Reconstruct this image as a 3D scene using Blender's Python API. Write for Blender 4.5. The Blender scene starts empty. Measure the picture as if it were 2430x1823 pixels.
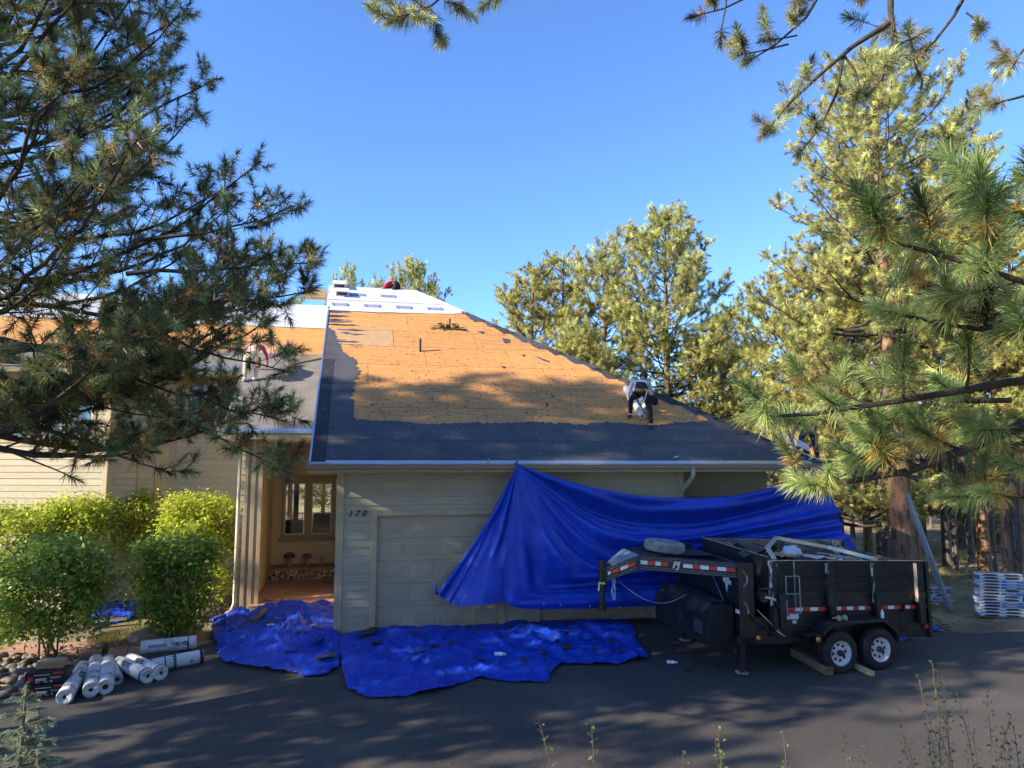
import bpy, bmesh, math, random
import numpy as np
from mathutils import Vector, Matrix, noise as mnoise

# ------------------------------------------------------------------ camera, sky, sun, exposure
sc = bpy.context.scene
COL = sc.collection
CAM_Z = 3.55
PITCH = math.radians(6.4)
FOCAL = 1685.0                       # focal length in photo pixels (2430 wide)
cam_d = bpy.data.cameras.new("camera")
cam = bpy.data.objects.new("camera", cam_d)
COL.objects.link(cam)
cam.location = (0, 0, CAM_Z)
cam.rotation_euler = (math.radians(90) + PITCH, 0, 0)
cam_d.sensor_width = 36.0
cam_d.lens = 36.0 * FOCAL / 2430.0
cam_d.clip_start = 0.05
cam_d.clip_end = 2000
sc.camera = cam

SUN_EL = math.radians(26.0)
SUN_AZ = math.radians(23.6)          # light travels towards +x, turned this much to +y
TO_SUN = Vector((-math.cos(SUN_AZ) * math.cos(SUN_EL), -math.sin(SUN_AZ) * math.cos(SUN_EL), math.sin(SUN_EL)))
world = bpy.data.worlds.new("World")
sc.world = world
world.use_nodes = True
wn = world.node_tree
bg = wn.nodes["Background"]
sky = wn.nodes.new("ShaderNodeTexSky")
sky.sky_type = 'NISHITA'
sky.sun_disc = False
sky.sun_elevation = SUN_EL
sky.sun_rotation = math.atan2(TO_SUN.x, TO_SUN.y)
sky.altitude = 2400
sky.air_density = 1.0
sky.dust_density = 0.4
sky.ozone_density = 1.6
tint = wn.nodes.new("ShaderNodeMix"); tint.data_type = 'RGBA'; tint.blend_type = 'MULTIPLY'
tint.inputs[0].default_value = 1.0; tint.inputs[7].default_value = (.60, .83, 1.14, 1)    # clear, dry mountain air
wn.links.new(sky.outputs[0], tint.inputs[6]); wn.links.new(tint.outputs[2], bg.inputs[0])
bg.inputs[1].default_value = 0.15
sun_d = bpy.data.lights.new("sun", 'SUN')
sun_d.energy = 5.0
sun_d.angle = math.radians(0.53)
sun_d.color = (1.0, 0.88, 0.70)
sun = bpy.data.objects.new("sun", sun_d)
COL.objects.link(sun)
sun.rotation_euler = TO_SUN.to_track_quat('Z', 'Y').to_euler()
sc.view_settings.view_transform = 'Standard'
sc.view_settings.look = 'None'
sc.view_settings.gamma = 1.0
sc.view_settings.use_curve_mapping = False
sc.view_settings.exposure = 1.28
sc.cycles.use_denoising = True
sc.cycles.use_adaptive_sampling = True
sc.cycles.adaptive_threshold = 0.02
sc.cycles.max_bounces = 5
sc.cycles.diffuse_bounces = 3
sc.cycles.transparent_max_bounces = 6

# ------------------------------------------------------------------ survey helpers
CP, SP = math.cos(PITCH), math.sin(PITCH)
PHI = math.radians(12.5)             # the house front is turned this much
HO = np.array([-3.74, 15.45, 0.0])   # front left corner of the garage
HU = np.array([math.cos(PHI), math.sin(PHI), 0.0])
HN = np.array([-math.sin(PHI), math.cos(PHI), 0.0])
EYE = np.array([0, 0, CAM_Z])
PITCH_R = 0.65                       # roof pitch


def ray(px, py):
    dx = (px - 1215) / FOCAL; dy = (911.5 - py) / FOCAL
    return np.array([dx, CP - dy * SP, SP + dy * CP])


def atY(px, py, Y):
    d = ray(px, py)
    return EYE + d * (Y / d[1])


def hl(w):
    r = np.asarray(w) - HO
    return np.array([r @ HU, r @ HN, r[2]])


def hw(a, b, z):
    return HO + a * HU + b * HN + np.array([0, 0, z])


def on_front(px, py, b):             # house coordinates of a sight line on the plane b
    d = ray(px, py); t = (b - (EYE - HO) @ HN) / (d @ HN)
    return hl(EYE + t * d)


def on_roof(px, py, b0=-.55, z0=3.58, p=PITCH_R):
    d = ray(px, py); c = hl(EYE)
    dl = np.array([d @ HU, d @ HN, d[2]])
    t = (z0 + p * (c[1] - b0) - c[2]) / (dl[2] - p * dl[1])
    return c + t * dl


def sm(x):
    x = np.clip(x, 0, 1); return x * x * (3 - 2 * x)


def g(X, Y):                         # height of the ground
    X = np.asarray(X, float); Y = np.asarray(Y, float)
    rx, ry = X - HO[0], Y - HO[1]
    a = rx * HU[0] + ry * HU[1]; b = rx * HN[0] + ry * HN[1]
    s = np.maximum(0, -b)
    zr = -.085 * np.minimum(s, 5) - .03 * np.clip(s - 5, 0, 6)
    zl = -.33 - .02 * np.minimum(s, 6)
    z = zr + (zl - zr) * sm((-a - .2) / 3.0)
    z = z + (-.34 - z) * sm((a - 10) / 5.0)
    z = z + .10 * np.maximum(0, Y - 36) * sm((Y - 36) / 25)
    z = z + 2.2 * sm((9.0 - Y) / 9.0)
    return z


def on_ground(px, py, lift=0.0):
    d = ray(px, py); z = -.4
    for _ in range(12):
        t = (z - CAM_Z) / d[2]; w = EYE + t * d
        z = float(g(w[0], w[1])) + lift
    return EYE + (z - CAM_Z) / d[2] * d


# ------------------------------------------------------------------ scene helpers
def tag(o, label=None, cat=None, group=None, kind=None):
    if label: o["label"] = label
    if cat: o["category"] = cat
    if group: o["group"] = group
    if kind: o["kind"] = kind
    return o


def empty(name, loc=(0, 0, 0), rz=0.0, parent=None):
    o = bpy.data.objects.new(name, None)
    COL.objects.link(o)
    o.location = loc; o.rotation_euler = (0, 0, rz); o.empty_display_size = .2
    if parent: o.parent = parent
    return o


def link(name, me, parent=None, loc=None, rot=None):
    o = bpy.data.objects.new(name, me)
    COL.objects.link(o)
    if parent: o.parent = parent
    if loc is not None: o.location = loc
    if rot is not None: o.rotation_euler = rot
    return o


def clone(o, parent=None):
    c = o.copy(); COL.objects.link(c)
    if parent is not None: c.parent = parent
    for ch in list(o.children):
        clone(ch, c)
    return c


class MB:
    def __init__(s):
        s.v = []; s.f = []; s.mi = []; s.cur = 0

    def add(s, vs, fs):
        o = len(s.v)
        s.v += [tuple(map(float, p)) for p in vs]
        s.f += [tuple(i + o for i in f) for f in fs]
        s.mi += [s.cur] * len(fs)
        return s

    BOXF = [(0, 3, 2, 1), (4, 5, 6, 7), (0, 1, 5, 4), (1, 2, 6, 5), (2, 3, 7, 6), (3, 0, 4, 7)]

    def hexa(s, p): return s.add(p, s.BOXF)

    def box(s, x0, x1, y0, y1, z0, z1):
        return s.hexa([(x0, y0, z0), (x1, y0, z0), (x1, y1, z0), (x0, y1, z0), (x0, y0, z1), (x1, y0, z1), (x1, y1, z1), (x0, y1, z1)])

    def beam(s, p0, p1, w, h, up=(0, 0, 1)):
        p0 = Vector(p0); p1 = Vector(p1); d = (p1 - p0).normalized(); up = Vector(up)
        x = d.cross(up)
        if x.length < 1e-4: x = d.cross(Vector((1, 0, 0)))
        x.normalize(); y = x.cross(d)
        q = []
        for p in (p0, p1):
            for i, j in ((-1, -1), (1, -1), (1, 1), (-1, 1)):
                q.append(p + x * (i * w / 2) + y * (j * h / 2))
        return s.hexa(q)

    def tube(s, pts, r, n=8, cap=True):
        pts = [Vector(p) for p in pts]; m = len(pts)
        if not hasattr(r, '__len__'): r = [r] * m
        vs = []; fs = []; ref = None
        for i, p in enumerate(pts):
            d = (pts[min(i + 1, m - 1)] - pts[max(i - 1, 0)])
            d = d.normalized() if d.length > 1e-9 else Vector((0, 0, 1))
            if ref is None:
                ref = d.orthogonal().normalized()
            else:
                ref = ref - d * ref.dot(d)
                ref = ref.normalized() if ref.length > 1e-6 else d.orthogonal().normalized()
            q = d.cross(ref)
            for k in range(n):
                t = 2 * math.pi * k / n
                vs.append(p + (ref * math.cos(t) + q * math.sin(t)) * r[i])
        for i in range(m - 1):
            for k in range(n):
                k2 = (k + 1) % n
                fs.append((i * n + k, i * n + k2, (i + 1) * n + k2, (i + 1) * n + k))
        if cap:
            fs.append(tuple(range(n - 1, -1, -1))); fs.append(tuple((m - 1) * n + k for k in range(n)))
        return s.add(vs, fs)

    def lathe(s, prof, n=24, c=(0, 0, 0), ax='z', closed=False):
        vs = []; fs = []; m = len(prof)
        for r, h in prof:
            for k in range(n):
                t = 2 * math.pi * k / n
                x, y = r * math.cos(t), r * math.sin(t)
                p = {'z': (x, y, h), 'y': (x, h, y), 'x': (h, x, y)}[ax]
                vs.append((p[0] + c[0], p[1] + c[1], p[2] + c[2]))
        for i in range(m if closed else m - 1):
            i2 = (i + 1) % m
            for k in range(n):
                k2 = (k + 1) % n
                fs.append((i * n + k, i * n + k2, i2 * n + k2, i2 * n + k))
        return s.add(vs, fs)

    def prism(s, poly, vec):
        n = len(poly); vec = Vector(vec)
        vs = [Vector(p) for p in poly] + [Vector(p) + vec for p in poly]
        fs = [tuple(range(n - 1, -1, -1)), tuple(range(n, 2 * n))]
        fs += [(i, (i + 1) % n, n + (i + 1) % n, n + i) for i in range(n)]
        return s.add(vs, fs)

    def grid(s, P):                  # P: (nu, nv, 3)
        nu, nv = len(P), len(P[0])
        vs = [P[i][j] for i in range(nu) for j in range(nv)]
        fs = [(i * nv + j, (i + 1) * nv + j, (i + 1) * nv + j + 1, i * nv + j + 1) for i in range(nu - 1) for j in range(nv - 1)]
        return s.add(vs, fs)

    def xf(s, fn):
        s.v = [tuple(fn(Vector(p))) for p in s.v]; return s

    def mesh(s, name, mats, smooth=False, fix=True):
        me = bpy.data.meshes.new(name)
        me.from_pydata(s.v, [], s.f)
        if not isinstance(mats, (list, tuple)): mats = [mats]
        for m in mats: me.materials.append(m)
        if len(mats) > 1: me.polygons.foreach_set("material_index", s.mi)
        if fix:
            bm = bmesh.new(); bm.from_mesh(me)
            bmesh.ops.recalc_face_normals(bm, faces=bm.faces)
            bm.to_mesh(me); bm.free()
        if smooth: me.polygons.foreach_set("use_smooth", [True] * len(me.polygons))
        me.update()
        return me

    def build(s, name, mats, parent=None, smooth=False, bevel=0, loc=None, rot=None, fix=True):
        o = link(name, s.mesh(name, mats, smooth, fix), parent, loc, rot)
        if bevel:
            b = o.modifiers.new("bevel", 'BEVEL'); b.width = bevel; b.segments = 1; b.limit_method = 'ANGLE'
        return o


def B(x0, x1, y0, y1, z0, z1): return MB().box(x0, x1, y0, y1, z0, z1)


TEXTS = {}


def text_mesh(txt, size, depth=.002, shear=0.0, bold=0.0):
    key = (txt, size, depth, shear, bold)
    if key in TEXTS: return TEXTS[key].copy()
    cu = bpy.data.curves.new("lettering", 'FONT')
    cu.body = txt; cu.size = size; cu.extrude = depth; cu.shear = shear; cu.offset = bold
    cu.align_x = 'CENTER'; cu.align_y = 'CENTER'; cu.resolution_u = 3
    ob = bpy.data.objects.new("lettering", cu); COL.objects.link(ob)
    me = bpy.data.meshes.new_from_object(ob.evaluated_get(bpy.context.evaluated_depsgraph_get()))
    bpy.data.objects.remove(ob); bpy.data.curves.remove(cu)
    TEXTS[key] = me.copy()
    return me


def text(name, txt, size, mt, parent, loc, right, up, depth=.002, shear=0.0, bold=0.0, mirror=False):
    me = text_mesh(txt, size, depth, shear, bold)
    r = Vector(right).normalized(); u = Vector(up).normalized(); n = r.cross(u)
    me.transform(Matrix(((r.x, u.x, n.x, loc[0]), (r.y, u.y, n.y, loc[1]), (r.z, u.z, n.z, loc[2]), (0, 0, 0, 1))))
    me.materials.clear(); me.materials.append(mt)
    return link(name, me, parent)


# ------------------------------------------------------------------ materials
def nd(nt, t, **kw):
    n = nt.nodes.new(t)
    for k, v in kw.items(): setattr(n, k, v)
    return n


def M(name, col, rough=.6, var=.18, vs=4.0, stretch=(1, 1, 1), bump=0.0, bs=60.0, metal=0.0, spec=.4, rnd=.0,
      col2=None, c2s=2.0, c2t=(.5, .65), col3=None, c3s=30.0, c3t=(.72, .76), sheen=0.0, coat=0.0, detail=6.0, trans=0.0, bstretch=None):
    m = bpy.data.materials.new(name); m.use_nodes = True
    nt = m.node_tree; p = nt.nodes["Principled BSDF"]
    tc = nd(nt, "ShaderNodeTexCoord"); mp = nd(nt, "ShaderNodeMapping")
    mp.inputs["Scale"].default_value = stretch
    oi = nd(nt, "ShaderNodeObjectInfo")
    off = nd(nt, "ShaderNodeVectorMath", operation='SCALE'); off.inputs[0].default_value = (37., 17., 29.)
    nt.links.new(oi.outputs["Random"], off.inputs["Scale"])
    nt.links.new(tc.outputs["Object"], mp.inputs["Vector"])
    add = nd(nt, "ShaderNodeVectorMath", operation='ADD')
    nt.links.new(mp.outputs[0], add.inputs[0]); nt.links.new(off.outputs[0], add.inputs[1])
    V = add.outputs[0]

    def nz(scale, det=detail):
        n = nd(nt, "ShaderNodeTexNoise"); n.inputs["Scale"].default_value = scale; n.inputs["Detail"].default_value = det
        n.inputs["Roughness"].default_value = .6
        nt.links.new(V, n.inputs["Vector"]); return n.outputs["Fac"]

    def ramp(f, lo, hi):
        r = nd(nt, "ShaderNodeMapRange"); r.clamp = True
        r.inputs[1].default_value = lo; r.inputs[2].default_value = hi
        nt.links.new(f, r.inputs[0]); return r.outputs[0]

    def mix(f, a, b, bt='MIX'):
        x = nd(nt, "ShaderNodeMix", data_type='RGBA', blend_type=bt)
        if hasattr(f, 'links'): nt.links.new(f, x.inputs[0])
        else: x.inputs[0].default_value = f
        for i, s_ in ((6, a), (7, b)):
            if hasattr(s_, 'links'): nt.links.new(s_, x.inputs[i])
            else: x.inputs[i].default_value = (*s_, 1)
        return x.outputs[2]
    lo = tuple(c * (1 - var) for c in col); hi = tuple(min(1, c * (1 + var)) for c in col)
    c = mix(ramp(nz(vs), .3, .7), lo, hi)
    if col2: c = mix(ramp(nz(c2s), *c2t), c, col2)
    if col3: c = mix(ramp(nz(c3s, 2.0), *c3t), c, col3)
    if rnd:
        r = nd(nt, "ShaderNodeMapRange"); r.inputs[3].default_value = 1 - rnd; r.inputs[4].default_value = 1 + rnd
        nt.links.new(oi.outputs["Random"], r.inputs[0])
        sc_ = nd(nt, "ShaderNodeVectorMath", operation='SCALE')
        nt.links.new(c, sc_.inputs[0]); nt.links.new(r.outputs[0], sc_.inputs["Scale"]); c = sc_.outputs[0]
    nt.links.new(c, p.inputs["Base Color"])
    p.inputs["Roughness"].default_value = rough; p.inputs["Metallic"].default_value = metal
    p.inputs["Specular IOR Level"].default_value = spec
    p.inputs["Sheen Weight"].default_value = sheen; p.inputs["Coat Weight"].default_value = coat
    if trans: p.inputs["Transmission Weight"].default_value = trans
    if bump:
        b = nd(nt, "ShaderNodeBump"); b.inputs["Strength"].default_value = bump; b.inputs["Distance"].default_value = .02
        if bstretch:
            mp2 = nd(nt, "ShaderNodeMapping"); mp2.inputs["Scale"].default_value = bstretch
            nt.links.new(tc.outputs["Object"], mp2.inputs["Vector"])
            n = nd(nt, "ShaderNodeTexNoise"); n.inputs["Scale"].default_value = bs; n.inputs["Detail"].default_value = 5
            nt.links.new(mp2.outputs[0], n.inputs["Vector"]); f = n.outputs["Fac"]
        else:
            f = nz(bs, 4.0)
        nt.links.new(f, b.inputs["Height"]); nt.links.new(b.outputs[0], p.inputs["Normal"])
    return m


GLASSC = bpy.data.materials.new("clear_glass"); GLASSC.use_nodes = True
_n = GLASSC.node_tree; _t = nd(_n, "ShaderNodeBsdfTransparent"); _t.inputs[0].default_value = (.86, .90, .88, 1); _g = nd(_n, "ShaderNodeBsdfGlossy"); _g.inputs["Roughness"].default_value = .02
_m = nd(_n, "ShaderNodeMixShader"); _f = nd(_n, "ShaderNodeFresnel"); _n.links.new(_f.outputs[0], _m.inputs[0]); _n.links.new(_t.outputs[0], _m.inputs[1]); _n.links.new(_g.outputs[0], _m.inputs[2])
_n.links.new(_m.outputs[0], _n.nodes["Material Output"].inputs["Surface"])


def crease(m, scale, strength, dist=.04, warp=.5):
    """fold lines: raised net of creases on top of the fine relief"""
    nt = m.node_tree; p = nt.nodes["Principled BSDF"]
    old = p.inputs["Normal"].links[0].from_socket if p.inputs["Normal"].links else None
    tc = nd(nt, "ShaderNodeTexCoord"); n = nd(nt, "ShaderNodeTexNoise"); n.inputs["Scale"].default_value = scale * .6; nt.links.new(tc.outputs["Object"], n.inputs["Vector"])
    sc_ = nd(nt, "ShaderNodeVectorMath", operation='SCALE'); sc_.inputs["Scale"].default_value = warp; nt.links.new(n.outputs["Color"], sc_.inputs[0])
    ad = nd(nt, "ShaderNodeVectorMath", operation='ADD'); nt.links.new(tc.outputs["Object"], ad.inputs[0]); nt.links.new(sc_.outputs[0], ad.inputs[1])
    for k, f in enumerate((1.0, 2.3)):
        v = nd(nt, "ShaderNodeTexVoronoi", feature='F1'); v.inputs["Scale"].default_value = scale * f; nt.links.new(ad.outputs[0], v.inputs["Vector"])
        b = nd(nt, "ShaderNodeBump"); b.inputs["Strength"].default_value = strength / (1 + k); b.inputs["Distance"].default_value = dist / f
        nt.links.new(v.outputs["Distance"], b.inputs["Height"])
        if old is not None: nt.links.new(old, b.inputs["Normal"])
        old = b.outputs[0]
    nt.links.new(old, p.inputs["Normal"])


def leaf_material(name, rough=.45, transl=.35, spec=.3):
    m = bpy.data.materials.new(name); m.use_nodes = True
    nt = m.node_tree; p = nt.nodes["Principled BSDF"]; out = nt.nodes["Material Output"]
    at = nd(nt, "ShaderNodeAttribute"); at.attribute_name = "tint"
    nt.links.new(at.outputs["Color"], p.inputs["Base Color"])
    p.inputs["Roughness"].default_value = rough; p.inputs["Specular IOR Level"].default_value = spec
    tr = nd(nt, "ShaderNodeBsdfTranslucent"); nt.links.new(at.outputs["Color"], tr.inputs["Color"])
    mx = nd(nt, "ShaderNodeMixShader"); mx.inputs[0].default_value = transl
    nt.links.new(p.outputs[0], mx.inputs[1]); nt.links.new(tr.outputs[0], mx.inputs[2])
    nt.links.new(mx.outputs[0], out.inputs["Surface"])
    return m


ASPHALT = M("asphalt", (.060, .054, .048), .82, .25, 160, bump=.6, bs=220, col2=(.095, .085, .073), c2s=.40, c2t=(.48, .72), col3=(.16, .145, .125), c3s=240, c3t=(.66, .72))
SIDING = M("siding_paint", (.395, .338, .232), .72, .10, 3, stretch=(1, 6, 30), bump=.25, bs=14, rnd=.06, col2=(.33, .265, .175), c2s=1.2, c2t=(.5, .75))
SIDING_BOUNCE = M("porch_siding_bounce_light", (.70, .55, .32), .72, .10, 3, stretch=(1, 6, 30), bump=.25, bs=14, rnd=.06)  # siding with the alcove's warm bounced light put into its colour
TRIM = M("trim_paint", (.41, .32, .195), .7, .10, 4, stretch=(4, 4, 2), bump=.2, bs=30, rnd=.05)
DOORP = M("garage_door_paint", (.39, .305, .20), .55, .07, 2, bump=.08, bs=90)
WALLB = M("wall_sheathing", (.25, .22, .16), .85, .1, 5)
SOFFIT = M("soffit_paint", (.28, .24, .17), .75, .1, 3)
PLY = M("plywood", (.58, .275, .082), .72, .32, 6, stretch=(.8, 9, 9), bump=.25, bs=26, rnd=.10, col2=(.40, .20, .075), c2s=1.1, c2t=(.50, .72), col3=(.10, .055, .03), c3s=11, c3t=(.655, .69), bstretch=(1, 8, 8))
PLYS = M("plywood_patch", (.50, .30, .15), .75, .2, 5, stretch=(.8, 9, 9), bump=.25, bs=26, rnd=.08, col3=(.08, .05, .03), c3s=9, c3t=(.68, .72))
FELT = M("roofing_felt", (.062, .062, .068), .66, .22, 2.2, bump=.35, bs=8, col2=(.088, .085, .083), c2s=1.0, c2t=(.45, .7), col3=(.34, .34, .37), c3s=46, c3t=(.755, .775), spec=.5)
FELTD = M("roofing_starter", (.028, .028, .032), .7, .25, 6, bump=.3, bs=40, col3=(.5, .5, .5), c3s=42, c3t=(.77, .79))
FELTG = M("grey_felt", (.185, .172, .158), .8, .2, 3, bump=.3, bs=14, col3=(.30, .28, .25), c3s=20, c3t=(.72, .77))
WRAP = M("white_underlayment", (.56, .58, .62), .5, .10, 6, stretch=(.25, 6, 6), col2=(.42, .43, .48), c2s=3.0, c2t=(.56, .72), bump=.6, bs=3.2, bstretch=(.25, 3, 3), spec=.4)
PRINTB = M("blue_print", (.20, .23, .40), .5, .1, 30)
DRIP = M("galvanised_edge", (.60, .63, .68), .32, .1, 3, metal=.85)
GUTTER = M("gutter_paint", (.26, .22, .165), .38, .08, 2, spec=.5)
SPOUT = M("downspout_paint", (.40, .36, .27), .45, .06, 3)
GLASS = M("window_glass", (.03, .035, .04), .04, .1, 2, spec=.9, coat=1.0)
WHITEF = M("white_sash", (.62, .60, .52), .45, .05, 5)
BLACKP = M("black_paint", (.010, .010, .012), .34, .3, 3, bump=.10, bs=26, spec=.5, col2=(.045, .041, .036), c2s=2.5, c2t=(.52, .75), col3=(.09, .08, .07), c3s=30, c3t=(.70, .74))
BLACKD = M("dusty_black_paint", (.016, .016, .017), .5, .4, 4, bump=.1, bs=40, col2=(.05, .046, .04), c2s=3, c2t=(.5, .75))
TREAD = M("tread_plate", (.020, .021, .024), .35, .3, 8, bump=.9, bs=120, metal=.4)
PLANKB = M("black_plank", (.013, .012, .011), .72, .5, 4, stretch=(1, 10, 10), bump=.5, bs=14, bstretch=(1, 12, 12), col2=(.035, .030, .025), c2s=2.0, c2t=(.5, .75), rnd=.15)
PLANKW = M("worn_plank", (.26, .205, .155), .8, .35, 4, stretch=(1, 10, 10), bump=.5, bs=14, col2=(.09, .075, .06), c2s=2.5, c2t=(.5, .65), rnd=.15)
PLANKE = M("bare_wood_edge", (.52, .42, .30), .8, .3, 8, col2=(.2, .16, .12), c2s=5, c2t=(.5, .65))
PEELW = M("peeling_paint", (.03, .03, .03), .75, .3, 8, col2=(.50, .47, .42), c2s=9, c2t=(.50, .56), stretch=(2, 2, .6))
REDREF = M("red_reflector", (.62, .03, .025), .3, .1, 30, spec=.6)
WHTREF = M("white_reflector", (.72, .73, .74), .3, .06, 30, spec=.6)
SILVER = M("silver_letter", (.55, .56, .58), .35, .1, 20, metal=.3)
GREYP = M("grey_paint", (.22, .23, .25), .45, .15, 8)
CHROME = M("bright_metal", (.55, .55, .54), .35, .2, 10, metal=.9)
DARKM = M("dark_metal", (.045, .043, .04), .5, .3, 12, metal=.6)
RUBBER = M("tyre_rubber", (.020, .020, .021), .78, .25, 8, bump=.3, bs=80, col2=(.045, .042, .038), c2s=3, c2t=(.5, .75))
SPARE = M("dusty_rubber", (.24, .245, .25), .85, .25, 8, bump=.4, bs=70, col2=(.11, .11, .11), c2s=5, c2t=(.5, .7))
RIM = M("white_rim", (.66, .66, .64), .38, .08, 8, col2=(.40, .37, .32), c2s=6, c2t=(.58, .8))
AMBER = M("amber_lens", (.75, .25, .02), .25, .1, 30, spec=.7)
STICKW = M("white_sticker", (.60, .61, .60), .5, .15, 30, col2=(.35, .36, .37), c2s=25, c2t=(.55, .7))
TARP = M("blue_tarp", (.006, .046, .44), .45, .16, 3, bump=.40, bs=15, spec=.45, col2=(.008, .034, .30), c2s=1.6, c2t=(.5, .8), sheen=.0)
TARPG = M("blue_ground_tarp", (.008, .048, .42), .48, .18, 3, bump=.5, bs=9, spec=.45, col2=(.012, .03, .20), c2s=2.5, c2t=(.55, .85), col3=(.035, .035, .06), c3s=6, c3t=(.62, .72))
crease(TARP, 1.6, .35, .05)
crease(TARPG, 2.2, .5, .06, .9)
LUMBER = M("weathered_timber", (.20, .14, .08), .8, .35, 4, stretch=(1, 9, 9), bump=.5, bs=10, bstretch=(1, 9, 9), col2=(.07, .05, .035), c2s=3, c2t=(.5, .7))
PINEW = M("fresh_timber", (.62, .42, .20), .7, .15, 4, stretch=(1, 9, 9), bump=.2, bs=12)
ROLLW = M("white_roll_wrap", (.64, .64, .63), .35, .12, 4, bump=.7, bs=14, spec=.5, col2=(.40, .39, .37), c2s=6, c2t=(.52, .75))
crease(ROLLW, 9, .35, .02, .1)
ROLLG = M("grey_roll_wrap", (.46, .47, .49), .35, .15, 4, bump=.4, bs=14, spec=.5)
INK = M("black_ink", (.02, .02, .022), .5, .2, 20)
INKR = M("red_ink", (.55, .05, .06), .5, .2, 20)
INKM = M("magenta_ink", (.50, .03, .22), .5, .2, 20)
BOXK = M("black_carton", (.018, .016, .017), .5, .2, 10)
CARD = M("cardboard", (.36, .24, .12), .8, .12, 6, bump=.1, bs=60)
BUNDW = M("white_bundle_wrap", (.68, .70, .72), .35, .1, 5, bump=.6, bs=9, spec=.5)
BUNDB = M("blue_bundle_print", (.05, .19, .42), .4, .12, 8)
BUNDG = M("grey_bundle_top", (.22, .24, .27), .45, .2, 6)
SHING = M("shingle_grit", (.055, .052, .050), .9, .3, 30, bump=.5, bs=160, rnd=.3)
SHINGT = M("tan_shingle_scrap", (.30, .25, .19), .9, .3, 20, bump=.4, bs=120, rnd=.3)
CLEAR = M("clear_plastic", (.62, .68, .72), .12, .1, 8, spec=.8, coat=.6)
BAG = M("white_plastic_bag", (.66, .68, .72), .3, .1, 8, bump=.8, bs=25, spec=.6)
ALU = M("aluminium", (.56, .56, .55), .34, .12, 4, metal=.9)
FLASHM = M("metal_flashing", (.60, .58, .52), .38, .15, 3, metal=.7, bump=.15, bs=8)
FLASHG = M("grey_flashing", (.33, .36, .40), .42, .1, 3, metal=.3)
FLAG = M("flagstone", (.36, .19, .13), .85, .2, 3, bump=.35, bs=16, rnd=.10, col2=(.42, .27, .20), c2s=2, c2t=(.5, .75))
MORTAR = M("mortar", (.36, .28, .21), .9, .15, 12, bump=.3, bs=60)
STONE = M("river_stone", (.18, .15, .125), .75, .25, 5, bump=.2, bs=30, rnd=.42, col2=(.13, .12, .115), c2s=4, c2t=(.5, .7))
ROCK = M("sandstone_boulder", (.36, .24, .15), .9, .3, 3, bump=.8, bs=9, col2=(.22, .16, .11), c2s=3, c2t=(.45, .65))
MUSHC = M("mushroom_cap", (.13, .095, .065), .6, .2, 9, bump=.3, bs=50)
MUSHS = M("mushroom_stem", (.40, .31, .20), .8, .15, 7, bump=.3, bs=40)
BARKO = M("orange_pine_bark", (.27, .15, .085), .9, .3, 5, stretch=(2, 2, .45), bump=1.0, bs=9, bstretch=(3, 3, .6), col2=(.10, .06, .04), c2s=6, c2t=(.50, .62))
BARKG = M("grey_pine_bark", (.16, .125, .10), .92, .3, 6, stretch=(2, 2, .5), bump=1.0, bs=11, bstretch=(3, 3, .6), col2=(.05, .04, .035), c2s=7, c2t=(.5, .62))
BARKD = M("dark_branch_bark", (.055, .043, .035), .92, .35, 9, bump=.8, bs=26)
TWIG = M("twig_bark", (.12, .095, .07), .9, .3, 12, bump=.5, bs=40)
CONE = M("pine_cone", (.13, .06, .03), .85, .3, 30, bump=.8, bs=60)
NEEDLE = leaf_material("pine_needles", .40, .48, .5)
LEAF = leaf_material("shrub_leaves", .42, .48, .35)
GRASSM = leaf_material("grass_blades", .6, .4, .2)
SKINM = M("skin", (.30, .165, .10), .55, .1, 12)
HAIR = M("dark_hair", (.012, .010, .009), .6, .3, 40, bump=.5, bs=120)
CLOTHW = M("pale_shirt", (.62, .63, .68), .8, .08, 9, bump=.35, bs=18)
CLOTHK = M("black_trousers", (.010, .010, .013), .85, .3, 9, bump=.35, bs=18)
CLOTHR = M("red_shirt", (.58, .03, .06), .8, .12, 9, bump=.3, bs=18)
CLOTHP = M("pink_shirt", (.55, .07, .16), .8, .12, 9, bump=.3, bs=18)
CLOTHC = M("cream_trousers", (.58, .52, .38), .85, .2, 8, bump=.3, bs=18, col2=(.30, .22, .13), c2s=9, c2t=(.54, .62))
CAMO = M("camouflage_trousers", (.02, .022, .03), .85, .3, 9, col2=(.40, .40, .44), c2s=14, c2t=(.56, .60))
LEATH = M("leather", (.17, .105, .05), .7, .25, 14, bump=.4, bs=50)
SHOEM = M("shoe", (.05, .05, .055), .6, .3, 14)
SHOEW = M("white_trainer", (.65, .64, .60), .6, .1, 14)
GOLD = M("wrought_metal", (.32, .17, .05), .45, .2, 14, metal=.5)
# ------------------------------------------------------------------ ground, driveway, path
rng = np.random.default_rng(7)
random.seed(7)


def poly_in(poly, x, y):
    ins = np.zeros(np.shape(x), bool); n = len(poly)
    for i in range(n):
        x1, y1 = poly[i]; x2, y2 = poly[(i + 1) % n]
        c = ((y1 > y) != (y2 > y)) & (x < (x2 - x1) * (y - y1) / (y2 - y1 + 1e-12) + x1)
        ins ^= c
    return ins


def clip_poly(poly, nx, ny, d):      # keep nx*x+ny*y <= d
    out = []
    for i in range(len(poly)):
        p = poly[i]; q = poly[(i + 1) % len(poly)]
        fp = nx * p[0] + ny * p[1] - d; fq = nx * q[0] + ny * q[1] - d
        if fp <= 0: out.append(p)
        if fp * fq < 0:
            t = fp / (fp - fq); out.append((p[0] + t * (q[0] - p[0]), p[1] + t * (q[1] - p[1])))
    return out


def gxy(px, py):
    w = on_ground(px, py); return (float(w[0]), float(w[1]))


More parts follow.
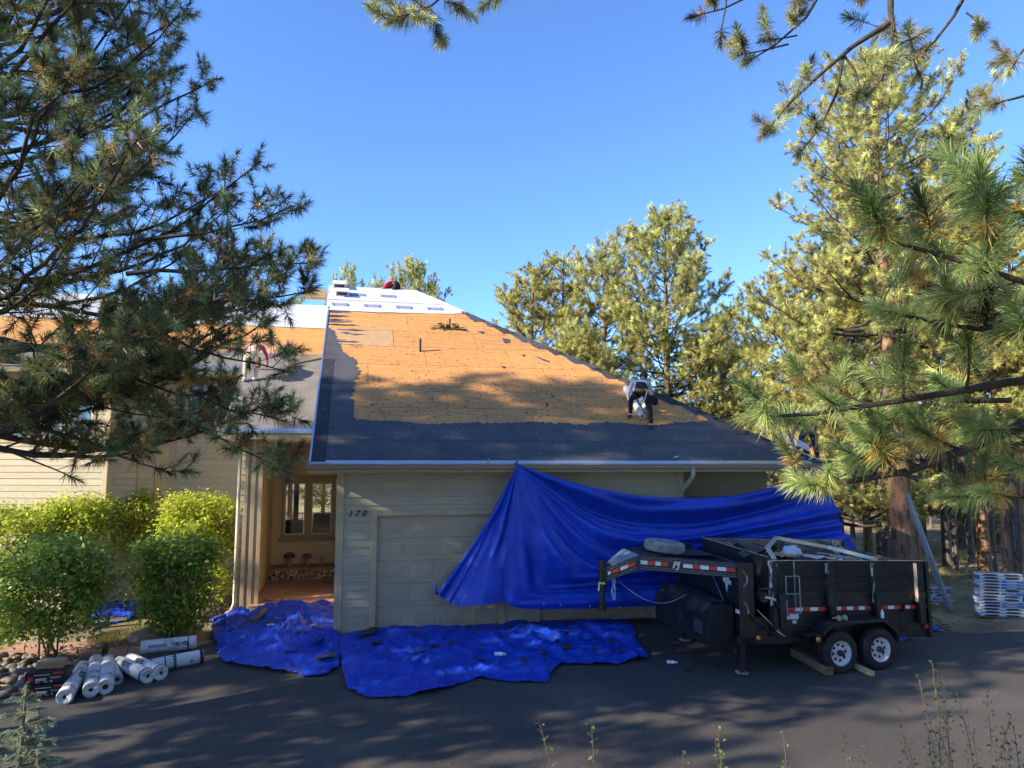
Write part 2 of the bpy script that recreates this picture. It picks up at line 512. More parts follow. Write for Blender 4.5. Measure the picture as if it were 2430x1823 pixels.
drive = [gxy(-700, 1760), gxy(-160, 1690), gxy(40, 1668), gxy(150, 1622), gxy(255, 1578), gxy(335, 1562), gxy(420, 1548), gxy(505, 1524), gxy(545, 1496), gxy(560, 1462)]
drive += [tuple(hw(-2.0, 3.2, 0)[:2]), tuple(hw(-.02, 3.2, 0)[:2]), tuple(hw(-.02, -.02, 0)[:2]), tuple(hw(8.0, -.02, 0)[:2]), tuple(hw(8.0, 1.18, 0)[:2]), tuple(hw(11.2, 1.18, 0)[:2])]
drive += [gxy(2080, 1452), gxy(2195, 1496), gxy(2300, 1503), gxy(2430, 1499), gxy(2700, 1500), (40.0, 17.5), (40.0, 7.0), (-24.0, 7.0)]


def spread(lo, hi, flo, fhi, step, far):
    m = np.arange(flo, fhi + 1e-6, step)
    l = [flo]; d = step
    while l[-1] > lo: d *= far; l.append(l[-1] - d)
    r = [fhi]; d = step
    while r[-1] < hi: d *= far; r.append(r[-1] + d)
    return np.concatenate([np.array(l[1:][::-1]), m, np.array(r[1:])])


gx = spread(-260, 260, -14, 24, .3, 1.25); gy = spread(-60, 500, 3, 36, .3, 1.25)
GX, GY = np.meshgrid(gx, gy, indexing='ij')
GZ = g(GX, GY)
GZ = GZ + .035 * np.sin(GX * 1.7 + 2 * np.sin(GY * .8)) * np.sin(GY * 1.3) - .03
GZ[poly_in(drive, GX, GY)] -= .09
mb = MB(); mb.grid(np.stack([GX, GY, GZ], -1).tolist())
GROUND = M("forest_floor", (.18, .135, .082), .95, .35, 1.6, bump=.7, bs=22, col2=(.36, .285, .145), c2s=.35, c2t=(.46, .60), col3=(.09, .065, .042), c3s=5, c3t=(.58, .72))
o = mb.build("ground", GROUND, smooth=True, fix=False); tag(o, kind="structure")

bm = bmesh.new()
fv = [bm.verts.new((p[0], p[1], 0)) for p in drive]
bm.faces.new(fv)
for x in np.arange(-14, 24, .8):
    bmesh.ops.bisect_plane(bm, geom=bm.verts[:] + bm.edges[:] + bm.faces[:], plane_co=(float(x), 0, 0), plane_no=(1, 0, 0))
for y in np.arange(7.5, 20, .8):
    bmesh.ops.bisect_plane(bm, geom=bm.verts[:] + bm.edges[:] + bm.faces[:], plane_co=(0, float(y), 0), plane_no=(0, 1, 0))
bmesh.ops.triangulate(bm, faces=bm.faces)
for v in bm.verts: v.co.z = float(g(v.co.x, v.co.y)) + .004
bmesh.ops.recalc_face_normals(bm, faces=bm.faces)
me = bpy.data.meshes.new("driveway"); bm.to_mesh(me); bm.free(); me.materials.append(ASPHALT)
if me.polygons[0].normal.z < 0: me.flip_normals()
driveway = link("driveway", me); tag(driveway, kind="structure")


def stones(parent, pts, mats, th=.05, nm="flagstone", lift=0.0):
    """irregular paving stones: pts = list of quads/polygons in world xy"""
    for poly in pts:
        c = np.mean(poly, 0)
        q = [(c[0] + (p[0] - c[0]) * .95, c[1] + (p[1] - c[1]) * .95) for p in poly]
        z = float(g(c[0], c[1])) + .015 + lift + random.uniform(-.008, .008)
        mbb = MB(); n = len(q)
        vs = [(p[0], p[1], z - th) for p in q] + [(p[0], p[1], z) for p in q]
        mbb.add(vs, [tuple(range(n - 1, -1, -1)), tuple(range(n, 2 * n))] + [(i, (i + 1) % n, n + (i + 1) % n, n + i) for i in range(n)])
        mbb.build(nm, mats, parent, bevel=.006)


def quads(P00, P10, P11, P01, nx, ny, jit=.18):
    P = np.zeros((nx + 1, ny + 1, 2))
    for i in range(nx + 1):
        for j in range(ny + 1):
            s, t = i / nx, j / ny
            if 0 < i < nx: s += random.uniform(-jit, jit) / nx
            if 0 < j < ny: t += random.uniform(-jit, jit) / ny
            P[i, j] = (1 - s) * (1 - t) * np.array(P00) + s * (1 - t) * np.array(P10) + s * t * np.array(P11) + (1 - s) * t * np.array(P01)
    out = []
    for i in range(nx):
        for j in range(ny):
            q = [P[i, j], P[i + 1, j], P[i + 1, j + 1], P[i, j + 1]]
            if random.random() < .5:
                k = random.randrange(4); m_ = (q[k] + q[(k + 1) % 4]) / 2 + np.array([random.uniform(-.04, .04), random.uniform(-.04, .04)])
                q.insert(k + 1, m_)
            out.append(q)
    return out


path = empty("flagstone_path", (0, 0, 0)); tag(path, kind="structure")
for seg in ([(-120, 1585), (60, 1560), (60, 1528), (-120, 1540)], [(60, 1562), (240, 1556), (250, 1526), (60, 1526)], [(255, 1560), (400, 1550), (410, 1520), (258, 1526)], [(405, 1549), (500, 1524), (480, 1508), (412, 1520)]):
    c = [gxy(*p) for p in seg]
    stones(path, quads(c[0], c[1], c[2], c[3], 3 if seg[0][0] < 300 else 2, 2, .3), FLAG)

# ------------------------------------------------------------------ river stones
stone_me = []
for k in range(5):
    bm = bmesh.new(); bmesh.ops.create_icosphere(bm, subdivisions=2, radius=1)
    for v in bm.verts:
        n_ = mnoise.noise(v.co * 1.3 + Vector((k * 7.1, 3, 1)))
        v.co *= 1 + .40 * n_ + .12 * mnoise.noise(v.co * 3 + Vector((k, 0, 5)))
        v.co.z *= .62; v.co.x *= 1.0 + .25 * ((k % 3) - 1)
    m_ = bpy.data.meshes.new("river_stone"); bm.to_mesh(m_); bm.free()
    m_.materials.append(STONE); m_.polygons.foreach_set("use_smooth", [True] * len(m_.polygons)); stone_me.append(m_)


def rock_bed(name, poly, n, r0, r1):
    bed = empty(name); tag(bed, kind="structure")
    xs = [p[0] for p in poly]; ys = [p[1] for p in poly]; made = 0
    while made < n:
        px, py = random.uniform(min(xs), max(xs)), random.uniform(min(ys), max(ys))
        if not poly_in(poly, np.array(px), np.array(py)): continue
        w = on_ground(px, py); r = random.uniform(r0, r1)
        s_ = link("river_stone", random.choice(stone_me), bed, (w[0], w[1], float(g(w[0], w[1])) + r * random.uniform(.0, .5)), (random.uniform(-.3, .3), random.uniform(-.3, .3), random.uniform(0, 6.3)))
        s_.scale = (r, r, r); made += 1
    return bed


rock_bed("stone_bed", [(-40, 1560), (60, 1556), (200, 1566), (240, 1580), (225, 1600), (150, 1612), (60, 1655), (-40, 1675)], 190, .05, .105)
rock_bed("porch_stone_bed", [(485, 1418), (540, 1395), (590, 1386), (592, 1440), (545, 1455), (480, 1468)], 150, .04, .085)
for px, py, r, lb in ((348, 1524, .34, "reddish sandstone boulder at the foot of the leafy shrub"), (448, 1508, .30, "tan boulder half hidden behind the white roll"), (482, 1468, .26, "pale yellow boulder at the edge of the porch stones")):
    w = on_ground(px, py)
    bm = bmesh.new(); bmesh.ops.create_icosphere(bm, subdivisions=3, radius=1)
    for v in bm.verts:
        v.co *= 1 + .35 * mnoise.noise(v.co * 1.1 + Vector((px, py, 0)) * .13) + .08 * mnoise.noise(v.co * 3.3 + Vector((px, 1, 0)))
        v.co.z *= .75
    m_ = bpy.data.meshes.new("boulder"); bm.to_mesh(m_); bm.free(); m_.materials.append(ROCK)
    o = link("boulder", m_, None, (w[0], w[1], float(g(w[0], w[1])) + r * .25), (0, 0, px)); o.scale = (r * 1.2, r, r)
    tag(o, lb, "boulder")
# ------------------------------------------------------------------ the house
house = empty("house", HO.tolist(), PHI)
tag(house, "beige wood-sided house with half stripped orange plywood roof", "house")


def wall(name, p0, p1, z0, z1, openings=(), boards=True, exp=.178, th=.14, parent=house, mt=None, bmt=None):
    """a wall from p0 to p1 (seen from outside, left to right), lap siding boards as children"""
    p0 = np.array(p0, float); p1 = np.array(p1, float); L = np.linalg.norm(p1 - p0); d = (p1 - p0) / L; out = np.array([d[1], -d[0]])

    def P(s, off, z): q = p0 + d * s + out * off; return (q[0], q[1], z)

    def slab(mbb, s0, s1, o0, o1, za, zb, o2=None, o3=None):
        o2 = o0 if o2 is None else o2; o3 = o1 if o3 is None else o3
        mbb.hexa([P(s0, o1, za), P(s1, o1, za), P(s1, o0, za), P(s0, o0, za), P(s0, o3, zb), P(s1, o3, zb), P(s1, o2, zb), P(s0, o2, zb)])
    mbb = MB()
    zs = sorted({z0, z1, *[o[2] for o in openings], *[o[3] for o in openings]})
    ss = sorted({0., L, *[o[0] for o in openings], *[o[1] for o in openings]})
    for i in range(len(zs) - 1):
        for j in range(len(ss) - 1):
            zc = (zs[i] + zs[i + 1]) / 2; scn = (ss[j] + ss[j + 1]) / 2
            if any(o[0] < scn < o[1] and o[2] < zc < o[3] for o in openings): continue
            slab(mbb, ss[j], ss[j + 1], -th, 0, zs[i], zs[i + 1])
    w = mbb.build(name, bmt or WALLB, parent)
    if boards:
        z = z0
        while z < z1 - .02:
            zt = min(z + exp - .004, z1); iv = [(0., L)]
            for o in openings:
                if min(zt, o[3]) - max(z, o[2]) > .35 * (zt - z):
                    iv = [q for a_, b_ in iv for q in ((a_, min(b_, o[0])), (max(a_, o[1]), b_)) if q[1] - q[0] > .03]
            for a_, b_ in iv:
                m2 = MB(); slab(m2, a_ + .002, b_ - .002, .001, .026 + random.uniform(-.002, .003), z, zt, .001, .008)
                m2.build("siding_board", mt or SIDING, w)
            z += exp
    return w, P, slab


def trimpiece(name, P, slab, s0, s1, z0, z1, w, o1=.042, mt=None, o0=.0):
    m2 = MB(); slab(m2, s0, s1, o0, o1, z0, z1); return m2.build(name, mt or TRIM, w, bevel=.004)


def window(P, slab, s0, s1, z0, z1, cols=1, sash=WHITEF, fw=.07, case=.11, deep=.06, glass=None):
    fr = MB()
    for q in ((s0 - case, s0, z0 - case, z1 + case), (s1, s1 + case, z0 - case, z1 + case), (s0, s1, z0 - case, z0), (s0, s1, z1, z1 + case)):
        slab(fr, q[0], q[1], -.10, .048, q[2], q[3])
    win = fr.build("window", TRIM, house, bevel=.004)
    cw = (s1 - s0) / cols
    for i in range(cols):
        a_, b_ = s0 + i * cw, s0 + (i + 1) * cw
        sa = MB()
        for q in ((a_ + .002, a_ + fw, z0 + .002, z1 - .002), (b_ - fw, b_ - .002, z0 + .002, z1 - .002), (a_ + fw, b_ - fw, z0 + .002, z0 + fw), (a_ + fw, b_ - fw, z1 - fw, z1 - .002)):
            slab(sa, q[0], q[1], -deep - .03, -.01, q[2], q[3])
        sa.build("sash", sash, win)
        pn = MB(); slab(pn, a_ + fw, b_ - fw, -deep - .012, -deep, z0 + fw, z1 - fw); pn.build("pane", glass or GLASS, win)
    return win


# --- garage front
GD = [(.84, 3.52, -.05, 2.42), (4.46, 7.14, -.05, 2.42)]
w1, P1, S1 = wall("garage_wall", (0, 0), (8.0, 0), -.02, 3.40, GD)
trimpiece("corner_trim", P1, S1, -.03, .13, -.02, 3.38, w1)
trimpiece("corner_trim", P1, S1, 7.88, 8.03, -.30, 3.38, w1)
for s0, s1, z0, z1 in GD:
    trimpiece("door_trim", P1, S1, s0 - .14, s0 - .001, -.03, z1 + .13, w1, .05)
    trimpiece("door_trim", P1, S1, s1 + .001, s1 + .14, -.03, z1 + .13, w1, .05)
    trimpiece("door_trim", P1, S1, s0, s1, z1 + .001, z1 + .13, w1, .05)
    dr = MB(); S1(dr, s0, s1, -.10, -.07, -.04, z1); gd = dr.build("garage_door", DOORP, house)
    for r in range(5):
        zz = .0 + r * (z1 / 5); hh = z1 / 5
        m2 = MB(); S1(m2, s0 + .002, s1 - .002, -.069, -.050, zz - .03 if r == 0 else zz + .004, zz + hh - .004)
        pan = m2.build("door_panel", DOORP, gd, bevel=.004)
        for c in range(4):
            cw = (s1 - s0) / 4; a_ = s0 + c * cw + .09; b_ = s0 + (c + 1) * cw - .09; za, zb = zz + .10, zz + hh - .09
            m3 = MB()
            for k, (e, o_) in enumerate(((0, .006), (.03, .001), (.055, .009))):
                pass
            # raised field with a moulded rim
            m3.hexa([P1(a_, -.049, za), P1(b_, -.049, za), P1(b_, -.049, zb), P1(a_, -.049, zb), P1(a_ + .022, -.043, za + .022), P1(b_ - .022, -.043, za + .022), P1(b_ - .022, -.043, zb - .022), P1(a_ + .022, -.043, zb - .022)])
            m3.hexa([P1(a_ + .04, -.0425, za + .04), P1(b_ - .04, -.0425, za + .04), P1(b_ - .04, -.0425, zb - .04), P1(a_ + .04, -.0425, zb - .04), P1(a_ + .06, -.0385, za + .07), P1(b_ - .06, -.0385, za + .07), P1(b_ - .06, -.0385, zb - .07), P1(a_ + .06, -.0385, zb - .07)])
            m3.build("raised_field", DOORP, gd)
    hd = MB(); S1(hd, (s0 + s1) / 2 - .03, (s0 + s1) / 2 + .03, -.05, -.02, .04, .20); hd.build("door_handle", TRIM, gd)
w1b, P1b, S1b = wall("recessed_wall", (8.0, 1.2), (11.0, 1.2), -.32, 3.40)
wall("return_wall", (8.0, 0.0), (8.0, 1.2), -.32, 3.40, boards=False)
wall("garage_side_wall", (0, 8.9), (0, 0), -.05, 3.4, boards=False, bmt=SIDING_BOUNCE)
wall("garage_side_wall", (11.0, 1.2), (11.0, 9.0), -.35, 3.4, boards=False)
wall("rear_wall", (11.0, 17.0), (-13.0, 17.0), -.4, 4.2, [(9.6, 14.6, .35, 3.2)], boards=False)
B(-3.6, 1.6, 8.4, 16.8, .22, .30).build("room_floor", PINEW, house)
for a_ in (-2.4, -.95, .4): B(a_ - .07, a_ + .07, 16.86, 17.0, .30, 3.2).build("window_post", LUMBER, house)
# house number
for ch, ax in (("1", .26), ("7", .40), ("0", .55)):
    text("house_number", ch, .19, INK, house, (ax, -.036, 2.475), (1, 0, 0), (0, 0, 1), depth=.006, shear=.28, bold=.004)

# --- entry alcove
w2, P2, S2 = wall("entry_wall", (-2.2, 8.2), (0, 8.2), -.02, 5.2, [(.37, 1.03, 1.28, 2.94), (1.20, 1.86, 1.28, 2.94)], mt=SIDING_BOUNCE)
for s0, s1 in ((.37, 1.03), (1.20, 1.86)):
    window(P2, S2, s0, s1, 1.28, 2.94, 1, WHITEF, .045, .08, glass=GLASSC)
trimpiece("window_surround", P2, S2, .20, 2.19, 3.03, 3.16, w2, .05)
trimpiece("window_surround", P2, S2, .20, 2.05, 1.07, 1.19, w2, .05)
w3, P3, S3 = wall("porch_side_wall", (-2.2, 4.3), (-2.2, 8.2), -.02, 5.2, mt=SIDING_BOUNCE)
trimpiece("corner_trim", P3, S3, -.06, .10, -.02, 5.0, w3)
trimpiece("corner_trim", P3, S3, 2.55, 2.68, -.02, 5.0, w3)
w4, P4, S4 = wall("porch_return_wall", (-2.62, 4.3), (-2.2, 4.3), -.3, 5.0)
wall("porch_outer_wall", (-2.62, 6.9), (-2.62, 4.3), -.35, 5.0)
# --- mid, angled and left walls
w5, P5, S5 = wall("mid_wall", (-5.0, 6.9), (-2.62, 6.9), -.42, 6.35, [(.35, 2.2, 4.4, 5.95)])
window(P5, S5, .35, 2.2, 4.4, 5.95, 2, WHITEF)
trimpiece("corner_trim", P5, S5, -.02, .16, -.42, 6.3, w5)
w6, P6, S6 = wall("bay_wall", (-6.3, 5.75), (-5.0, 6.9), -.42, 6.35)
trimpiece("corner_trim", P6, S6, -.02, .10, -.42, 6.3, w6)
trimpiece("batten", P6, S6, .80, .88, -.42, 6.3, w6)
trimpiece("batten", P6, S6, 1.30, 1.38, -.42, 6.3, w6)
w7, P7, S7 = wall("left_wall", (-13.5, 8.3), (-6.3, 5.75), -.42, 6.35, [(4.34, 7.10, 4.25, 5.5), (5.75, 7.15, 1.1, 2.45)])
window(P7, S7, 4.34, 7.10, 4.25, 5.5, 3, WHITEF)
window(P7, S7, 5.75, 7.15, 1.1, 2.45, 2, WHITEF)
trimpiece("corner_trim", P7, S7, 7.50, 7.655, -.42, 6.3, w7)
# --- porch post, floor, bench
m2 = MB().box(-2.38, -2.02, 3.62, 3.94, -.25, 4.35); post = m2.build("porch_post", TRIM, house, bevel=.008)
for q in ((-2.42, -2.33, 3.585, 3.61, -.25, 4.3), (-2.07, -1.98, 3.585, 3.61, -.25, 4.3), (-2.415, -2.385, 3.61, 3.96, -.25, 4.3), (-2.25, -2.15, 3.59, 3.615, -.25, 4.3)):
    MB().box(*q).build("post_trim", TRIM, post, bevel=.004)
m2 = MB(); m2.tube([(-2.56, 3.66, 4.25), (-2.56, 3.66, .05), (-2.60, 3.52, -.12), (-2.72, 3.25, -.18)], .045, 8); m2.build("downspout", SPOUT, house, smooth=True)
m2 = MB(); m2.tube([(-2.70, 3.28, -.18), (-2.78, 3.1, -.20), (-2.92, 2.9, -.22)], .055, 10); m2.build("drain_elbow", INK, house, smooth=True)
fl = MB().box(-2.18, -.02, 3.15, 7.25, -.3, -.005).build("porch_floor", MORTAR, house)
pw = [tuple(hw(*p, 0)[:2]) for p in ((-2.17, 3.17), (-.03, 3.17), (-.03, 7.24), (-2.17, 7.24))]
for q in quads((-2.17, 3.17), (-.03, 3.17), (-.03, 7.24), (-2.17, 7.24), 3, 4, .35):
    c = np.mean(q, 0); m2 = MB()
    qq = [(c[0] + (p[0] - c[0]) * .975, c[1] + (p[1] - c[1]) * .975) for p in q]; n = len(qq)
    m2.prism([(p[0], p[1], -.004) for p in qq], (0, 0, .012 + random.uniform(0, .004)))
    m2.build("flagstone", FLAG, fl)
bench = MB().box(-2.18, -.02, 7.27, 8.18, -.02, .32).build("bench", MORTAR, house)
for q in quads((-2.18, 7.22), (-.02, 7.22), (-.02, 8.18), (-2.18, 8.18), 3, 1, .3):
    c = np.mean(q, 0); qq = [(c[0] + (p[0] - c[0]) * .985, c[1] + (p[1] - c[1]) * .985) for p in q]
    MB().prism([(p[0], p[1], .322) for p in qq], (0, 0, .05)).build("seat_slab", FLAG, bench, bevel=.005)
TILES = [M("mosaic_%s" % n, c, .25, .1, 30, spec=.6) for n, c in (("yellow", (.62, .45, .06)), ("orange", (.62, .22, .04)), ("black", (.02, .02, .02)), ("blue", (.08, .14, .26)), ("white", (.62, .58, .5)), ("brick", (.40, .10, .05)), ("olive", (.25, .26, .06)))]
m2 = MB(); r_ = random.Random(5); xx = -2.17
while xx < -.05:
    zz = .03; wv = r_.uniform(.045, .07)
    while zz < .30:
        hv = min(r_.uniform(.045, .07), .31 - zz); m2.cur = r_.randrange(7)
        j = lambda: r_.uniform(-.008, .008)
        m2.prism([(xx + .004 + j(), 7.268, zz + .004 + j()), (xx + wv - .004 + j(), 7.268, zz + .004 + j()), (xx + wv - .004 + j(), 7.268, zz + hv - .004 + j()), (xx + .004 + j(), 7.268, zz + hv - .004 + j())], (0, -.008, 0))
        zz += hv
    xx += wv
mo = m2.build("mosaic_tiles", TILES, bench); tag(mo, kind="stuff")
m2 = MB()
for k in range(3):
    z0 = 1.35 + k * .5
    m2.tube([(-2.17 + .012, 5.05 + .10 * math.sin(t * 5 + k), z0 + t * .42) for t in np.linspace(0, 1, 14)], .010, 5)
    m2.tube([(-2.17 + .012, 5.05 + .09 * math.cos(t * 6.3) , z0 + .2 + .09 * math.sin(t * 6.3)) for t in np.linspace(0, .8, 12)], .008, 5)
m2.build("wall_ornament", GOLD, house)

# --- roofs -----------------------------------------------------------------
CS = 1 / math.sqrt(1 + PITCH_R ** 2); SN = PITCH_R * CS
EV_B, EV_Z = -.55, 3.58
RIDGE_B = 8.65; RIDGE_S = (RIDGE_B - EV_B) / CS
HIP0, HIP1 = (11.43, 0.0), (2.25, RIDGE_S)          # hip line in (a, s)


def rp(a, s, h=0.0, b0=EV_B, z0=EV_Z):             # point on a front roof slope, h above the deck
    return (a, b0 + s * CS - h * SN, z0 + s * SN + h * CS)


def sheet(poly, h0, h1, b0=EV_B, z0=EV_Z, wav=0.0):
    n = len(poly); mb2 = MB()
    top = [rp(p[0], p[1], h1 + (random.uniform(0, wav) if wav else 0), b0, z0) for p in poly]
    bot = [rp(p[0], p[1], h0, b0, z0) for p in poly]
    mb2.add(top + bot, [tuple(range(n))] + [(i, n + i, n + (i + 1) % n, (i + 1) % n) for i in range(n)])
    return mb2


def tri_sheet(mb2, name, mt, parent):
    me = mb2.mesh(name, mt, fix=False)
    bm = bmesh.new(); bm.from_mesh(me); bmesh.ops.triangulate(bm, faces=[f for f in bm.faces if len(f.verts) > 4])
    bmesh.ops.recalc_face_normals(bm, faces=bm.faces); bm.to_mesh(me); bm.free()
    return link(name, me, parent)


def ragged(pts, amp, step=.10, seed=0, amp2=None):
    """break a polyline into a torn edge"""
    r = random.Random(seed); out = []
    for i in range(len(pts) - 1):
        p, q = np.array(pts[i], float), np.array(pts[i + 1], float); L = np.linalg.norm(q - p); n = max(1, int(L / step))
        nn = np.array([-(q - p)[1], (q - p)[0]]) / max(L, 1e-6)
        for k in range(n):
            t = (k + r.uniform(-.3, .3)) / n if k else 0
            w = mnoise.noise(Vector((p[0] + (q - p)[0] * t, p[1] + (q - p)[1] * t, seed)) * 2.2) * amp * 1.4 + r.uniform(-amp, amp) * (1.5 if r.random() < .25 else .6)
            out.append(tuple(p + (q - p) * t + nn * w))
    out.append(tuple(pts[-1])); return out


def rs(px, py, b0=EV_B, z0=EV_Z):                  # sight line -> (a, s)
    q = on_roof(px, py, b0, z0); return (float(q[0]), float((q[1] - b0) / CS))


# front slope of the garage
roof = MB()
hb = 17.0
C_ = lambda a, s, h=0: rp(a, s, h)
front = [rp(-.60, 0, -.02), rp(11.43, 0, -.02), rp(2.25, RIDGE_S, -.02), rp(-.60, RIDGE_S, -.02)]
under = [(p[0], p[1], p[2] - .12) for p in front]
roof.hexa([*under, *front])
back_z = EV_Z; rr = front[2]; rl = front[3]
bb = 2 * RIDGE_B - EV_B
roof.add([front[2], front[3], (-.6, bb, EV_Z), (11.43, bb, EV_Z), front[1]], [(0, 1, 2, 3), (4, 0, 3)])
groof = roof.build("garage_roof", SOFFIT, house)
# plywood sheets
nco = int(RIDGE_S / 1.22) + 1
for r in range(nco):
    s0, s1 = r * 1.22, min((r + 1) * 1.22, RIDGE_S - .01)
    a = -.60 - (1.22 if r % 2 else 0) + .37 * ((r * 7) % 3)
    while a < 11.5:
        q = [(a + .006, s0 + .006), (a + 2.434, s0 + .006), (a + 2.434, s1 - .006), (a + .006, s1 - .006)]
        hx, hy = HIP1[0] - HIP0[0], HIP1[1] - HIP0[1]
        q = clip_poly(q, hy, -hx, hy * HIP0[0] - hx * HIP0[1] - .01)
        q = clip_poly(q, -1, 0, .60) if len(q) > 2 else q
        if len(q) > 2:
            odd = (r, int(a * 3)) in ((0, 0),) or random.random() < .10
            sheet(q, -.018, random.uniform(-.001, .0015)).build("plywood_sheet", PLYS if odd else PLY, groof)
        a += 2.44
# felt: eave courses
hipa = lambda s: HIP0[0] + (HIP1[0] - HIP0[0]) * s / RIDGE_S
tri_sheet(sheet([(-.60, .0), (11.40, .0), (hipa(.93) - .01, .93), (-.60, .93)], .0, .006), "felt_sheet", FELT, groof)
edge = [rs(1700, 995), rs(1640, 1003), rs(1540, 1010), rs(1490, 1005), rs(1440, 1002), rs(1420, 1005), rs(1370, 1008), rs(1330, 1003), rs(1250, 1002), rs(1130, 1005), rs(1020, 1007), rs(965, 1003), rs(930, 1000), rs(850, 996), rs(838, 990)]
tail = [rs(842, 950), rs(835, 945), rs(848, 905), rs(850, 860), rs(840, 850), rs(815, 838), rs(798, 800), rs(792, 785)]
e2 = ragged(edge, .05, .055, 3); e3 = ragged(tail, .06, .05, 5)
pl = [(-.60, .90), (hipa(.90) - .02, .90), (hipa(1.9) - .02, 1.9)] + [p for p in e2 if p[0] < hipa(p[1]) - .1] + e3 + [(-.60, rs(782, 775)[1])]
tri_sheet(sheet(pl, .006, .011), "felt_sheet", FELT, groof)
tri_sheet(sheet([(-.60, .0), (-.27, .0), (-.27, 5.1), (-.60, 5.1)], .011, .017), "felt_strip", FELTD, groof)
# wisps of felt on the plywood next to the rake
r_ = random.Random(11)
for k in range(26):
    px, py = r_.uniform(788, 848), r_.uniform(742, 850)
    if k < 5: px, py = r_.uniform(784, 800), r_.uniform(738, 765)
    c = rs(px, py); L = r_.uniform(.15, .55) ; hgt = r_.uniform(.02, .07) * (2.2 if k < 5 else 1)
    top = ragged([(c[0] - L, c[1]), (c[0], c[1] + hgt), (c[0] + L, c[1])], .02, .06, k)
    bot = ragged([(c[0] + L, c[1]), (c[0], c[1] - hgt), (c[0] - L, c[1])], .02, .06, k + 50)
    q = [(max(p[0], -.58), p[1]) for p in top[:-1] + bot[:-1]]
    tri_sheet(sheet(q, .0, .004), "felt_scrap", FELT, groof)
# felt left along the hip and loose scraps on the deck
for (pts, sd) in (([(1582, 930), (1610, 938), (1660, 955), (1700, 975), (1712, 985), (1690, 978), (1640, 962), (1600, 950)], 1),
                  ([(1235, 797), (1262, 806), (1300, 818), (1330, 832), (1318, 834), (1280, 822), (1245, 808)], 2),
                  ([(1330, 832), (1370, 846), (1400, 856), (1385, 858), (1350, 846)], 3),
                  ([(1130, 742), (1160, 752), (1152, 756), (1128, 747)], 4),
                  ([(1462, 880), (1482, 888), (1472, 892)], 5), ([(1492, 897), (1508, 905), (1502, 912), (1494, 904)], 6),
                  ([(1190, 803), (1206, 806), (1208, 813), (1196, 815)], 7), ([(1133, 786), (1148, 788), (1142, 793)], 8),
                  ([(1188, 869), (1200, 871), (1192, 875)], 9), ([(1296, 957), (1304, 960), (1299, 967)], 10), ([(1312, 936), (1316, 943), (1310, 944)], 11), ([(1238, 842), (1246, 843), (1241, 847)], 12), ([(1378, 857), (1398, 860), (1388, 864)], 13), ([(1270, 847), (1302, 858), (1300, 860)], 14)):
    q = [rs(*p) for p in pts]; q = ragged(q + [q[0]], .03, .09, sd + 20)[:-1]
    q = [p if p[0] < hipa(p[1]) + .03 else (hipa(p[1]) + .03, p[1]) for p in q]
    tri_sheet(sheet(q, .002, .010, wav=.02), "felt_scrap", FELT, groof)
# hip cap of torn felt over the edge
for k in range(22):
    s = .2 + k * .5; a = hipa(s); L = random.uniform(.3, .5); wd = random.uniform(.06, .2)
    if s > RIDGE_S - 1.9: continue
    q = ragged([(a - wd, s - L), (a + .05 + .85 * L, s - L), (a + .05 - .85 * L * 1.0, s + L), (a - wd - .85 * L, s + L), (a - wd, s - L)], .03, .1, k + 70)[:-1]
    q = [(min(p[0], hipa(p[1]) + .05), p[1]) for p in q]
    tri_sheet(sheet(q, .0, .012), "hip_felt", FELT if k % 3 else SHING, groof)
# white underlayment: two courses with wrinkles
swl, swr = rs(780, 737)[1], rs(1075, 747)[1]
edge_w = ragged([(-.62, swl), (1.0, swl - .02), (3.0, swr), (hipa(swr) - .35, swr + .10), (hipa(swr + .4) + .05, swr + .4)], .012, .3, 8)
for k, (sa, sb) in enumerate(((swl, swl + 1.05), (swl + .95, RIDGE_S + .05))):
    nu, nv = 70, 16; Pn = []
    for i in range(nu):
        row = []
        for j in range(nv):
            s = sa + (sb - sa) * j / (nv - 1); amax = hipa(min(s, RIDGE_S)) + .10; amin = -.66
            a = amin + (amax - amin) * i / (nu - 1)
            s2 = s + ((np.interp(a, [p[0] for p in edge_w], [p[1] for p in edge_w]) - sa) * max(0, 1 - j / 6) if k == 0 else 0)
            a = min(a, hipa(min(s2, RIDGE_S)) + .08)
            h = .014 + .012 * k + .020 * abs(mnoise.noise(Vector((a * .5, s2 * 3.4, k * 9)))) + .007 * mnoise.noise(Vector((a * 2.5, s2 * 6, 3)))
            row.append(rp(a, s2, h))
        Pn.append(row)
    m2 = MB(); m2.grid(Pn); m2.build("underlayment", WRAP, groof, smooth=True, fix=False)
# blue print marks on the wrap
for row, (s_, off) in enumerate(((swl + .52, .0), (swl + 1.50, .55))):
    a = -.25 + off
    while a < hipa(s_) - .8:
        m2 = MB()
        def pad(x0, x1, z0, z1, h=.040):
            m2.add([rp(a + x0, s_ + z0, h), rp(a + x1, s_ + z0, h), rp(a + x1, s_ + z1, h), rp(a + x0, s_ + z1, h)], [(0, 1, 2, 3)])
        pad(-.26, -.17, -.11, .11); pad(.17, .26, -.11, .11); pad(-.17, .17, .08, .11); pad(-.17, .17, -.11, -.08)
        for q in range(6): pad(-.15 + q * .052, -.122 + q * .052, -.055, .055)
        m2.build("printed_mark", PRINTB, groof)
        a += 1.02
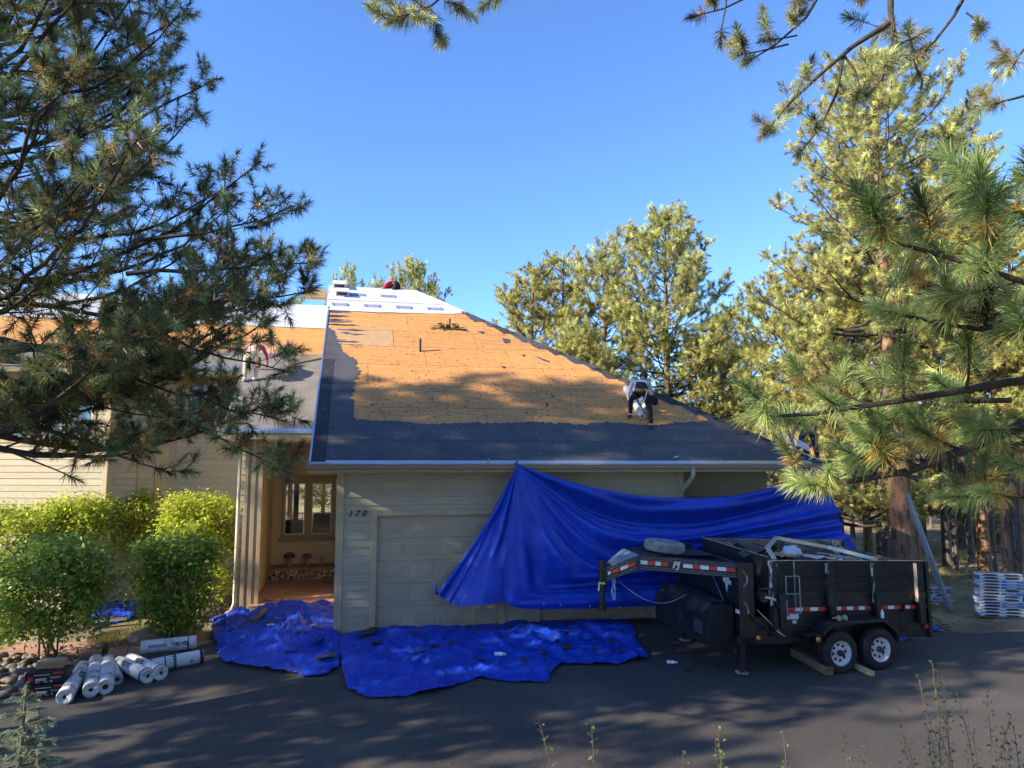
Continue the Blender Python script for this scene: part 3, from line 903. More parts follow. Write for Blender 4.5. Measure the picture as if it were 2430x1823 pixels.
# roof furniture
for px, py, hgt, r_t in ((997, 834, .37, .035), (1067, 779, .30, .032)):
    q = on_roof(px, py); m2 = MB(); m2.lathe([(0, -.1), (r_t, -.1), (r_t, hgt), (r_t * .75, hgt), (r_t * .75, hgt - .1)], 12, (q[0], q[1], q[2])); m2.build("vent_pipe", DARKM, groof, smooth=False)
for k, (px, py) in enumerate(((812, 700), (806, 682))):
    q = rs(px, py); m2 = MB()
    m2.hexa([rp(q[0] - .22, q[1] - .18, .03), rp(q[0] + .22, q[1] - .18, .03), rp(q[0] + .22, q[1] + .2, .03), rp(q[0] - .22, q[1] + .2, .03), rp(q[0] - .20, q[1] - .16, .20), rp(q[0] + .20, q[1] - .16, .20), rp(q[0] + .18, q[1] + .18, .13), rp(q[0] - .18, q[1] + .18, .13)])
    v_ = m2.build("roof_vent", WRAP, groof, bevel=.01)
    m3 = MB(); m3.hexa([rp(q[0] - .24, q[1] - .26, .19), rp(q[0] + .24, q[1] - .26, .19), rp(q[0] + .22, q[1] + .2, .15), rp(q[0] - .22, q[1] + .2, .15), rp(q[0] - .24, q[1] - .26, .22), rp(q[0] + .24, q[1] - .26, .22), rp(q[0] + .22, q[1] + .2, .18), rp(q[0] - .22, q[1] + .2, .18)])
    m3.build("hood", WRAP, v_, bevel=.006)
    m4 = MB(); m4.add([rp(q[0] - .16, q[1] - .181, .06), rp(q[0] + .16, q[1] - .181, .06), rp(q[0] + .16, q[1] - .178, .15), rp(q[0] - .16, q[1] - .178, .15)], [(0, 1, 2, 3)]); m4.build("louvre", DARKM, v_)
MB().box(-1.45, -.72, RIDGE_B - .55, RIDGE_B - .2, 9.05, 9.33).build("ridge_block", PINEW, house)
# eave: fascia, soffit, gutter, metal edge
MB().box(-.60, 11.43, EV_B + .0, EV_B + .03, 3.36, 3.545).build("fascia", TRIM, groof, bevel=.004)
MB().box(-.58, 11.40, EV_B + .03, -.03, 3.375, 3.40).build("soffit", SOFFIT, groof)
MB().box(7.9, 11.0, -.03, 1.19, 3.375, 3.40).build("soffit", SOFFIT, groof)
prof = [(-.002, 3.555), (-.002, 3.42), (-.075, 3.42), (-.105, 3.47), (-.105, 3.50), (-.125, 3.52), (-.125, 3.555), (-.115, 3.555), (-.115, 3.525), (-.097, 3.505), (-.097, 3.475), (-.070, 3.43), (-.012, 3.43), (-.012, 3.555)]
m2 = MB(); m2.prism([(-.66, EV_B + p[0], p[1]) for p in prof], (12.14, 0, 0))
gut = m2.build("gutter", GUTTER, groof)
for a in (-.662, 11.478):
    m2 = MB(); m2.prism([(a, EV_B + p[0], p[1]) for p in prof[:7]], (.004, 0, 0)); m2.build("end_cap", GUTTER, gut)
for a in (-.2, 1.4, 3.0, 4.7, 6.3, 7.9, 9.6):
    MB().beam((a, EV_B, 3.56), (a + .01, EV_B - .118, 3.55), .025, .006).build("hanger", GUTTER, gut)
m2 = MB(); m2.add([rp(-.60, .055, .0125), rp(11.42, .055, .0125), rp(11.42, -.03, .010), rp(-.60, -.03, .010), (-.60, EV_B - .045, 3.50), (11.42, EV_B - .045, 3.50)], [(0, 1, 2, 3), (3, 2, 5, 4)])
m2.build("drip_edge", DRIP, groof, fix=False)
m2 = MB(); m2.add([rp(-.602, 0, .02), rp(-.602, RIDGE_S - 1.9, .02), rp(-.602, RIDGE_S - 1.9, -.03), rp(-.602, 0, -.03), rp(-.56, 0, .021), rp(-.56, RIDGE_S - 1.9, .021)], [(0, 1, 2, 3), (0, 4, 5, 1)]); m2.build("rake_edge", DRIP, groof, fix=False)
m2 = MB(); m2.hexa([rp(-.60, 0, -.22), rp(-.57, 0, -.22), rp(-.57, RIDGE_S, -.22), rp(-.60, RIDGE_S, -.22), rp(-.60, 0, -.03), rp(-.57, 0, -.03), rp(-.57, RIDGE_S, -.03), rp(-.60, RIDGE_S, -.03)]); m2.build("rake_board", TRIM, groof)
m2 = MB(); m2.tube([(8.0, -.60, 3.45), (8.0, -.60, 3.28), (7.98, -.52, 3.18), (7.95, -.20, 2.96), (7.94, -.09, 2.86), (7.94, -.09, -.1)], .055, 8); m2.build("downspout", SPOUT, house, smooth=True)
# gable strip over the lower roof
m2 = MB(); m2.add([(-.02, 0, 3.4), (-.02, RIDGE_B, 9.4), (-.02, 2 * RIDGE_B, 3.4)], [(0, 1, 2)]); m2.build("gable", SIDING, house, fix=False)

# --- left roof with the porch extension
LB, LZ = 3.25, 4.39
LRS = (10.9 - LB) / CS; US = (6.25 - LB) / CS      # ridge and upper eave along the slope
lr = MB()
for (a0, a1, s0, s1) in ((-2.95, -.62, 0, US), (-14.0, -.62, US, LRS)):
    t_ = [rp(a0, s0, -.02, LB, LZ), rp(a1, s0, -.02, LB, LZ), rp(a1, s1, -.02, LB, LZ), rp(a0, s1, -.02, LB, LZ)]
    lr.hexa([*[(p[0], p[1], p[2] - .12) for p in t_], *t_])
rz = LZ + PITCH_R * (10.9 - LB)
lr.add([(-14, 10.9, rz - .02), (-.62, 10.9, rz - .02), (-.62, 17.5, rz - 4.2), (-14, 17.5, rz - 4.2)], [(0, 1, 2, 3)])
lroof = lr.build("left_roof", SOFFIT, house)
sO0, sO1 = rs(640, 838, LB, LZ)[1], rs(700, 778, LB, LZ)[1]
sO0 = max(sO0, US + .8)
for r in range(int((sO1 - sO0) / 1.22) + 2):
    s0, s1 = sO0 - .3 + r * 1.22, min(sO0 - .3 + (r + 1) * 1.22, sO1 + .3)
    if s1 - s0 < .1: continue
    a = -14.0 - (1.22 if r % 2 else 0)
    while a < -.7:
        q = clip_poly([(a + .003, s0 + .003), (a + 2.437, s0 + .003), (a + 2.437, s1 - .003), (a + .003, s1 - .003)], 1, 0, -.64)
        q = clip_poly(q, -1, 0, 13.98) if len(q) > 2 else q
        if len(q) > 2: sheet(q, -.018, random.uniform(-.001, .001), LB, LZ).build("plywood_sheet", PLYS if random.random() < .12 else PLY, lroof)
        a += 2.44
tri_sheet(sheet([(-14, US + .01), (-2.96, US + .01), (-2.96, US), (-2.95, US), (-.64, US)] + ragged([(-.64, sO0), (-4, sO0 + .02), (-9, sO0 - .03), (-14, sO0)], .02, .15, 6), -.002, .006, LB, LZ), "felt_sheet", FELTG, lroof)
tri_sheet(sheet([(-2.95, .0), (-.64, .0), (-.64, US + .15), (-2.95, US + .15)], .0, .005, LB, LZ).xf(lambda v: v + Vector((0, 0, .003))), "felt_sheet", FELTG, lroof)
tri_sheet(sheet([(-2.95, .05), (-2.60, .05), (-2.60, US), (-2.95, US)], .009, .012, LB, LZ), "felt_strip", FELTG, lroof)
Pn = []
for i in range(60):
    row = []
    for j in range(12):
        a = -14 + (14 - .60) * i / 59; s = sO1 + (LRS + .04 - sO1) * j / 11
        row.append(rp(a, s, .012 + .02 * abs(mnoise.noise(Vector((a * .6, s * 3.5, 4)))), LB, LZ))
    Pn.append(row)
m2 = MB(); m2.grid(Pn); m2.build("underlayment", WRAP, lroof, smooth=True, fix=False)
MB().box(-2.95, -.62, LB - .02, LB + .012, LZ - .22, LZ - .03).build("fascia", TRIM, lroof, bevel=.004)
ub = LB + US * CS; uz = LZ + US * SN
MB().box(-14, -2.96, ub - .02, ub + .012, uz - .24, uz - .03).build("fascia", TRIM, lroof, bevel=.004)
MB().box(-14, -2.96, ub + .012, 6.95, uz - .24, uz - .215).build("soffit", SOFFIT, lroof)
MB().box(-2.9, -.62, LB + .012, 8.2, LZ - .24, LZ - .215).build("porch_ceiling", SIDING_BOUNCE, lroof)
m2 = MB()
for a0, a1, b_, z_ in ((-2.95, -.62, LB, LZ), (-14, -2.96, ub, uz)):
    m2.add([(a0, b_ - .04, z_ - .06), (a1, b_ - .04, z_ - .06), (a1, b_ - .03, z_ + .0), (a0, b_ - .03, z_ + .0), (a1, b_ + .07, z_ + .07), (a0, b_ + .07, z_ + .07)], [(0, 1, 2, 3), (3, 2, 4, 5)])
m2.build("drip_edge", DRIP, lroof, fix=False)
m2 = MB(); m2.hexa([rp(-2.98, 0, -.2, LB, LZ), rp(-2.95, 0, -.2, LB, LZ), rp(-2.95, US, -.2, LB, LZ), rp(-2.98, US, -.2, LB, LZ), rp(-2.98, 0, .004, LB, LZ), rp(-2.95, 0, .004, LB, LZ), rp(-2.95, US, .004, LB, LZ), rp(-2.98, US, .004, LB, LZ)]); m2.build("rake_board", TRIM, lroof)
# ------------------------------------------------------------------ tarpaulins
def fpt(px, py, b):                  # world point of a sight line on a plane parallel to the front
    q = on_front(px, py, b); return hw(*q)


def hang_tarp():
    A = on_front(1228, 1101, -.72)
    NU, NV = 110, 90
    root = empty("hanging_tarp", hw(A[0], -.72, 0).tolist())
    tag(root, "large blue tarp hung from the gutter in front of the garage doors", "tarp")
    inv = np.array(root.location)
    # right hand sheet: lines fan out from the tie point and sweep to the right edge
    TR = on_front(1960, 1106, -.72); BR = on_front(2052, 1420, -.9)
    Pm = []
    for i in range(NU):
        u = i / (NU - 1); row = []
        for j in range(NV):
            v = j / (NV - 1)
            E = np.array(TR) * (1 - v) + np.array(BR) * v
            Cc = np.array(on_front(1640 - 460 * v ** .8, 1262 + 192 * v ** .9, -.75 - .05 * v))
            wgt = 1.0 + 12.0 * v ** 1.7
            b0, b1, b2 = (1 - u) ** 2, 2 * u * (1 - u) * wgt, u * u
            q = (b0 * np.array(A) + b1 * Cc + b2 * E) / (b0 + b1 + b2)
            env = min(1, u * 5) * (1 - .72 * sm((v - .45) / .5))
            f = .25 * env * (math.sin(v * 23 + 1.5 * mnoise.noise(Vector((u * 2.2, v * 3, 1)))) * (.55 + .45 * math.sin(v * 9 + 1)))
            f += .06 * env * math.sin(v * 61 + 3 * mnoise.noise(Vector((u * 3, v * 4, 5))))
            rs_ = sm((u - .72) / .28) * (1 - sm((v - .9) / .1) * .3)
            f += .05 * rs_ * math.sin(q[0] * 7.5 + 2 * mnoise.noise(Vector((q[0], q[2], 2))))
            f += .06 * mnoise.noise(Vector((q[0] * .9, q[2] * .9, 4))) + .012 * mnoise.noise(Vector((q[0] * 5, q[2] * 5, 4)))
            q = q + np.array([0, -f - .10 * math.sin(min(1, u * 2) * math.pi) * (1 - v), .35 * f * env])
            row.append((hw(*q) - inv).tolist())
        Pm.append(row)
    m2 = MB(); m2.grid(Pm); m2.build("sheet", TARP, root, smooth=True, fix=False)
    # left hand triangle, gathered and tied to the door
    LT = np.array(on_front(1036, 1408, -.14))
    Pm = []
    for i in range(60):
        u = i / 59; row = []
        for j in range(50):
            v = j / 49
            # v runs from the tie down, u from the left edge to the middle fold
            base_px = np.interp(u, [0, .12, .30, .55, .8, 1], [1036, 1062, 1092, 1140, 1195, 1232])
            base_py = np.interp(u, [0, .12, .30, .55, .8, 1], [1408, 1428, 1440, 1436, 1430, 1432])
            Bt = np.array(on_front(base_px, base_py, -.14 - .58 * sm(u * 1.6)))
            q = np.array(A) + (Bt - np.array(A)) * v
            sag = .10 * math.sin(math.pi * v) * (1 - u)
            f = .07 * math.sin(math.pi * min(1, v * 1.3)) * math.sin(u * 17 + 1.5 * mnoise.noise(Vector((u * 2, v * 3, 0)))) * (.4 + v)
            tie = math.exp(-((u) / .25) ** 2) * sm((v - .4) / .6)
            f += .05 * tie * math.sin(u * 60) + .03 * mnoise.noise(Vector((q[0] * 2, q[2] * 2, 6)))
            q = q + np.array([sag * .8, -f, -sag * .4])
            row.append((hw(*q) - inv).tolist())
        Pm.append(row)
    m2 = MB(); m2.grid(Pm); m2.build("side_sheet", TARP, root, smooth=True, fix=False)
    m2 = MB(); q = hw(*LT) - inv
    m2.tube([q + np.array([.0, -.02, -.02]), q + np.array([-.01, -.03, .08]), q + np.array([-.03, -.05, .20])], [.03, .018, .035], 7); m2.build("tied_corner", TARP, root, smooth=True)
    m2 = MB()
    for k, (px, py) in enumerate(((1290, 1437), (1330, 1440), (1400, 1443), (1470, 1446), (1540, 1449))):
        q = hw(*on_front(px, py - 4, -.86)) - inv
        m2.lathe([(.008, -.004), (.02, -.004), (.02, .004), (.008, .004)], 10, q, 'y', closed=True)
    tag(m2.build("eyelets", CHROME, root), kind="stuff")
    m2 = MB(); q = hw(*on_front(1160, 1098, -.68)) - inv; q0 = np.zeros(3) + hw(*A) - inv
    m2.tube([q0 + np.array([0, 0, -.06]), q0 + np.array([-.02, 0, .05]), q0 + np.array([0, .10, .06])], .02, 6); m2.build("tie_cord", TARP, root)


hang_tarp()


TARPV = []


def on_tarp(px, py):
    """where a sight line meets the crumpled sheets (else the ground)"""
    w = on_ground(px, py); d = ray(px, py); d = d / np.linalg.norm(d); best = None
    for V in TARPV:
        r = V - EYE; t = r @ d; off = np.linalg.norm(r - t[:, None] * d, axis=1); k = int(np.argmin(off))
        if off[k] < .12 and (best is None or t[k] < best[0]): best = (t[k], V[k])
    return best[1] + np.array([0, 0, .012]) if best is not None else w


def ground_tarp(name, label, near, far, n, m, amp, seed, mt=TARPG, lift=.03, hump=None):
    """near / far: photo outlines of the two long edges"""
    def res(poly, k):
        p = np.array([on_ground(*q)[:2] for q in poly]); d = np.r_[0, np.cumsum(np.linalg.norm(np.diff(p, axis=0), axis=1))]
        t = np.linspace(0, d[-1], k); return np.stack([np.interp(t, d, p[:, 0]), np.interp(t, d, p[:, 1])], 1)
    N_, F_ = res(near, n), res(far, n)
    c = (N_.mean(0) + F_.mean(0)) / 2; oz = float(g(c[0], c[1]))
    Pm = []
    for i in range(n):
        row = []
        for j in range(m):
            t = j / (m - 1); p = N_[i] * (1 - t) + F_[i] * t
            ew = min(1, 5 * t, 5 * (1 - t), 6 * i / n + .1, 6 * (n - 1 - i) / n + .1)
            v = Vector((p[0], p[1], seed))
            p = p + .10 * np.array([mnoise.noise(v * 1.4), mnoise.noise(v * 1.4 + Vector((9, 9, 9)))])
            wv = Vector((p[0] * 1.1 + .6 * mnoise.noise(v * .7), p[1] * 1.7, seed))
            fold = 0
            for q_, (an, fr, am) in enumerate(((.5 + seed, 1.0, 1.0), (1.7 + seed * .7, 1.5, .8), (2.6 + seed * .3, 2.3, .5), (.1 + seed, 3.6, .3), (2.1 + seed, 5.2, .2))):
                w_ = p[0] * math.cos(an) + p[1] * math.sin(an) + .55 * mnoise.noise(v * .9 + Vector((q_ * 5, 0, 0)))
                l_ = -p[0] * math.sin(an) + p[1] * math.cos(an)
                tri = 1 - abs(((w_ * fr * .75) % 1.0) * 2 - 1)
                on = max(0, mnoise.noise(Vector((w_ * fr * .35, l_ * .55, seed + q_ * 3.3))) + .12) * 1.7
                fold += am * max(0, (tri - .55) / .45) ** 1.3 * on
            wv = v + Vector((.45 * mnoise.noise(v * 1.1), .45 * mnoise.noise(v * 1.1 + Vector((4, 4, 4))), 0)); wv.y *= 1.35
            for fr, am in ((.85, .75), (1.9, .5), (3.9, .22)):
                fold += am * max(0, 1 - abs(mnoise.noise(wv * fr)) * 4.2) ** 1.2
            z = amp * fold * (.35 + .65 * ew) + .012 * mnoise.noise(v * 5)
            z += amp * .55 * max(0, mnoise.noise(v * .8))
            if hump is not None: z += hump(i / (n - 1), t)
            row.append((p[0] - c[0], p[1] - c[1], float(g(p[0], p[1])) + lift + max(-.01, z) - oz))
        Pm.append(row)
    m2 = MB(); m2.grid(Pm)
    o = m2.build(name, mt, None, smooth=True, loc=(c[0], c[1], oz), fix=False)
    TARPV.append(np.array(Pm, float).reshape(-1, 3) + np.array([c[0], c[1], oz]))
    tag(o, label, "tarp")
    ey = MB()
    for k in range(3, n - 3, max(4, n // 9)):
        p_ = Vector(Pm[k][1]) + Vector((0, .03, .012)); ey.lathe([(.008, -.003), (.022, -.003), (.022, .003), (.008, .003)], 9, p_, 'z', closed=True)
    tag(ey.build("eyelets", CHROME, o), kind="stuff")
    return o


tarpR = ground_tarp("ground_tarp", "wide blue tarp spread on the driveway under the garage doors",
                    [(806, 1600), (830, 1640), (870, 1662), (950, 1655), (1050, 1640), (1145, 1612), (1220, 1622), (1296, 1624), (1312, 1600), (1330, 1578), (1400, 1580), (1470, 1580), (1535, 1566)],
                    [(800, 1512), (850, 1500), (930, 1490), (1000, 1490), (1100, 1492), (1190, 1480), (1260, 1472), (1340, 1478), (1400, 1478), (1480, 1476), (1500, 1490), (1512, 1505), (1500, 1520)], 200, 80, .105, 3)
tarpL = ground_tarp("ground_tarp", "crumpled blue tarp heaped before the porch, covered in torn scraps",
                    [(512, 1548), (520, 1570), (560, 1584), (640, 1598), (690, 1606), (720, 1612), (780, 1606), (806, 1585)],
                    [(500, 1472), (540, 1458), (580, 1440), (640, 1430), (700, 1438), (730, 1440), (780, 1430), (798, 1440)], 150, 90, .145, 8,
                    hump=lambda u, t: .05 * math.exp(-((t - .25) / .16) ** 2) * (1 - .6 * u))
tarpS = ground_tarp("ground_tarp", "small sunlit blue tarp lying behind the left shrubs",
                    [(200, 1502), (250, 1486), (300, 1476), (335, 1466)], [(222, 1446), (260, 1432), (300, 1430), (345, 1428)], 50, 36, .12, 15)
tarpW = ground_tarp("ground_tarp", "bunched blue tarp end behind the trailer's rear wheel",
                    [(2126, 1530), (2140, 1526), (2162, 1522)], [(2130, 1500), (2146, 1500), (2165, 1508)], 26, 22, .10, 21)
tarpB = ground_tarp("ground_tarp", "flat blue tarp corner poking out behind the trailer tailgate",
                    [(2188, 1503), (2215, 1502), (2242, 1501)], [(2180, 1468), (2198, 1478), (2215, 1488)], 26, 18, .05, 25)


# torn shingle scraps and rubbish lying on the tarps and the drive
def scrap_mesh(seed, mt):
    r = random.Random(seed); n = r.randint(7, 10); m2 = MB()
    pts = []
    for k in range(n):
        t = 2 * math.pi * k / n; q = r.uniform(.55, 1.15)
        pts.append((q * math.cos(t), .6 * q * math.sin(t)))
    top = [(p[0], p[1], .05 + .16 * mnoise.noise(Vector((p[0] * 1.5, p[1] * 1.5, seed)))) for p in pts]
    bot = [(p[0], p[1], z - .05) for p, (_, _, z) in zip(pts, top)]
    m2.add(top + bot + [(0, 0, .12), (0, 0, .07)], [(i, (i + 1) % n, 2 * n) for i in range(n)] + [(n + (i + 1) % n, n + i, 2 * n + 1) for i in range(n)] + [(i, n + i, n + (i + 1) % n, (i + 1) % n) for i in range(n)])
    return m2.mesh("shingle_scrap", mt)


scrapD = [scrap_mesh(k, SHING) for k in range(5)]; scrapT = [scrap_mesh(k + 9, SHINGT) for k in range(3)]


def drop(me, x, y, z, s, name="shingle_scrap", tilt=.2):
    o = link(name, me, None, (x, y, z), (random.uniform(-tilt, tilt), random.uniform(-tilt, tilt), random.uniform(0, 6.3)))
    o.scale = (s, s, s); return o


for lst, lab, grp, meshes in (
        ([(1140, 1565, .12), (990, 1550, .10), (1035, 1535, .15), (1070, 1528, .12), (1245, 1570, .16), (1290, 1548, .14), (1340, 1535, .20), (1350, 1500, .14), (1415, 1540, .10), (1460, 1520, .10), (1470, 1548, .12), (1275, 1530, .08), (900, 1525, .30), (870, 1515, .22), (1005, 1545, .10), (1420, 1515, .06), (1140, 1540, .06), (1320, 1520, .09)],
         "torn dark shingle scrap lying on the wide blue garage tarp", "scraps on the garage tarp", scrapD),
        ([(600, 1475, .18), (640, 1480, .16), (715, 1500, .22), (760, 1520, .20), (780, 1560, .25), (705, 1590, .14), (690, 1545, .12), (750, 1490, .14), (560, 1478, .14)],
         "torn dark shingle scrap lying on the crumpled porch tarp", "scraps on the porch tarp", scrapD),
        ([(625, 1460, .14), (660, 1468, .12), (700, 1462, .10), (720, 1478, .14), (745, 1485, .10), (768, 1462, .10), (600, 1445, .14)],
         "torn tan shingle scrap on the crumpled porch tarp", "tan scraps on the porch tarp", scrapT),
        ([(1620, 1590, .16), (1650, 1588, .20), (1700, 1580, .12), (1600, 1545, .10), (1560, 1530, .14), (1640, 1550, .10), (1690, 1605, .15), (1555, 1510, .10), (1280, 1655, .05)],
         "dark shingle scrap on the shaded asphalt under the trailer tongue", "scraps on the driveway", scrapD)):
    for px, py, s in lst:
        w = on_tarp(px, py) if "tarp" in lab else on_ground(px, py)
        tag(drop(random.choice(meshes), w[0], w[1], w[2], s), lab, "shingle scrap", grp)
w = on_tarp(872, 1508); tag(drop(scrapD[1], w[0], w[1], w[2] + .05, .32), "large dark felt flap folded up at the garage corner", "felt scrap")
# dead branch and pale membrane piece by the porch
w0, w1 = on_tarp(605, 1478) + np.array([0, 0, .05]), on_tarp(632, 1452) + np.array([0, 0, .06]); c = w0
m2 = MB(); m2.tube([(0, 0, 0), tuple((w1 - w0) * .4 + np.array([.05, 0, .06])), tuple((w1 - w0) * .75 + np.array([0, 0, .05])), tuple(w1 - w0)], [.05, .06, .045, .02], 7)
o = m2.build("wood_splinter", LUMBER, None, smooth=True, loc=w0.tolist()); tag(o, "curved strip of old wood on the porch tarp", "wood scrap")
c = [on_ground(*p, .05) for p in ((650, 1436), (700, 1420), (712, 1445), (668, 1452))]
m2 = MB(); cc = np.mean(c, 0)
Pm = []
for i in range(12):
    row = []
    for j in range(12):
        s, t = i / 11, j / 11; q = (1 - s) * (1 - t) * c[0] + s * (1 - t) * c[1] + s * t * c[2] + (1 - s) * t * c[3]
        row.append((q - cc + np.array([0, 0, .05 * abs(mnoise.noise(Vector((q[0] * 3, q[1] * 3, 2))))])).tolist())
    Pm.append(row)
m2.grid(Pm); o = m2.build("membrane_scrap", FELTG, None, smooth=True, loc=cc.tolist(), fix=False); tag(o, "pale grey membrane scrap at the porch step", "membrane scrap")


def bottle(label, px, py, lift, rz, lay=True, r=.033, L=.20, w=None):
    w = (on_tarp(px, py) if lift else on_ground(px, py)) if w is None else w
    root = empty("plastic_bottle", (w[0], w[1], w[2] + (r if lay else 0)), rz)
    if lay: root.rotation_euler = (math.radians(88), 0, rz)
    tag(root, label, "bottle")
    m2 = MB(); m2.lathe([(0, 0), (r * .9, 0), (r, .01), (r, L * .3), (r * .9, L * .36), (r, L * .45), (r, L * .68), (r * .45, L * .86), (r * .4, L * .92)], 12); m2.build("body", CLEAR, root, smooth=True)
    m2 = MB(); m2.lathe([(0, L), (r * .42, L), (r * .42, L * .9), (0, L * .9)], 10); m2.build("cap", WHTREF, root)
    m2 = MB(); m2.lathe([(r * 1.01, L * .46), (r * 1.01, L * .66)], 12); m2.build("wrapper", WHTREF, root, smooth=True)


bottle("empty plastic bottle lying on the asphalt before the trailer tongue", 1583, 1575, 0, 1.2)
bottle("crushed plastic bottle lying in the middle of the garage tarp", 1172, 1560, .12, 1.4, L=.22, r=.04)
bottle("clear plastic bottle among the scraps on the porch tarp", 632, 1490, .16, 2.0)

# metal trim and a pole dropped by the small tarp
for (p0, p1, wd, nm, lb, lf) in (((205, 1478), (300, 1470), .16, "metal_flashing", "wide grey metal flashing lying across the small blue tarp", .14), ((192, 1486), (290, 1462), .12, "metal_flashing", "second strip of metal flashing under the wide one", .09), ((205, 1518), (282, 1498), .05, "metal_trim", "thin metal trim length lying on the lawn", .04)):
    a_, b_ = on_ground(*p0, lf), on_ground(*p1, lf); m2 = MB()
    m2.beam((0, 0, 0), tuple(b_ - a_), wd, .006); m2.beam((0, 0, .03), tuple(b_ - a_ + np.array([0, 0, .03])), .006, .06)
    o = m2.build(nm, FLASHM, None, loc=a_.tolist()); tag(o, lb, "flashing")
# ------------------------------------------------------------------ dump trailer
TH = math.radians(17)
TXV = np.array([math.cos(TH), math.sin(TH), 0]); TYV = np.array([-math.sin(TH), math.cos(TH), 0])
T0 = np.array([6.12, 13.67, .07]) + .45 * TXV; T0[2] = -.335
trailer = empty("dump_trailer", T0.tolist(), TH)
tag(trailer, "black gooseneck dump trailer with plank sides full of roofing debris", "trailer")
TS = lambda v: Vector((v.x, v.y, v.z - .04 * v.x + .065 * v.y))       # it stands nose up and leans with the slope


def tp(m2, name, mt, parent=trailer, bevel=.006, smooth=False): return m2.xf(TS).build(name, mt, parent, smooth=smooth, bevel=bevel)


YN, YF, XF, XR = .30, 2.62, -1.70, 1.98
# steel body
tp(B(XF, XR, YN + .06, YF - .06, .72, .78), "floor", BLACKD)
tp(B(XF, XR, YN + .03, YN + .06, .62, 1.40), "side_panel", BLACKP)
tp(B(XF, XR, YF - .06, YF - .03, .62, 1.40), "side_panel", BLACKD)
tp(B(XF, XF + .03, YN + .06, YF - .06, .62, 1.40), "front_panel", BLACKP)
rail = tp(B(XF - .01, XR, YN + .005, YN + .03, 1.035, 1.145), "side_rail", BLACKP)
tp(B(XF, XR, YN + .0, YN + .03, .76, .80), "lower_rail", BLACKP)
tp(B(XF, XR, YN + .0, YN + .03, 1.36, 1.40), "upper_rail", BLACKP)
# frame
for y in (YN + .32, YF - .42): tp(B(-2.35, XR - .05, y, y + .1, .47, .66), "frame_rail", BLACKP)
tp(B(-2.45, -1.30, YN + .02, YN + .14, .47, .62), "outrigger", BLACKP)
tp(B(XF + .05, XR, YN + .035, YN + .055, .50, .62), "skirt", BLACKP)
# planks above the steel, two boards high, weathered inside
for z0, z1 in ((1.402, 1.690), (1.698, 1.985)):
    for x0, x1 in ((XF + .01, XR - .02),):
        tp(B(x0, x1, YN + .015, YN + .055, z0, z1), "plank", PLANKB)
        tp(B(x0 + .02, x1 - .02, YN + .056, YN + .062, z0 + .005, z1 - .005), "plank_inner_face", PLANKW)
    for x0, x1 in ((XF + .01, .55), (.555, XR - .02)):
        tp(B(x0, x1, YF - .055, YF - .015, z0, z1 + .05 * (z0 > 1.5)), "plank", PLANKW)
    tp(B(XF - .04, XF + .005, YN + .05, YF - .05, z0, z1 + .06 * (z0 > 1.5)), "plank", PLANKB)
    tp(B(XF + .006, XF + .012, YN + .07, YF - .07, z0, z1), "plank_inner_face", PLANKW)
    tp(B(XR - .06, XR - .02, YN + .07, YF - .07, z0, z1 - .1), "plank", PLANKW)
tp(B(XF + .01, XR - .02, YN + .012, YN + .058, 1.987, 1.992), "plank_edge", PLANKE, bevel=0)
tp(B(XF - .035, XF + .004, YN + .05, YF - .05, 2.048, 2.052), "plank_edge", PLANKE, bevel=0)
tp(B(XR - .30, XR - .18, YF - .16, YF - .06, 1.4, 2.02), "corner_block", PLANKE)
# stake posts on the near and far side
for i, x in enumerate((-1.52, -.385, .695, 1.75)):
    p_ = tp(B(x - .075, x + .075, YN - .075, YN + .013, 1.16, 1.978), "stake_post", PLANKB)
    tp(B(x - .0775, x - .0755, YN - .073, YN + .010, 1.20 if i > 1 else 1.75, 1.95), "worn_edge", PEELW if i < 3 else PLANKE, p_, bevel=0)
    tp(B(x - .065, x + .065, YN - .10, YN + .004, .80, 1.36), "stake_pocket", BLACKP)
    tp(B(x - .08, x + .08, YN - .115, YN - .101, 1.30, 1.40), "pocket_cap", BLACKD)
    tp(B(x - .05, x + .05, YF - .014, YF + .07, 1.16, 1.97), "stake_post", PLANKB)
tp(B(XF - .055, XF + .0, YN - .06, YN + .012, 1.18, 1.985), "corner_board", PEELW)
tp(B(XF + .002, XF + .10, YN - .058, YN + .010, .75, 1.98), "corner_post", BLACKP)
# tailgate end
tp(B(XR - .015, XR + .06, YN - .02, YN + .08, .58, 1.98), "rear_post", BLACKP)
tp(B(XR - .015, XR + .06, YF - .08, YF + .02, .58, 1.98), "rear_post", BLACKP)
tp(B(XR + .005, XR + .05, YN + .08, YF - .08, .62, 1.40), "tailgate", BLACKP)
tp(B(XR - .02, XR + .08, YN - .03, YF + .03, .50, .60), "rear_bumper", BLACKP)
m2 = MB(); m2.lathe([(0, -.012), (.045, -.012), (.045, 0), (0, 0)], 12, (XR - .10, YN - .02, .72), 'y'); tp(m2, "tail_lamp", REDREF, bevel=0)
# reflective tape
def tape(x0, x1, y, z0, z1, n, first=1):
    w_ = (x1 - x0) / n
    for k in range(n):
        tp(B(x0 + k * w_, x0 + (k + 1) * w_ - .001, y - .003, y, z0, z1), "tape_red" if (k + first) % 2 == 0 else "tape_white", REDREF if (k + first) % 2 == 0 else WHTREF, rail, bevel=0)
tape(-1.54, -.50, YN + .004, 1.06, 1.125, 6); tape(-.28, .56, YN + .004, 1.06, 1.125, 6); tape(.82, 1.30, YN + .004, 1.06, 1.125, 3, 0); tape(1.38, 1.66, YN + .004, 1.06, 1.125, 2)
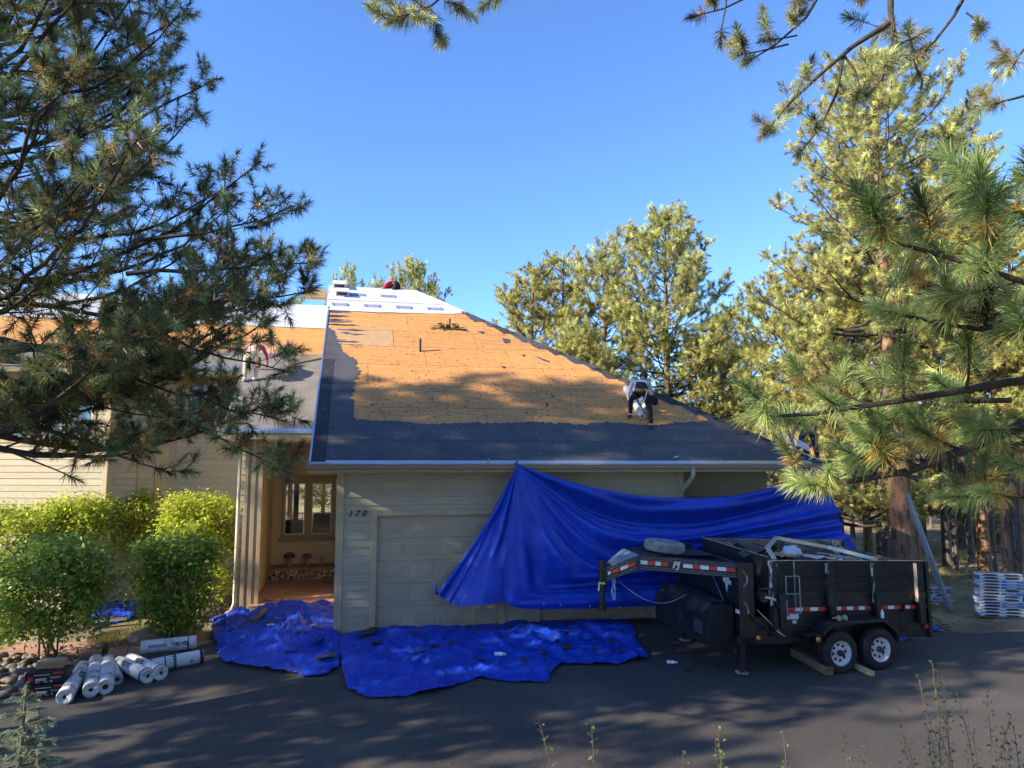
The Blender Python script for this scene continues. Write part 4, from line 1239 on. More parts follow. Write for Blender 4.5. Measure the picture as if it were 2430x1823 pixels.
# fender with tread plate
yf0, yf1 = -.03, YN + .02
prof = [(-.87, .60), (-.87, .77), (-.62, .955), (.55, .955), (.86, .72), (.90, .50)]
m2 = MB()
for (x0, z0), (x1, z1) in zip(prof[:-1], prof[1:]):
    m2.hexa([(x0, yf0, z0 - .012), (x1, yf0, z1 - .012), (x1, yf1, z1 - .012), (x0, yf1, z0 - .012), (x0, yf0, z0), (x1, yf0, z1), (x1, yf1, z1), (x0, yf1, z0)])
    m2.hexa([(x0, yf0 - .004, z0 - .06), (x1, yf0 - .004, z1 - .06), (x1, yf0, z1 - .06), (x0, yf0, z0 - .06), (x0, yf0 - .004, z0 + .001), (x1, yf0 - .004, z1 + .001), (x1, yf0, z1 + .001), (x0, yf0, z0 + .001)])
fen = m2.build("fender", TREAD, trailer)
B(-1.24, -.875, yf0 + .01, yf1, .750, .765).build("step", TREAD, fen)
B(-1.02, -.875, yf0 + .01, yf1, .60, .749).build("fender_gusset", BLACKP, fen)
m2 = MB(); m2.lathe([(0, -.02), (.035, -.018), (.045, 0)], 14, (-.97, yf0 + .008, .675), 'y'); m2.build("marker_lamp", AMBER, fen, smooth=True)
m2 = MB(); m2.lathe([(0, -.02), (.035, -.018), (.045, 0)], 14, (-2.02, YN + .0, .60), 'y'); tp(m2, "marker_lamp", AMBER, bevel=0)
# wheels


def wheel(x, y, out):
    wm = empty("wheel", (x, y, 0), 0, trailer); R = .385
    s = out                                    # -1: outer face towards -y
    w_ = .20
    pr = [(.225, 0), (.25, -.012), (.335, -.012), (.368, .008), (.385, .035), (.388, .10), (.385, .165), (.368, .192), (.335, .212), (.25, .212), (.225, .20)]
    m2 = MB(); m2.lathe([(r, h * -s) for r, h in pr], 40, (0, 0, R - .003), 'y'); m2.build("tyre", RUBBER, wm, smooth=True)
    m2 = MB()
    for k in range(64):
        t = 2 * math.pi * k / 64
        for j in range(4):
            a_ = t + (.02 if j % 2 else -.02); y0 = (.030 + j * .037) * -s; y1 = y0 + .028 * -s
            c, q = math.cos(a_), math.sin(a_); c2, q2 = math.cos(a_ + .062), math.sin(a_ + .062)
            m2.hexa([(.383 * c, y0, .383 * q), (.383 * c2, y0, .383 * q2), (.383 * c2, y1, .383 * q2), (.383 * c, y1, .383 * q), (.394 * c, y0, .394 * q), (.394 * c2, y0, .394 * q2), (.394 * c2, y1, .394 * q2), (.394 * c, y1, .394 * q)])
    m2.build("tread_blocks", RUBBER, wm, loc=(0, 0, R - .003))
    pr = [(.232, -.006), (.226, .012), (.205, .030), (.195, .05), (.165, .058)]
    m2 = MB(); m2.lathe([(r, h * -s) for r, h in pr], 36, (0, 0, R - .003), 'y'); rim = m2.build("rim", RIM, wm, smooth=True)
    # eight triangular openings between broad spokes
    m2 = MB(); dsc = .058 * -s
    for k in range(8):
        t = 2 * math.pi * k / 8 + .1
        def q(r, a): return (r * math.cos(t + a), dsc + (.02 * -s) * (.165 - r) / -.08 * .0, R - .003 + r * math.sin(t + a))
        ring = [q(.092, -.393), q(.166, -.393), q(.166, -.20), q(.118, .0), q(.166, .20), q(.166, .393), q(.092, .393)]
        m2.add([q(.092, -.393), q(.166, -.393), q(.166, -.26), q(.112, -.10), q(.092, .393), q(.166, .393), q(.166, .26), q(.112, .10), q(.158, 0), q(.166, 0)],
               [(0, 1, 2, 3), (4, 7, 6, 5), (0, 3, 7, 4)])
    m2.lathe([(.092, dsc), (.055, dsc + .012 * s)], 24, (0, 0, R - .003), 'y')
    m2.build("spokes", RIM, rim, fix=False)
    m2 = MB(); m2.lathe([(.165, .10 * -s), (.0, .10 * -s)], 20, (0, 0, R - .003), 'y'); m2.build("drum", INK, rim, fix=False)
    m2 = MB(); m2.lathe([(.055, .05 * -s), (.055, .0), (.045, .02 * s), (.03, .022 * s), (.028, .06 * s), (0, .062 * s)], 18, (0, 0, R - .003), 'y'); m2.build("hub", DARKM, rim, smooth=True)
    m2 = MB()
    for k in range(8):
        t = 2 * math.pi * k / 8 + .3; m2.lathe([(.009, dsc), (.009, dsc + .025 * s), (0, dsc + .025 * s)], 6, (.078 * math.cos(t), 0, R - .003 + .078 * math.sin(t)), 'y')
    m2.build("lug_nuts", CHROME, rim)
    return wm


for x in (-.45, .46):
    wheel(x, 0.0, -1)
    wm = wheel(x, 2.92, 1); wm.location.z = .19
m2 = MB()
for x in (-.45, .46): m2.beam((x, .2, .385), (x, 2.75, .385 + .18), .09, .09)
m2.build("axles", BLACKP, trailer)
# gooseneck: risers, converging lattice beams, coupler
XRi = -2.36
for nm, y0, y1 in (("riser", YN + .02, YN + .16), ("riser", YF - .16, YF - .02)):
    tp(B(XRi - .02, XRi + .30, y0, y1, .47, 1.93), nm, BLACKP)
    tp(B(XRi + .30, XF - .05, y0 + .02, y1 - .02, .47, .95), "riser_gusset", BLACKP)
tp(B(XRi - .02, XRi + .05, YN + .16, YF - .16, 1.66, 1.93), "cross_beam", BLACKP)
tp(B(XRi + .02, XRi + .05, YN + .16, YF - .16, .50, 1.66), "riser_plate", BLACKP)
YC, XC = 1.46, -4.58
for sgn, yr, nm in ((1, YN + .09, "neck_beam"), (-1, YF - .09, "neck_beam")):
    p0 = Vector((XRi, yr, 1.80)); p1 = Vector((-3.98, YC - sgn * .30, 1.80)); p2 = Vector((XC + .03, YC - sgn * .03, 1.52))
    m2 = MB(); H2 = .135
    side = Vector((0, sgn, 0)); perp = (p1 - p0).cross(Vector((0, 0, 1))).normalized()
    if perp.y > 0: perp = -perp
    perp = perp * sgn                                  # towards the outside of the neck
    def sec(p, dz, o): return p + Vector((0, 0, dz)) + perp * o
    for a_, b_ in ((p0, p1), (p1, p2)):
        for z0, z1, o0, o1 in ((H2 - .014, H2, -.06, .06), (-H2, -H2 + .014, -.06, .06), (-H2, H2, -.006, .006)):
            m2.hexa([sec(a_, z0, o0), sec(b_, z0, o0), sec(b_, z0, o1), sec(a_, z0, o1), sec(a_, z1, o0), sec(b_, z1, o0), sec(b_, z1, o1), sec(a_, z1, o1)])
    m2.hexa([sec(p1 + Vector((.03, 0, 0)), -H2, -.06), sec(p1 - Vector((.03, 0, 0)), -H2, -.06), sec(p1 - Vector((.03, 0, 0)), -H2, .061), sec(p1 + Vector((.03, 0, 0)), -H2, .061), sec(p1 + Vector((.03, 0, 0)), H2, -.06), sec(p1 - Vector((.03, 0, 0)), H2, -.06), sec(p1 - Vector((.03, 0, 0)), H2, .061), sec(p1 + Vector((.03, 0, 0)), H2, .061)])
    nb = tp(m2, nm, BLACKP, bevel=.004)
    if sgn == 1:
        # lattice rods along the two flanges
        m3 = MB()
        for a_, b_ in ((p0, p1), (p1, p2)):
            L = (b_ - a_).length
            for zz in (H2 - .045, -H2 + .045):
                for dz in (-.022, .022): m3.tube([sec(a_, zz + dz, .052), sec(b_, zz + dz, .052)], .004, 4)
                n = int(L / .085); pts = [sec(a_.lerp(b_, (k + .5) / n), zz + (.02 if k % 2 else -.02), .052) for k in range(n)]
                m3.tube(pts, .003, 4)
        tp(m3, "lattice_rods", GREYP, nb, bevel=0)
        def tslab(a_, b_, t0, t1, z0, z1, mt, n_, o=.012):
            q0, q1 = a_.lerp(b_, t0), a_.lerp(b_, t1); m4 = MB()
            m4.hexa([sec(q0, z0, o), sec(q1, z0, o), sec(q1, z0, o - .004), sec(q0, z0, o - .004), sec(q0, z1, o), sec(q1, z1, o), sec(q1, z1, o - .004), sec(q0, z1, o - .004)])
            tp(m4, n_, mt, nb, bevel=0)
        for k, (t0, t1) in enumerate(((.02, .11), (.111, .20), (.201, .285), (.286, .37), (.371, .45), (.451, .545))):
            tslab(p0, p1, t0, t1, -.035, .035, REDREF if k % 2 == 0 else WHTREF, "tape_red" if k % 2 == 0 else "tape_white")
        for k, (t0, t1) in enumerate(((.70, .775), (.776, .83), (.831, .91), (.911, .985))):
            tslab(p0, p1, t0, t1, -.035, .035, REDREF if k % 2 == 0 else WHTREF, "tape_red" if k % 2 == 0 else "tape_white")
        for k, (t0, t1) in enumerate(((.10, .32), (.33, .55), (.60, .80), (.84, .98))):
            tslab(p1, p2, t0, t1, -.035, .03, (REDREF, WHTREF, REDREF, WHTREF)[k], ("tape_red", "tape_white", "tape_red", "tape_white")[k])
        pc = p0.lerp(p1, .62); rt = (p0 - p1).normalized()
        c_ = TS(sec(pc, 0, .016)); rt2 = (TS(p0) - TS(p1)).normalized()
        text("lettering", "PJ", .165, SILVER, nb, c_, rt2, (0, 0, 1), .003, .25, .008)
m2 = MB(); m2.box(XC - .085, XC + .06, YC - .07, YC + .07, 1.32, 1.70); cpl = tp(m2, "coupler_housing", BLACKP)
m2 = MB(); m2.lathe([(0, .86), (.075, .86), (.08, .88), (.08, .95), (.058, .97), (.058, 1.78), (0, 1.78)], 18, (XC - .04, YC - .02, 0)); tp(m2, "coupler_tube", BLACKP, bevel=0)
m2 = MB(); m2.lathe([(.062, 1.34), (.066, 1.36), (.062, 1.38)], 14, (XC - .04, YC - .02, 0)); m2.beam((XC - .11, YC - .05, 1.36), (XC - .14, YC - .07, 1.22), .03, .008); tp(m2, "yellow_tie", M("pale_strap", (.55, .55, .25), .6), cpl, bevel=0)
m2 = MB(); m2.hexa([(-4.45, YC - .15, 1.70), (-4.0, YC - .34, 1.93), (-4.0, YC + .34, 1.93), (-4.45, YC + .15, 1.70), (-4.45, YC - .15, 1.71), (-4.0, YC - .34, 1.945), (-4.0, YC + .34, 1.945), (-4.45, YC + .15, 1.71)]); tp(m2, "neck_plate", GREYP)
tp(B(-4.0, XRi, YC - .35, YC + .35, 1.93, 1.94), "deck_plate", BLACKD)
# safety chains: short links hanging under the neck
m2 = MB()
for k in range(9):
    z = 1.40 - k * .042; ph = (k % 2) * math.pi / 2
    m2.tube([(XC + .16 + .02 * math.sin(k) + .014 * math.cos(t) * math.cos(ph), YC - .06 + .014 * math.cos(t) * math.sin(ph), z + .028 * math.sin(t)) for t in np.linspace(0, 2 * math.pi, 9)], .0045, 4, cap=False)
    m2.tube([(XC + .21 + .01 * math.sin(k * 2) + .014 * math.cos(t) * math.cos(ph), YC - .05 + .014 * math.cos(t) * math.sin(ph), z + .02 + .028 * math.sin(t)) for t in np.linspace(0, 2 * math.pi, 9)], .0045, 4, cap=False)
tp(m2, "safety_chain", CHROME, bevel=0)
m2 = MB(); m2.tube([(XC + .30 + 1.15 * t, YC - .06 - .45 * t, 1.38 - .75 * math.sin(math.pi * (t * .78)) * .55 + .12 * t) for t in np.linspace(0, 1, 18)], .007, 5); tp(m2, "breakaway_cable", GREYP, bevel=0)
# tool box across the riser
m2 = MB(); m2.prism([(XRi - .62, YN + .20, .44), (XRi - .03, YN + .20, .44), (XRi - .03, YN + .20, 1.14), (XRi - .42, YN + .20, 1.14), (XRi - .62, YN + .20, .88)], (0, YF - YN - .4, 0)); tbx = tp(m2, "tool_box", TREAD)
m2 = MB()
for k in range(9):
    for j in range(7):
        cx = XRi - .60 + .035 * 0; m2.box(XRi - .626, XRi - .62, YN + .32 + k * .034, YN + .348 + k * .034, .60 + j * .035, .61 + j * .035)
tp(m2, "tread_glints", CHROME, tbx, bevel=0)
Pm = []
for i in range(20):
    row = []
    for j in range(30):
        y = YN + .35 + j * .05; t = i / 19
        x = XRi - .05 - .40 * min(1, t * 1.6) - .2 * max(0, t - .62) * 2; z = 1.16 - .30 * max(0, t - .55) * 1.9 - .05 * abs(mnoise.noise(Vector((y * 4, 0, 1)))) * t
        row.append((x, y, z + .02 * mnoise.noise(Vector((x * 6, y * 6, 2)))))
    Pm.append(row)
m2 = MB(); m2.grid(Pm); tp(m2, "felt_cover", FELTD, tbx, bevel=0, smooth=True)
# jacks
for y in (YN + .13, YF - .2):
    zt = .045
    m2 = MB().box(XRi - .0, XRi + .11, y - .05, y + .06, .20, .60); jk = tp(m2, "jack", BLACKP)
    m2 = MB().box(XRi + .02, XRi + .09, y - .03, y + .04, zt - .10, .22); tp(m2, "jack_leg", BLACKD, jk)
    m2 = MB().lathe([(0, zt - .105), (.11, zt - .105), (.13, zt - .085), (.05, zt - .075), (0, zt - .075)], 10, (XRi + .05, y, 0)); tp(m2, "jack_foot", PLANKE, jk, bevel=0)
m2 = MB(); m2.tube([(XRi - .01, YN + .10, .40), (XRi - .10, YN + .08, .40), (XRi - .12, YN + .06, .33)], .012, 5); tp(m2, "jack_crank", DARKM, bevel=0)
# star badge, stripes and stickers on the front plate
def star(c, r):
    pts = [(-.9, .9), (-.62, .62), (-.72, 1.0), (.72, 1.0), (.45, .45), (.85, .45), (.85, -.02), (.35, .05), (.0, -1.0), (-.30, .05), (-.70, .12), (-.60, .5)]
    m_ = MB(); m_.prism([(XRi + .016, c[0] - p[0] * r, c[1] + p[1] * r) for p in pts], (-.004, 0, 0)); return m_
tp(star((YN + .47, 1.48), .17), "badge", STICKW, bevel=0)
tp(B(XRi - .024, XRi - .021, YN + .03, YN + .15, 1.02, 1.09), "sticker", STICKW, bevel=0)
tp(B(XRi + .012, XRi + .018, YN + 1.85, YN + 1.97, 1.36, 1.43), "sticker", STICKW, bevel=0)
m2 = MB(); m2.beam((XRi - .05, YN + .90, 1.62), (XRi - .10, YN + .20, .93), .02, .012); tp(m2, "gas_strut", CHROME, bevel=0)
for k, (z0, fl) in enumerate(((1.72, 1), (1.42, -1), (1.16, 1))):
    m2 = MB()
    for off in (0, .018):
        m2.tube([(XRi + .06 + .05 * math.sin(t * 3.3) + off + .10 * t ** 2, YN + .016, z0 + .08 - fl * .19 * t + off * .5) for t in np.linspace(0, 1, 12)], .0022, 4)
    m2.tube([(XRi + .14 + .03 * t, YN + .016, z0 + .08 - fl * .19 + .02 * math.sin(t * 12)) for t in np.linspace(0, 1, 8)], .0022, 4)
    tp(m2, "pinstripe", STICKW, bevel=0)
# ladder, tarp winch, chain, decals on the near side
m2 = MB()
for x in (-1.44, -1.14): m2.tube([(x, YN - .09, 1.04), (x, YN - .09, 1.72), (x, YN - .0, 1.72)], .012, 6)
for z in (1.05, 1.40, 1.72): m2.tube([(-1.44, YN - .09, z), (-1.14, YN - .09, z)], .011, 6)
m2.tube([(-1.2, YN - .03, 1.1), (-1.2, YN - .03, 1.99)], .010, 6)
tp(m2, "ladder", GREYP, bevel=0)
m2 = MB(); m2.lathe([(.03, -.02), (.10, -.02), (.10, 0), (.09, 0), (.09, .10), (.10, .10), (.10, .12), (.03, .12)], 16, (XF - .17, YN + .0, 1.33), 'y'); wnc = tp(m2, "winch_drum", DARKM, bevel=0)
m2 = MB(); m2.tube([(XF - .17, YN - .02, 1.33), (XF - .03, YN - .06, 1.32), (XF + .03, YN - .06, 1.28)], [.03, .025, .03], 7); tp(m2, "winch_gear", CHROME, wnc, bevel=0)
m2 = MB(); m2.tube([(XF + .0, YN - .07, 1.30), (XF + .03, YN - .09, 1.55), (XF + .18, YN - .10, 1.53)], .012, 6); m2.beam((XF + .02, YN - .08, 1.28), (XF + .10, YN - .1, 1.14), .03, .03); tp(m2, "winch_handle", BLACKD, wnc, bevel=0)
tp(B(XF - .30, XF + .0, YN - .05, YN + .02, 1.47, 1.50), "winch_bracket", BLACKD)
m2 = MB(); m2.tube([(XF - .45 + .75 * t, YN - .02 - .03 * math.sin(t * 9), 1.0 - .42 * t - .08 * math.sin(math.pi * t)) for t in np.linspace(0, 1, 14)], .013, 5); tp(m2, "binder_chain", DARKM, bevel=0)
m2 = MB(); m2.beam((XF - .32, YN + .01, 1.1), (XF + .15, YN - .02, .68), .014, .014); m2.beam((XF + .05, YN - .03, .72), (XF + .22, YN - .04, .63), .03, .02); tp(m2, "binder_bar", CHROME, bevel=0)
for q, mt in (((-1.54, -1.42, .895, 1.0), STICKW), ((-1.41, -1.10, .91, 1.0), WHTREF), ((-1.40, -1.30, .97, .998), REDREF), ((-1.53, -1.46, .83, .88), STICKW), ((-1.24, -1.15, .83, .89), STICKW), ((-1.54, -1.38, 1.30, 1.33), WHTREF)):
    tp(B(q[0], q[1], YN + .024 - (.004 if mt is REDREF else 0), YN + .029, q[2], q[3]), "sticker", mt, bevel=0)
m2 = MB(); m2.lathe([(0, -.025), (.04, -.02), (.05, 0)], 12, (-1.33, YN - .0, 1.09), 'y'); tp(m2, "side_lamp", REDREF, bevel=0)
m2 = MB(); m2.beam((1.345, YN - .02, 1.15), (1.35, YN - .02, .99), .05, .04); m2.tube([(1.35, YN - .03, 1.0), (1.36, YN - .05, .8), (1.34, YN - .03, .62)], .01, 5); tp(m2, "latch", DARKM, bevel=0)


def TW(x, y, z): v = TS(Vector((x, y, z))); return (T0 + v.x * TXV + v.y * TYV + np.array([0, 0, v.z]))


# spare tyre lying on the neck
sp = empty("spare_tyre", TW(-3.28, YC, 1.945).tolist()); sp.rotation_euler = (.065, .10, TH); tag(sp, "dusty grey spare tyre lying flat on the trailer neck", "tyre")
pr = [(.23, .02), (.26, 0), (.34, .0), (.375, .02), (.390, .05), (.390, .15), (.375, .185), (.34, .205), (.26, .205), (.23, .185), (.22, .10)]
m2 = MB(); m2.lathe(pr, 36, closed=True); m2.build("tyre_carcass", SPARE, sp, smooth=True)
m2 = MB()
for k in range(56):
    t = 2 * math.pi * k / 56
    for j in range(3):
        z = .055 + j * .034; c, s = math.cos(t + .03 * j), math.sin(t + .03 * j); c2, s2 = math.cos(t + .03 * j + .07), math.sin(t + .03 * j + .07)
        m2.hexa([(.388 * c, .388 * s, z), (.388 * c2, .388 * s2, z), (.388 * c2, .388 * s2, z + .026), (.388 * c, .388 * s, z + .026), (.400 * c, .400 * s, z), (.400 * c2, .400 * s2, z), (.400 * c2, .400 * s2, z + .026), (.400 * c, .400 * s, z + .026)])
m2.build("tread_blocks", SPARE, sp)
m2 = MB(); m2.lathe([(.225, .19), (.21, .12), (.10, .10), (.0, .10)], 24); m2.build("rim", SPARE, sp, smooth=True)

# load of debris
Pm = []
for i in range(46):
    row = []
    for j in range(28):
        x = XF + .05 + (XR - XF - .12) * i / 45; y = YN + .08 + (YF - YN - .16) * j / 27
        e = min(1, 4 * min(i / 45, 1 - i / 45), 4 * min(j / 27, 1 - j / 27))
        z = 1.60 + .26 * e * (1 + .5 * mnoise.noise(Vector((x * 1.1, y * 1.1, 2)))) + .08 * mnoise.noise(Vector((x * 4, y * 4, 8)))
        row.append(tuple(TW(x, y, z)))
    Pm.append(row)
c0 = TW(0, 1.4, 1.5); m2 = MB(); m2.grid(Pm).xf(lambda v: v - Vector(c0)); o = m2.build("debris", SHING, None, loc=c0.tolist(), fix=False)
tag(o, "heap of torn roofing rubble filling the trailer bed", "debris", kind="stuff")
for k in range(34):
    x, y = random.uniform(XF + .25, XR - .3), random.uniform(YN + .25, YF - .25); w = TW(x, y, 1.86 + random.uniform(-.02, .09)); tn = random.random() < .3
    tag(drop(random.choice(scrapT if tn else scrapD), w[0], w[1], w[2], random.uniform(.12, .30), tilt=.6),
        "torn tan shingle lying on the trailer load" if tn else "torn dark shingle lying on the trailer load", "shingle scrap", "tan scraps in the trailer" if tn else "dark scraps in the trailer")
for x, y, z, sc_, lb in ((-.10, 2.1, 1.98, .34, "upright dark shingle sheet standing in the trailer load"), (1.15, 2.2, 1.95, .30, "pointed dark felt piece by the far trailer side"), (1.45, 2.0, 1.92, .20, "small pointed felt piece near the trailer tailgate"), (-1.62, .95, 2.06, .30, "dark shingle flap hanging over the trailer front board")):
    w = TW(x, y, z); o = drop(scrapD[2], w[0], w[1], w[2], sc_, "felt_flap"); o.rotation_euler = (1.1, .3, TH + .3) if x > -1 else (.5, -.3, TH); tag(o, lb, "felt scrap")
m2 = MB()      # bent metal flashing across the load
pts = [(-1.45, .50, 1.98), (-1.35, .85, 2.14), (-.62, 1.50, 2.26), (.42, 1.25, 2.12), (1.05, .60, 1.99)]
for (p, q) in zip(pts[:-1], pts[1:]):
    a_, b_ = TW(*p), TW(*q); m2.beam(tuple(a_ - c0), tuple(b_ - c0), .10, .004); m2.beam(tuple(a_ - c0 - np.array([0, .02, .03])), tuple(b_ - c0 - np.array([0, .02, .03])), .004, .07)
o = m2.build("metal_flashing", FLASHM, None, loc=c0.tolist()); tag(o, "long bent metal flashing arched over the trailer load", "flashing")
bm = bmesh.new(); bmesh.ops.create_icosphere(bm, subdivisions=4, radius=1)
for v in bm.verts: v.co *= 1 + .3 * mnoise.noise(v.co * 2.0) + .12 * mnoise.noise(v.co * 6)
me = bpy.data.meshes.new("plastic_bag"); bm.to_mesh(me); bm.free(); me.materials.append(BAG)
me.polygons.foreach_set("use_smooth", [True] * len(me.polygons))
o = link("plastic_bag", me, None, TW(-.55, 1.15, 2.0).tolist(), (.2, .1, .4)); o.scale = (.20, .16, .13); tag(o, "crumpled white plastic bag on top of the trailer load", "bag")
for x, y, z, sx, sy, rz, mt, nm, lb in ((-.95, 1.0, 1.99, .26, .16, .4, CARD, "cardboard_piece", "torn cardboard piece beside the plastic bag"), (.12, .95, 2.0, .20, .14, 1.0, CARD, "cardboard_piece", "upturned cardboard flap in the trailer load"), (-.15, .75, 1.98, .42, .10, .1, FLASHM, "metal_strip", "flat grey metal strip along the near trailer side"), (.35, .85, 1.97, .34, .14, -.2, SHINGT, "tan_board", "pale tan board scrap in the trailer load")):
    w = TW(x, y, z); m2 = MB(); n_ = 6
    m2.grid([[(sx * (i / n_ * 2 - 1), sy * (j / n_ * 2 - 1), .05 * mnoise.noise(Vector((i * .7, j * .7, sx)))) for j in range(n_ + 1)] for i in range(n_ + 1)])
    o = m2.build(nm, mt, None, loc=w.tolist(), rot=(.15, .1, rz), fix=False); s_ = o.modifiers.new("thick", 'SOLIDIFY'); s_.thickness = .008; tag(o, lb, "scrap")
# strips of felt thrown over the front board
m2 = MB()
Pm = []
for i in range(24):
    row = []
    for j in range(8):
        t = i / 23; x = XF + .02 + .75 * t; y = 2.0 - .75 * t + (j - 3.5) * .055; z = 2.07 + .12 * math.sin(math.pi * t * .8) - .12 * t + .02 * mnoise.noise(Vector((t * 6, j * .6, 0)))
        row.append((TW(x, y, z) - c0).tolist())
    Pm.append(row)
m2.grid(Pm); o = m2.build("felt_strip", FELT, None, smooth=True, loc=c0.tolist(), fix=False); tag(o, "curled strip of felt draped over the trailer's front corner", "felt strip")

# timber chocks at the wheels
for (p0, p1, mt, lb, sz) in (((1885, 1557), (1970, 1605), LUMBER, "dark weathered timber lying in front of the trailer wheel", (.16, .15)), ((2026, 1585), (2072, 1607), PINEW, "short fresh pine timber under the trailer wheels", (.10, .08))):
    a_, b_ = on_ground(*p0), on_ground(*p1); m2 = MB(); d = b_ - a_
    m2.beam((0, 0, sz[1] / 2 + .012), (d[0], d[1], d[2] + sz[1] / 2 + .012), sz[0], sz[1]); o = m2.build("timber", mt, None, bevel=.006, loc=a_.tolist()); tag(o, lb, "timber")
# gloves and a bottle on the fender
for k, (x, lb) in enumerate(((-.40, "tan work glove lying on the fender"), (-.26, "second work glove standing beside it on the fender"))):
    m2 = MB(); m2.lathe([(0, 0), (.05, .0), (.055, .03), (.045, .07), (.03, .09), (0, .095)], 10)
    for q in range(4): m2.tube([(.02 * (q - 1.5), .03, .04), (.024 * (q - 1.5), .08 - .008 * abs(q - 1.5), .045), (.026 * (q - 1.5), .12 - .01 * abs(q - 1.5), .03)], [.013, .012, .009], 6)
    m2.tube([(.04, .0, .04), (.075, .03, .05), (.085, .06, .04)], [.014, .013, .010], 6)
    w = T0 + x * TXV + .08 * TYV + np.array([0, 0, .955]); o = m2.build("work_glove", MUSHS, None, smooth=True, loc=w.tolist(), rot=(0, 0, 1.2 + k * 1.4)); tag(o, lb, "glove")
w = T0 + .60 * TXV + .06 * TYV + np.array([0, 0, .915]); bottle("upright water bottle standing at the back of the fender", 0, 0, 0, 0, lay=False, w=w, L=.19, r=.032)
# ------------------------------------------------------------------ rolls, cartons, bundles and other site things
def wrap_text(txt, size, r, x0, th0, mt, name, parent, along=True, lift=.002, flip=1):
    me = text_mesh(txt, size, .0005, 0, .004)
    for v in me.vertices:
        tx, ty = v.co.x * flip, v.co.y * flip
        if not along: tx, ty = -ty, tx
        th = th0 - ty / r; rr = r + lift + v.co.z
        v.co = Vector((x0 + tx, rr * math.cos(th), rr * math.sin(th)))
    me.materials.clear(); me.materials.append(mt); return link(name, me, parent)


def roll(label, A, Bp, r, mt, bands=(), texts=(), core=.42, grp=None, nm="underlayment_roll"):
    A = np.array(A); Bp = np.array(Bp); d = Bp - A; L = np.linalg.norm(d)
    root = empty(nm, A.tolist()); q = Vector(d).to_track_quat('X', 'Z'); root.rotation_mode = 'QUATERNION'; root.rotation_quaternion = q
    tag(root, label, "roll", grp)
    m2 = MB(); n = 28; rc = r * core * .6
    pr = [(rc, .03), (rc, .0), (r * .80, .012), (r * .97, .0), (r, .02), (r * 1.01, L * .3), (r, L * .6), (r, L - .02), (r * .97, L), (r * .8, L - .012), (rc, L), (rc, L - .03)]
    m2.lathe(pr, n, ax='x')
    s_ = int(abs(A[0]) * 100)
    def crum(v):
        th = math.atan2(v.z, v.y); e = max(0, 1 - min(v.x, L - v.x) / .05)
        k = 1 + .05 * e * mnoise.noise(Vector((th * 2.5, v.x * 3, s_))) + .015 * mnoise.noise(Vector((th * 2, v.x * 5, s_)))
        return Vector((v.x + .02 * e * mnoise.noise(Vector((th * 3, 1, s_))), v.y * k, v.z * k))
    m2.xf(crum); m2.build("wrapped_roll", mt, root, smooth=True)
    m3 = MB(); m3.lathe([(rc * .97, .02), (0, .021)], 14, ax='x'); m3.lathe([(rc * .97, L - .02), (0, L - .021)], 14, ax='x'); m3.build("core_hole", INK, root)
    for x, w_, mm in bands:
        m3 = MB(); m3.lathe([(r * 1.012 + .002, x * L), (r * 1.02 + .003, x * L + .002), (r * 1.02 + .003, x * L + w_), (r * 1.012 + .002, x * L + w_)], n, ax='x'); m3.build("band", mm, root, smooth=False)
    for (t, sz, x, th, along, mm, fl) in texts:
        wrap_text(t, sz, r * 1.02, x * L, th, mm, "lettering", root, along, .003, fl)
    return root


def gr(px, py, r): return on_ground(px, py, r)


UP, FR = math.pi / 2, math.pi      # angle on the roll
RR = .128
roll("white roll nearest the cartons, black band at each end", gr(153, 1655, RR), gr(198, 1584, RR), RR, ROLLW, [(.12, .03, INK), (.88, .03, INK)], [("VELVEL", .11, .55, 2.4, True, INK, 1), ("GRA", .05, .70, 2.0, False, INK, 1)])
roll("white roll with magenta scrawl, second from the cartons", gr(215, 1638, RR), gr(228, 1568, RR), RR, ROLLW, [(.18, .02, INK)], [("GRANULATED", .05, .38, 1.3, False, INK, -1), ("Jc", .17, .72, 1.3, False, INKM, 1), ("<>", .12, .26, .7, False, INKR, 1)])
roll("white roll with open end, third from the cartons", gr(250, 1631, RR), gr(255, 1571, RR), RR, ROLLW, [(.22, .012, INK)], [("<>", .12, .28, 2.2, False, INKR, 1)], core=.6)
roll("thin grey unwrapped roll, fourth from the cartons", gr(278, 1613, .10), gr(257, 1564, .10), .10, ROLLG, core=.6)
roll("white roll in front of a matching pair pointing at the garage", gr(352, 1605, RR), gr(284, 1573, RR), RR, ROLLW, [(.04, .04, INK), (.92, .02, INK)], [("VELVEL", .11, .60, .75, True, INK, -1)])
roll("white roll behind its matching neighbour, half covered", gr(383, 1598, RR), gr(308, 1566, RR), RR, ROLLW, [(.04, .04, INK)], [("VELVEL", .11, .55, .9, True, INK, -1)])
roll("white granulated roll lying before the flat black carton", gr(362, 1580, RR), gr(482, 1557, RR), RR, ROLLW, [(.22, .02, INK), (.92, .06, INK)], [("GRANULATED", .075, .42, 2.3, False, INK, 1), ("o", .10, .74, 3.2, True, INKM, 1)])
roll("white roll lying alone on the path below the shrub", gr(334, 1538, .14), gr(466, 1524, .14), .14, ROLLW, [(.84, .02, INK)], [("VELVEL", .10, .72, 2.9, True, INK, 1), ("IIIIIIIIIIIIIIIIIIII", .07, .30, 2.9, True, GREYP, 1)])


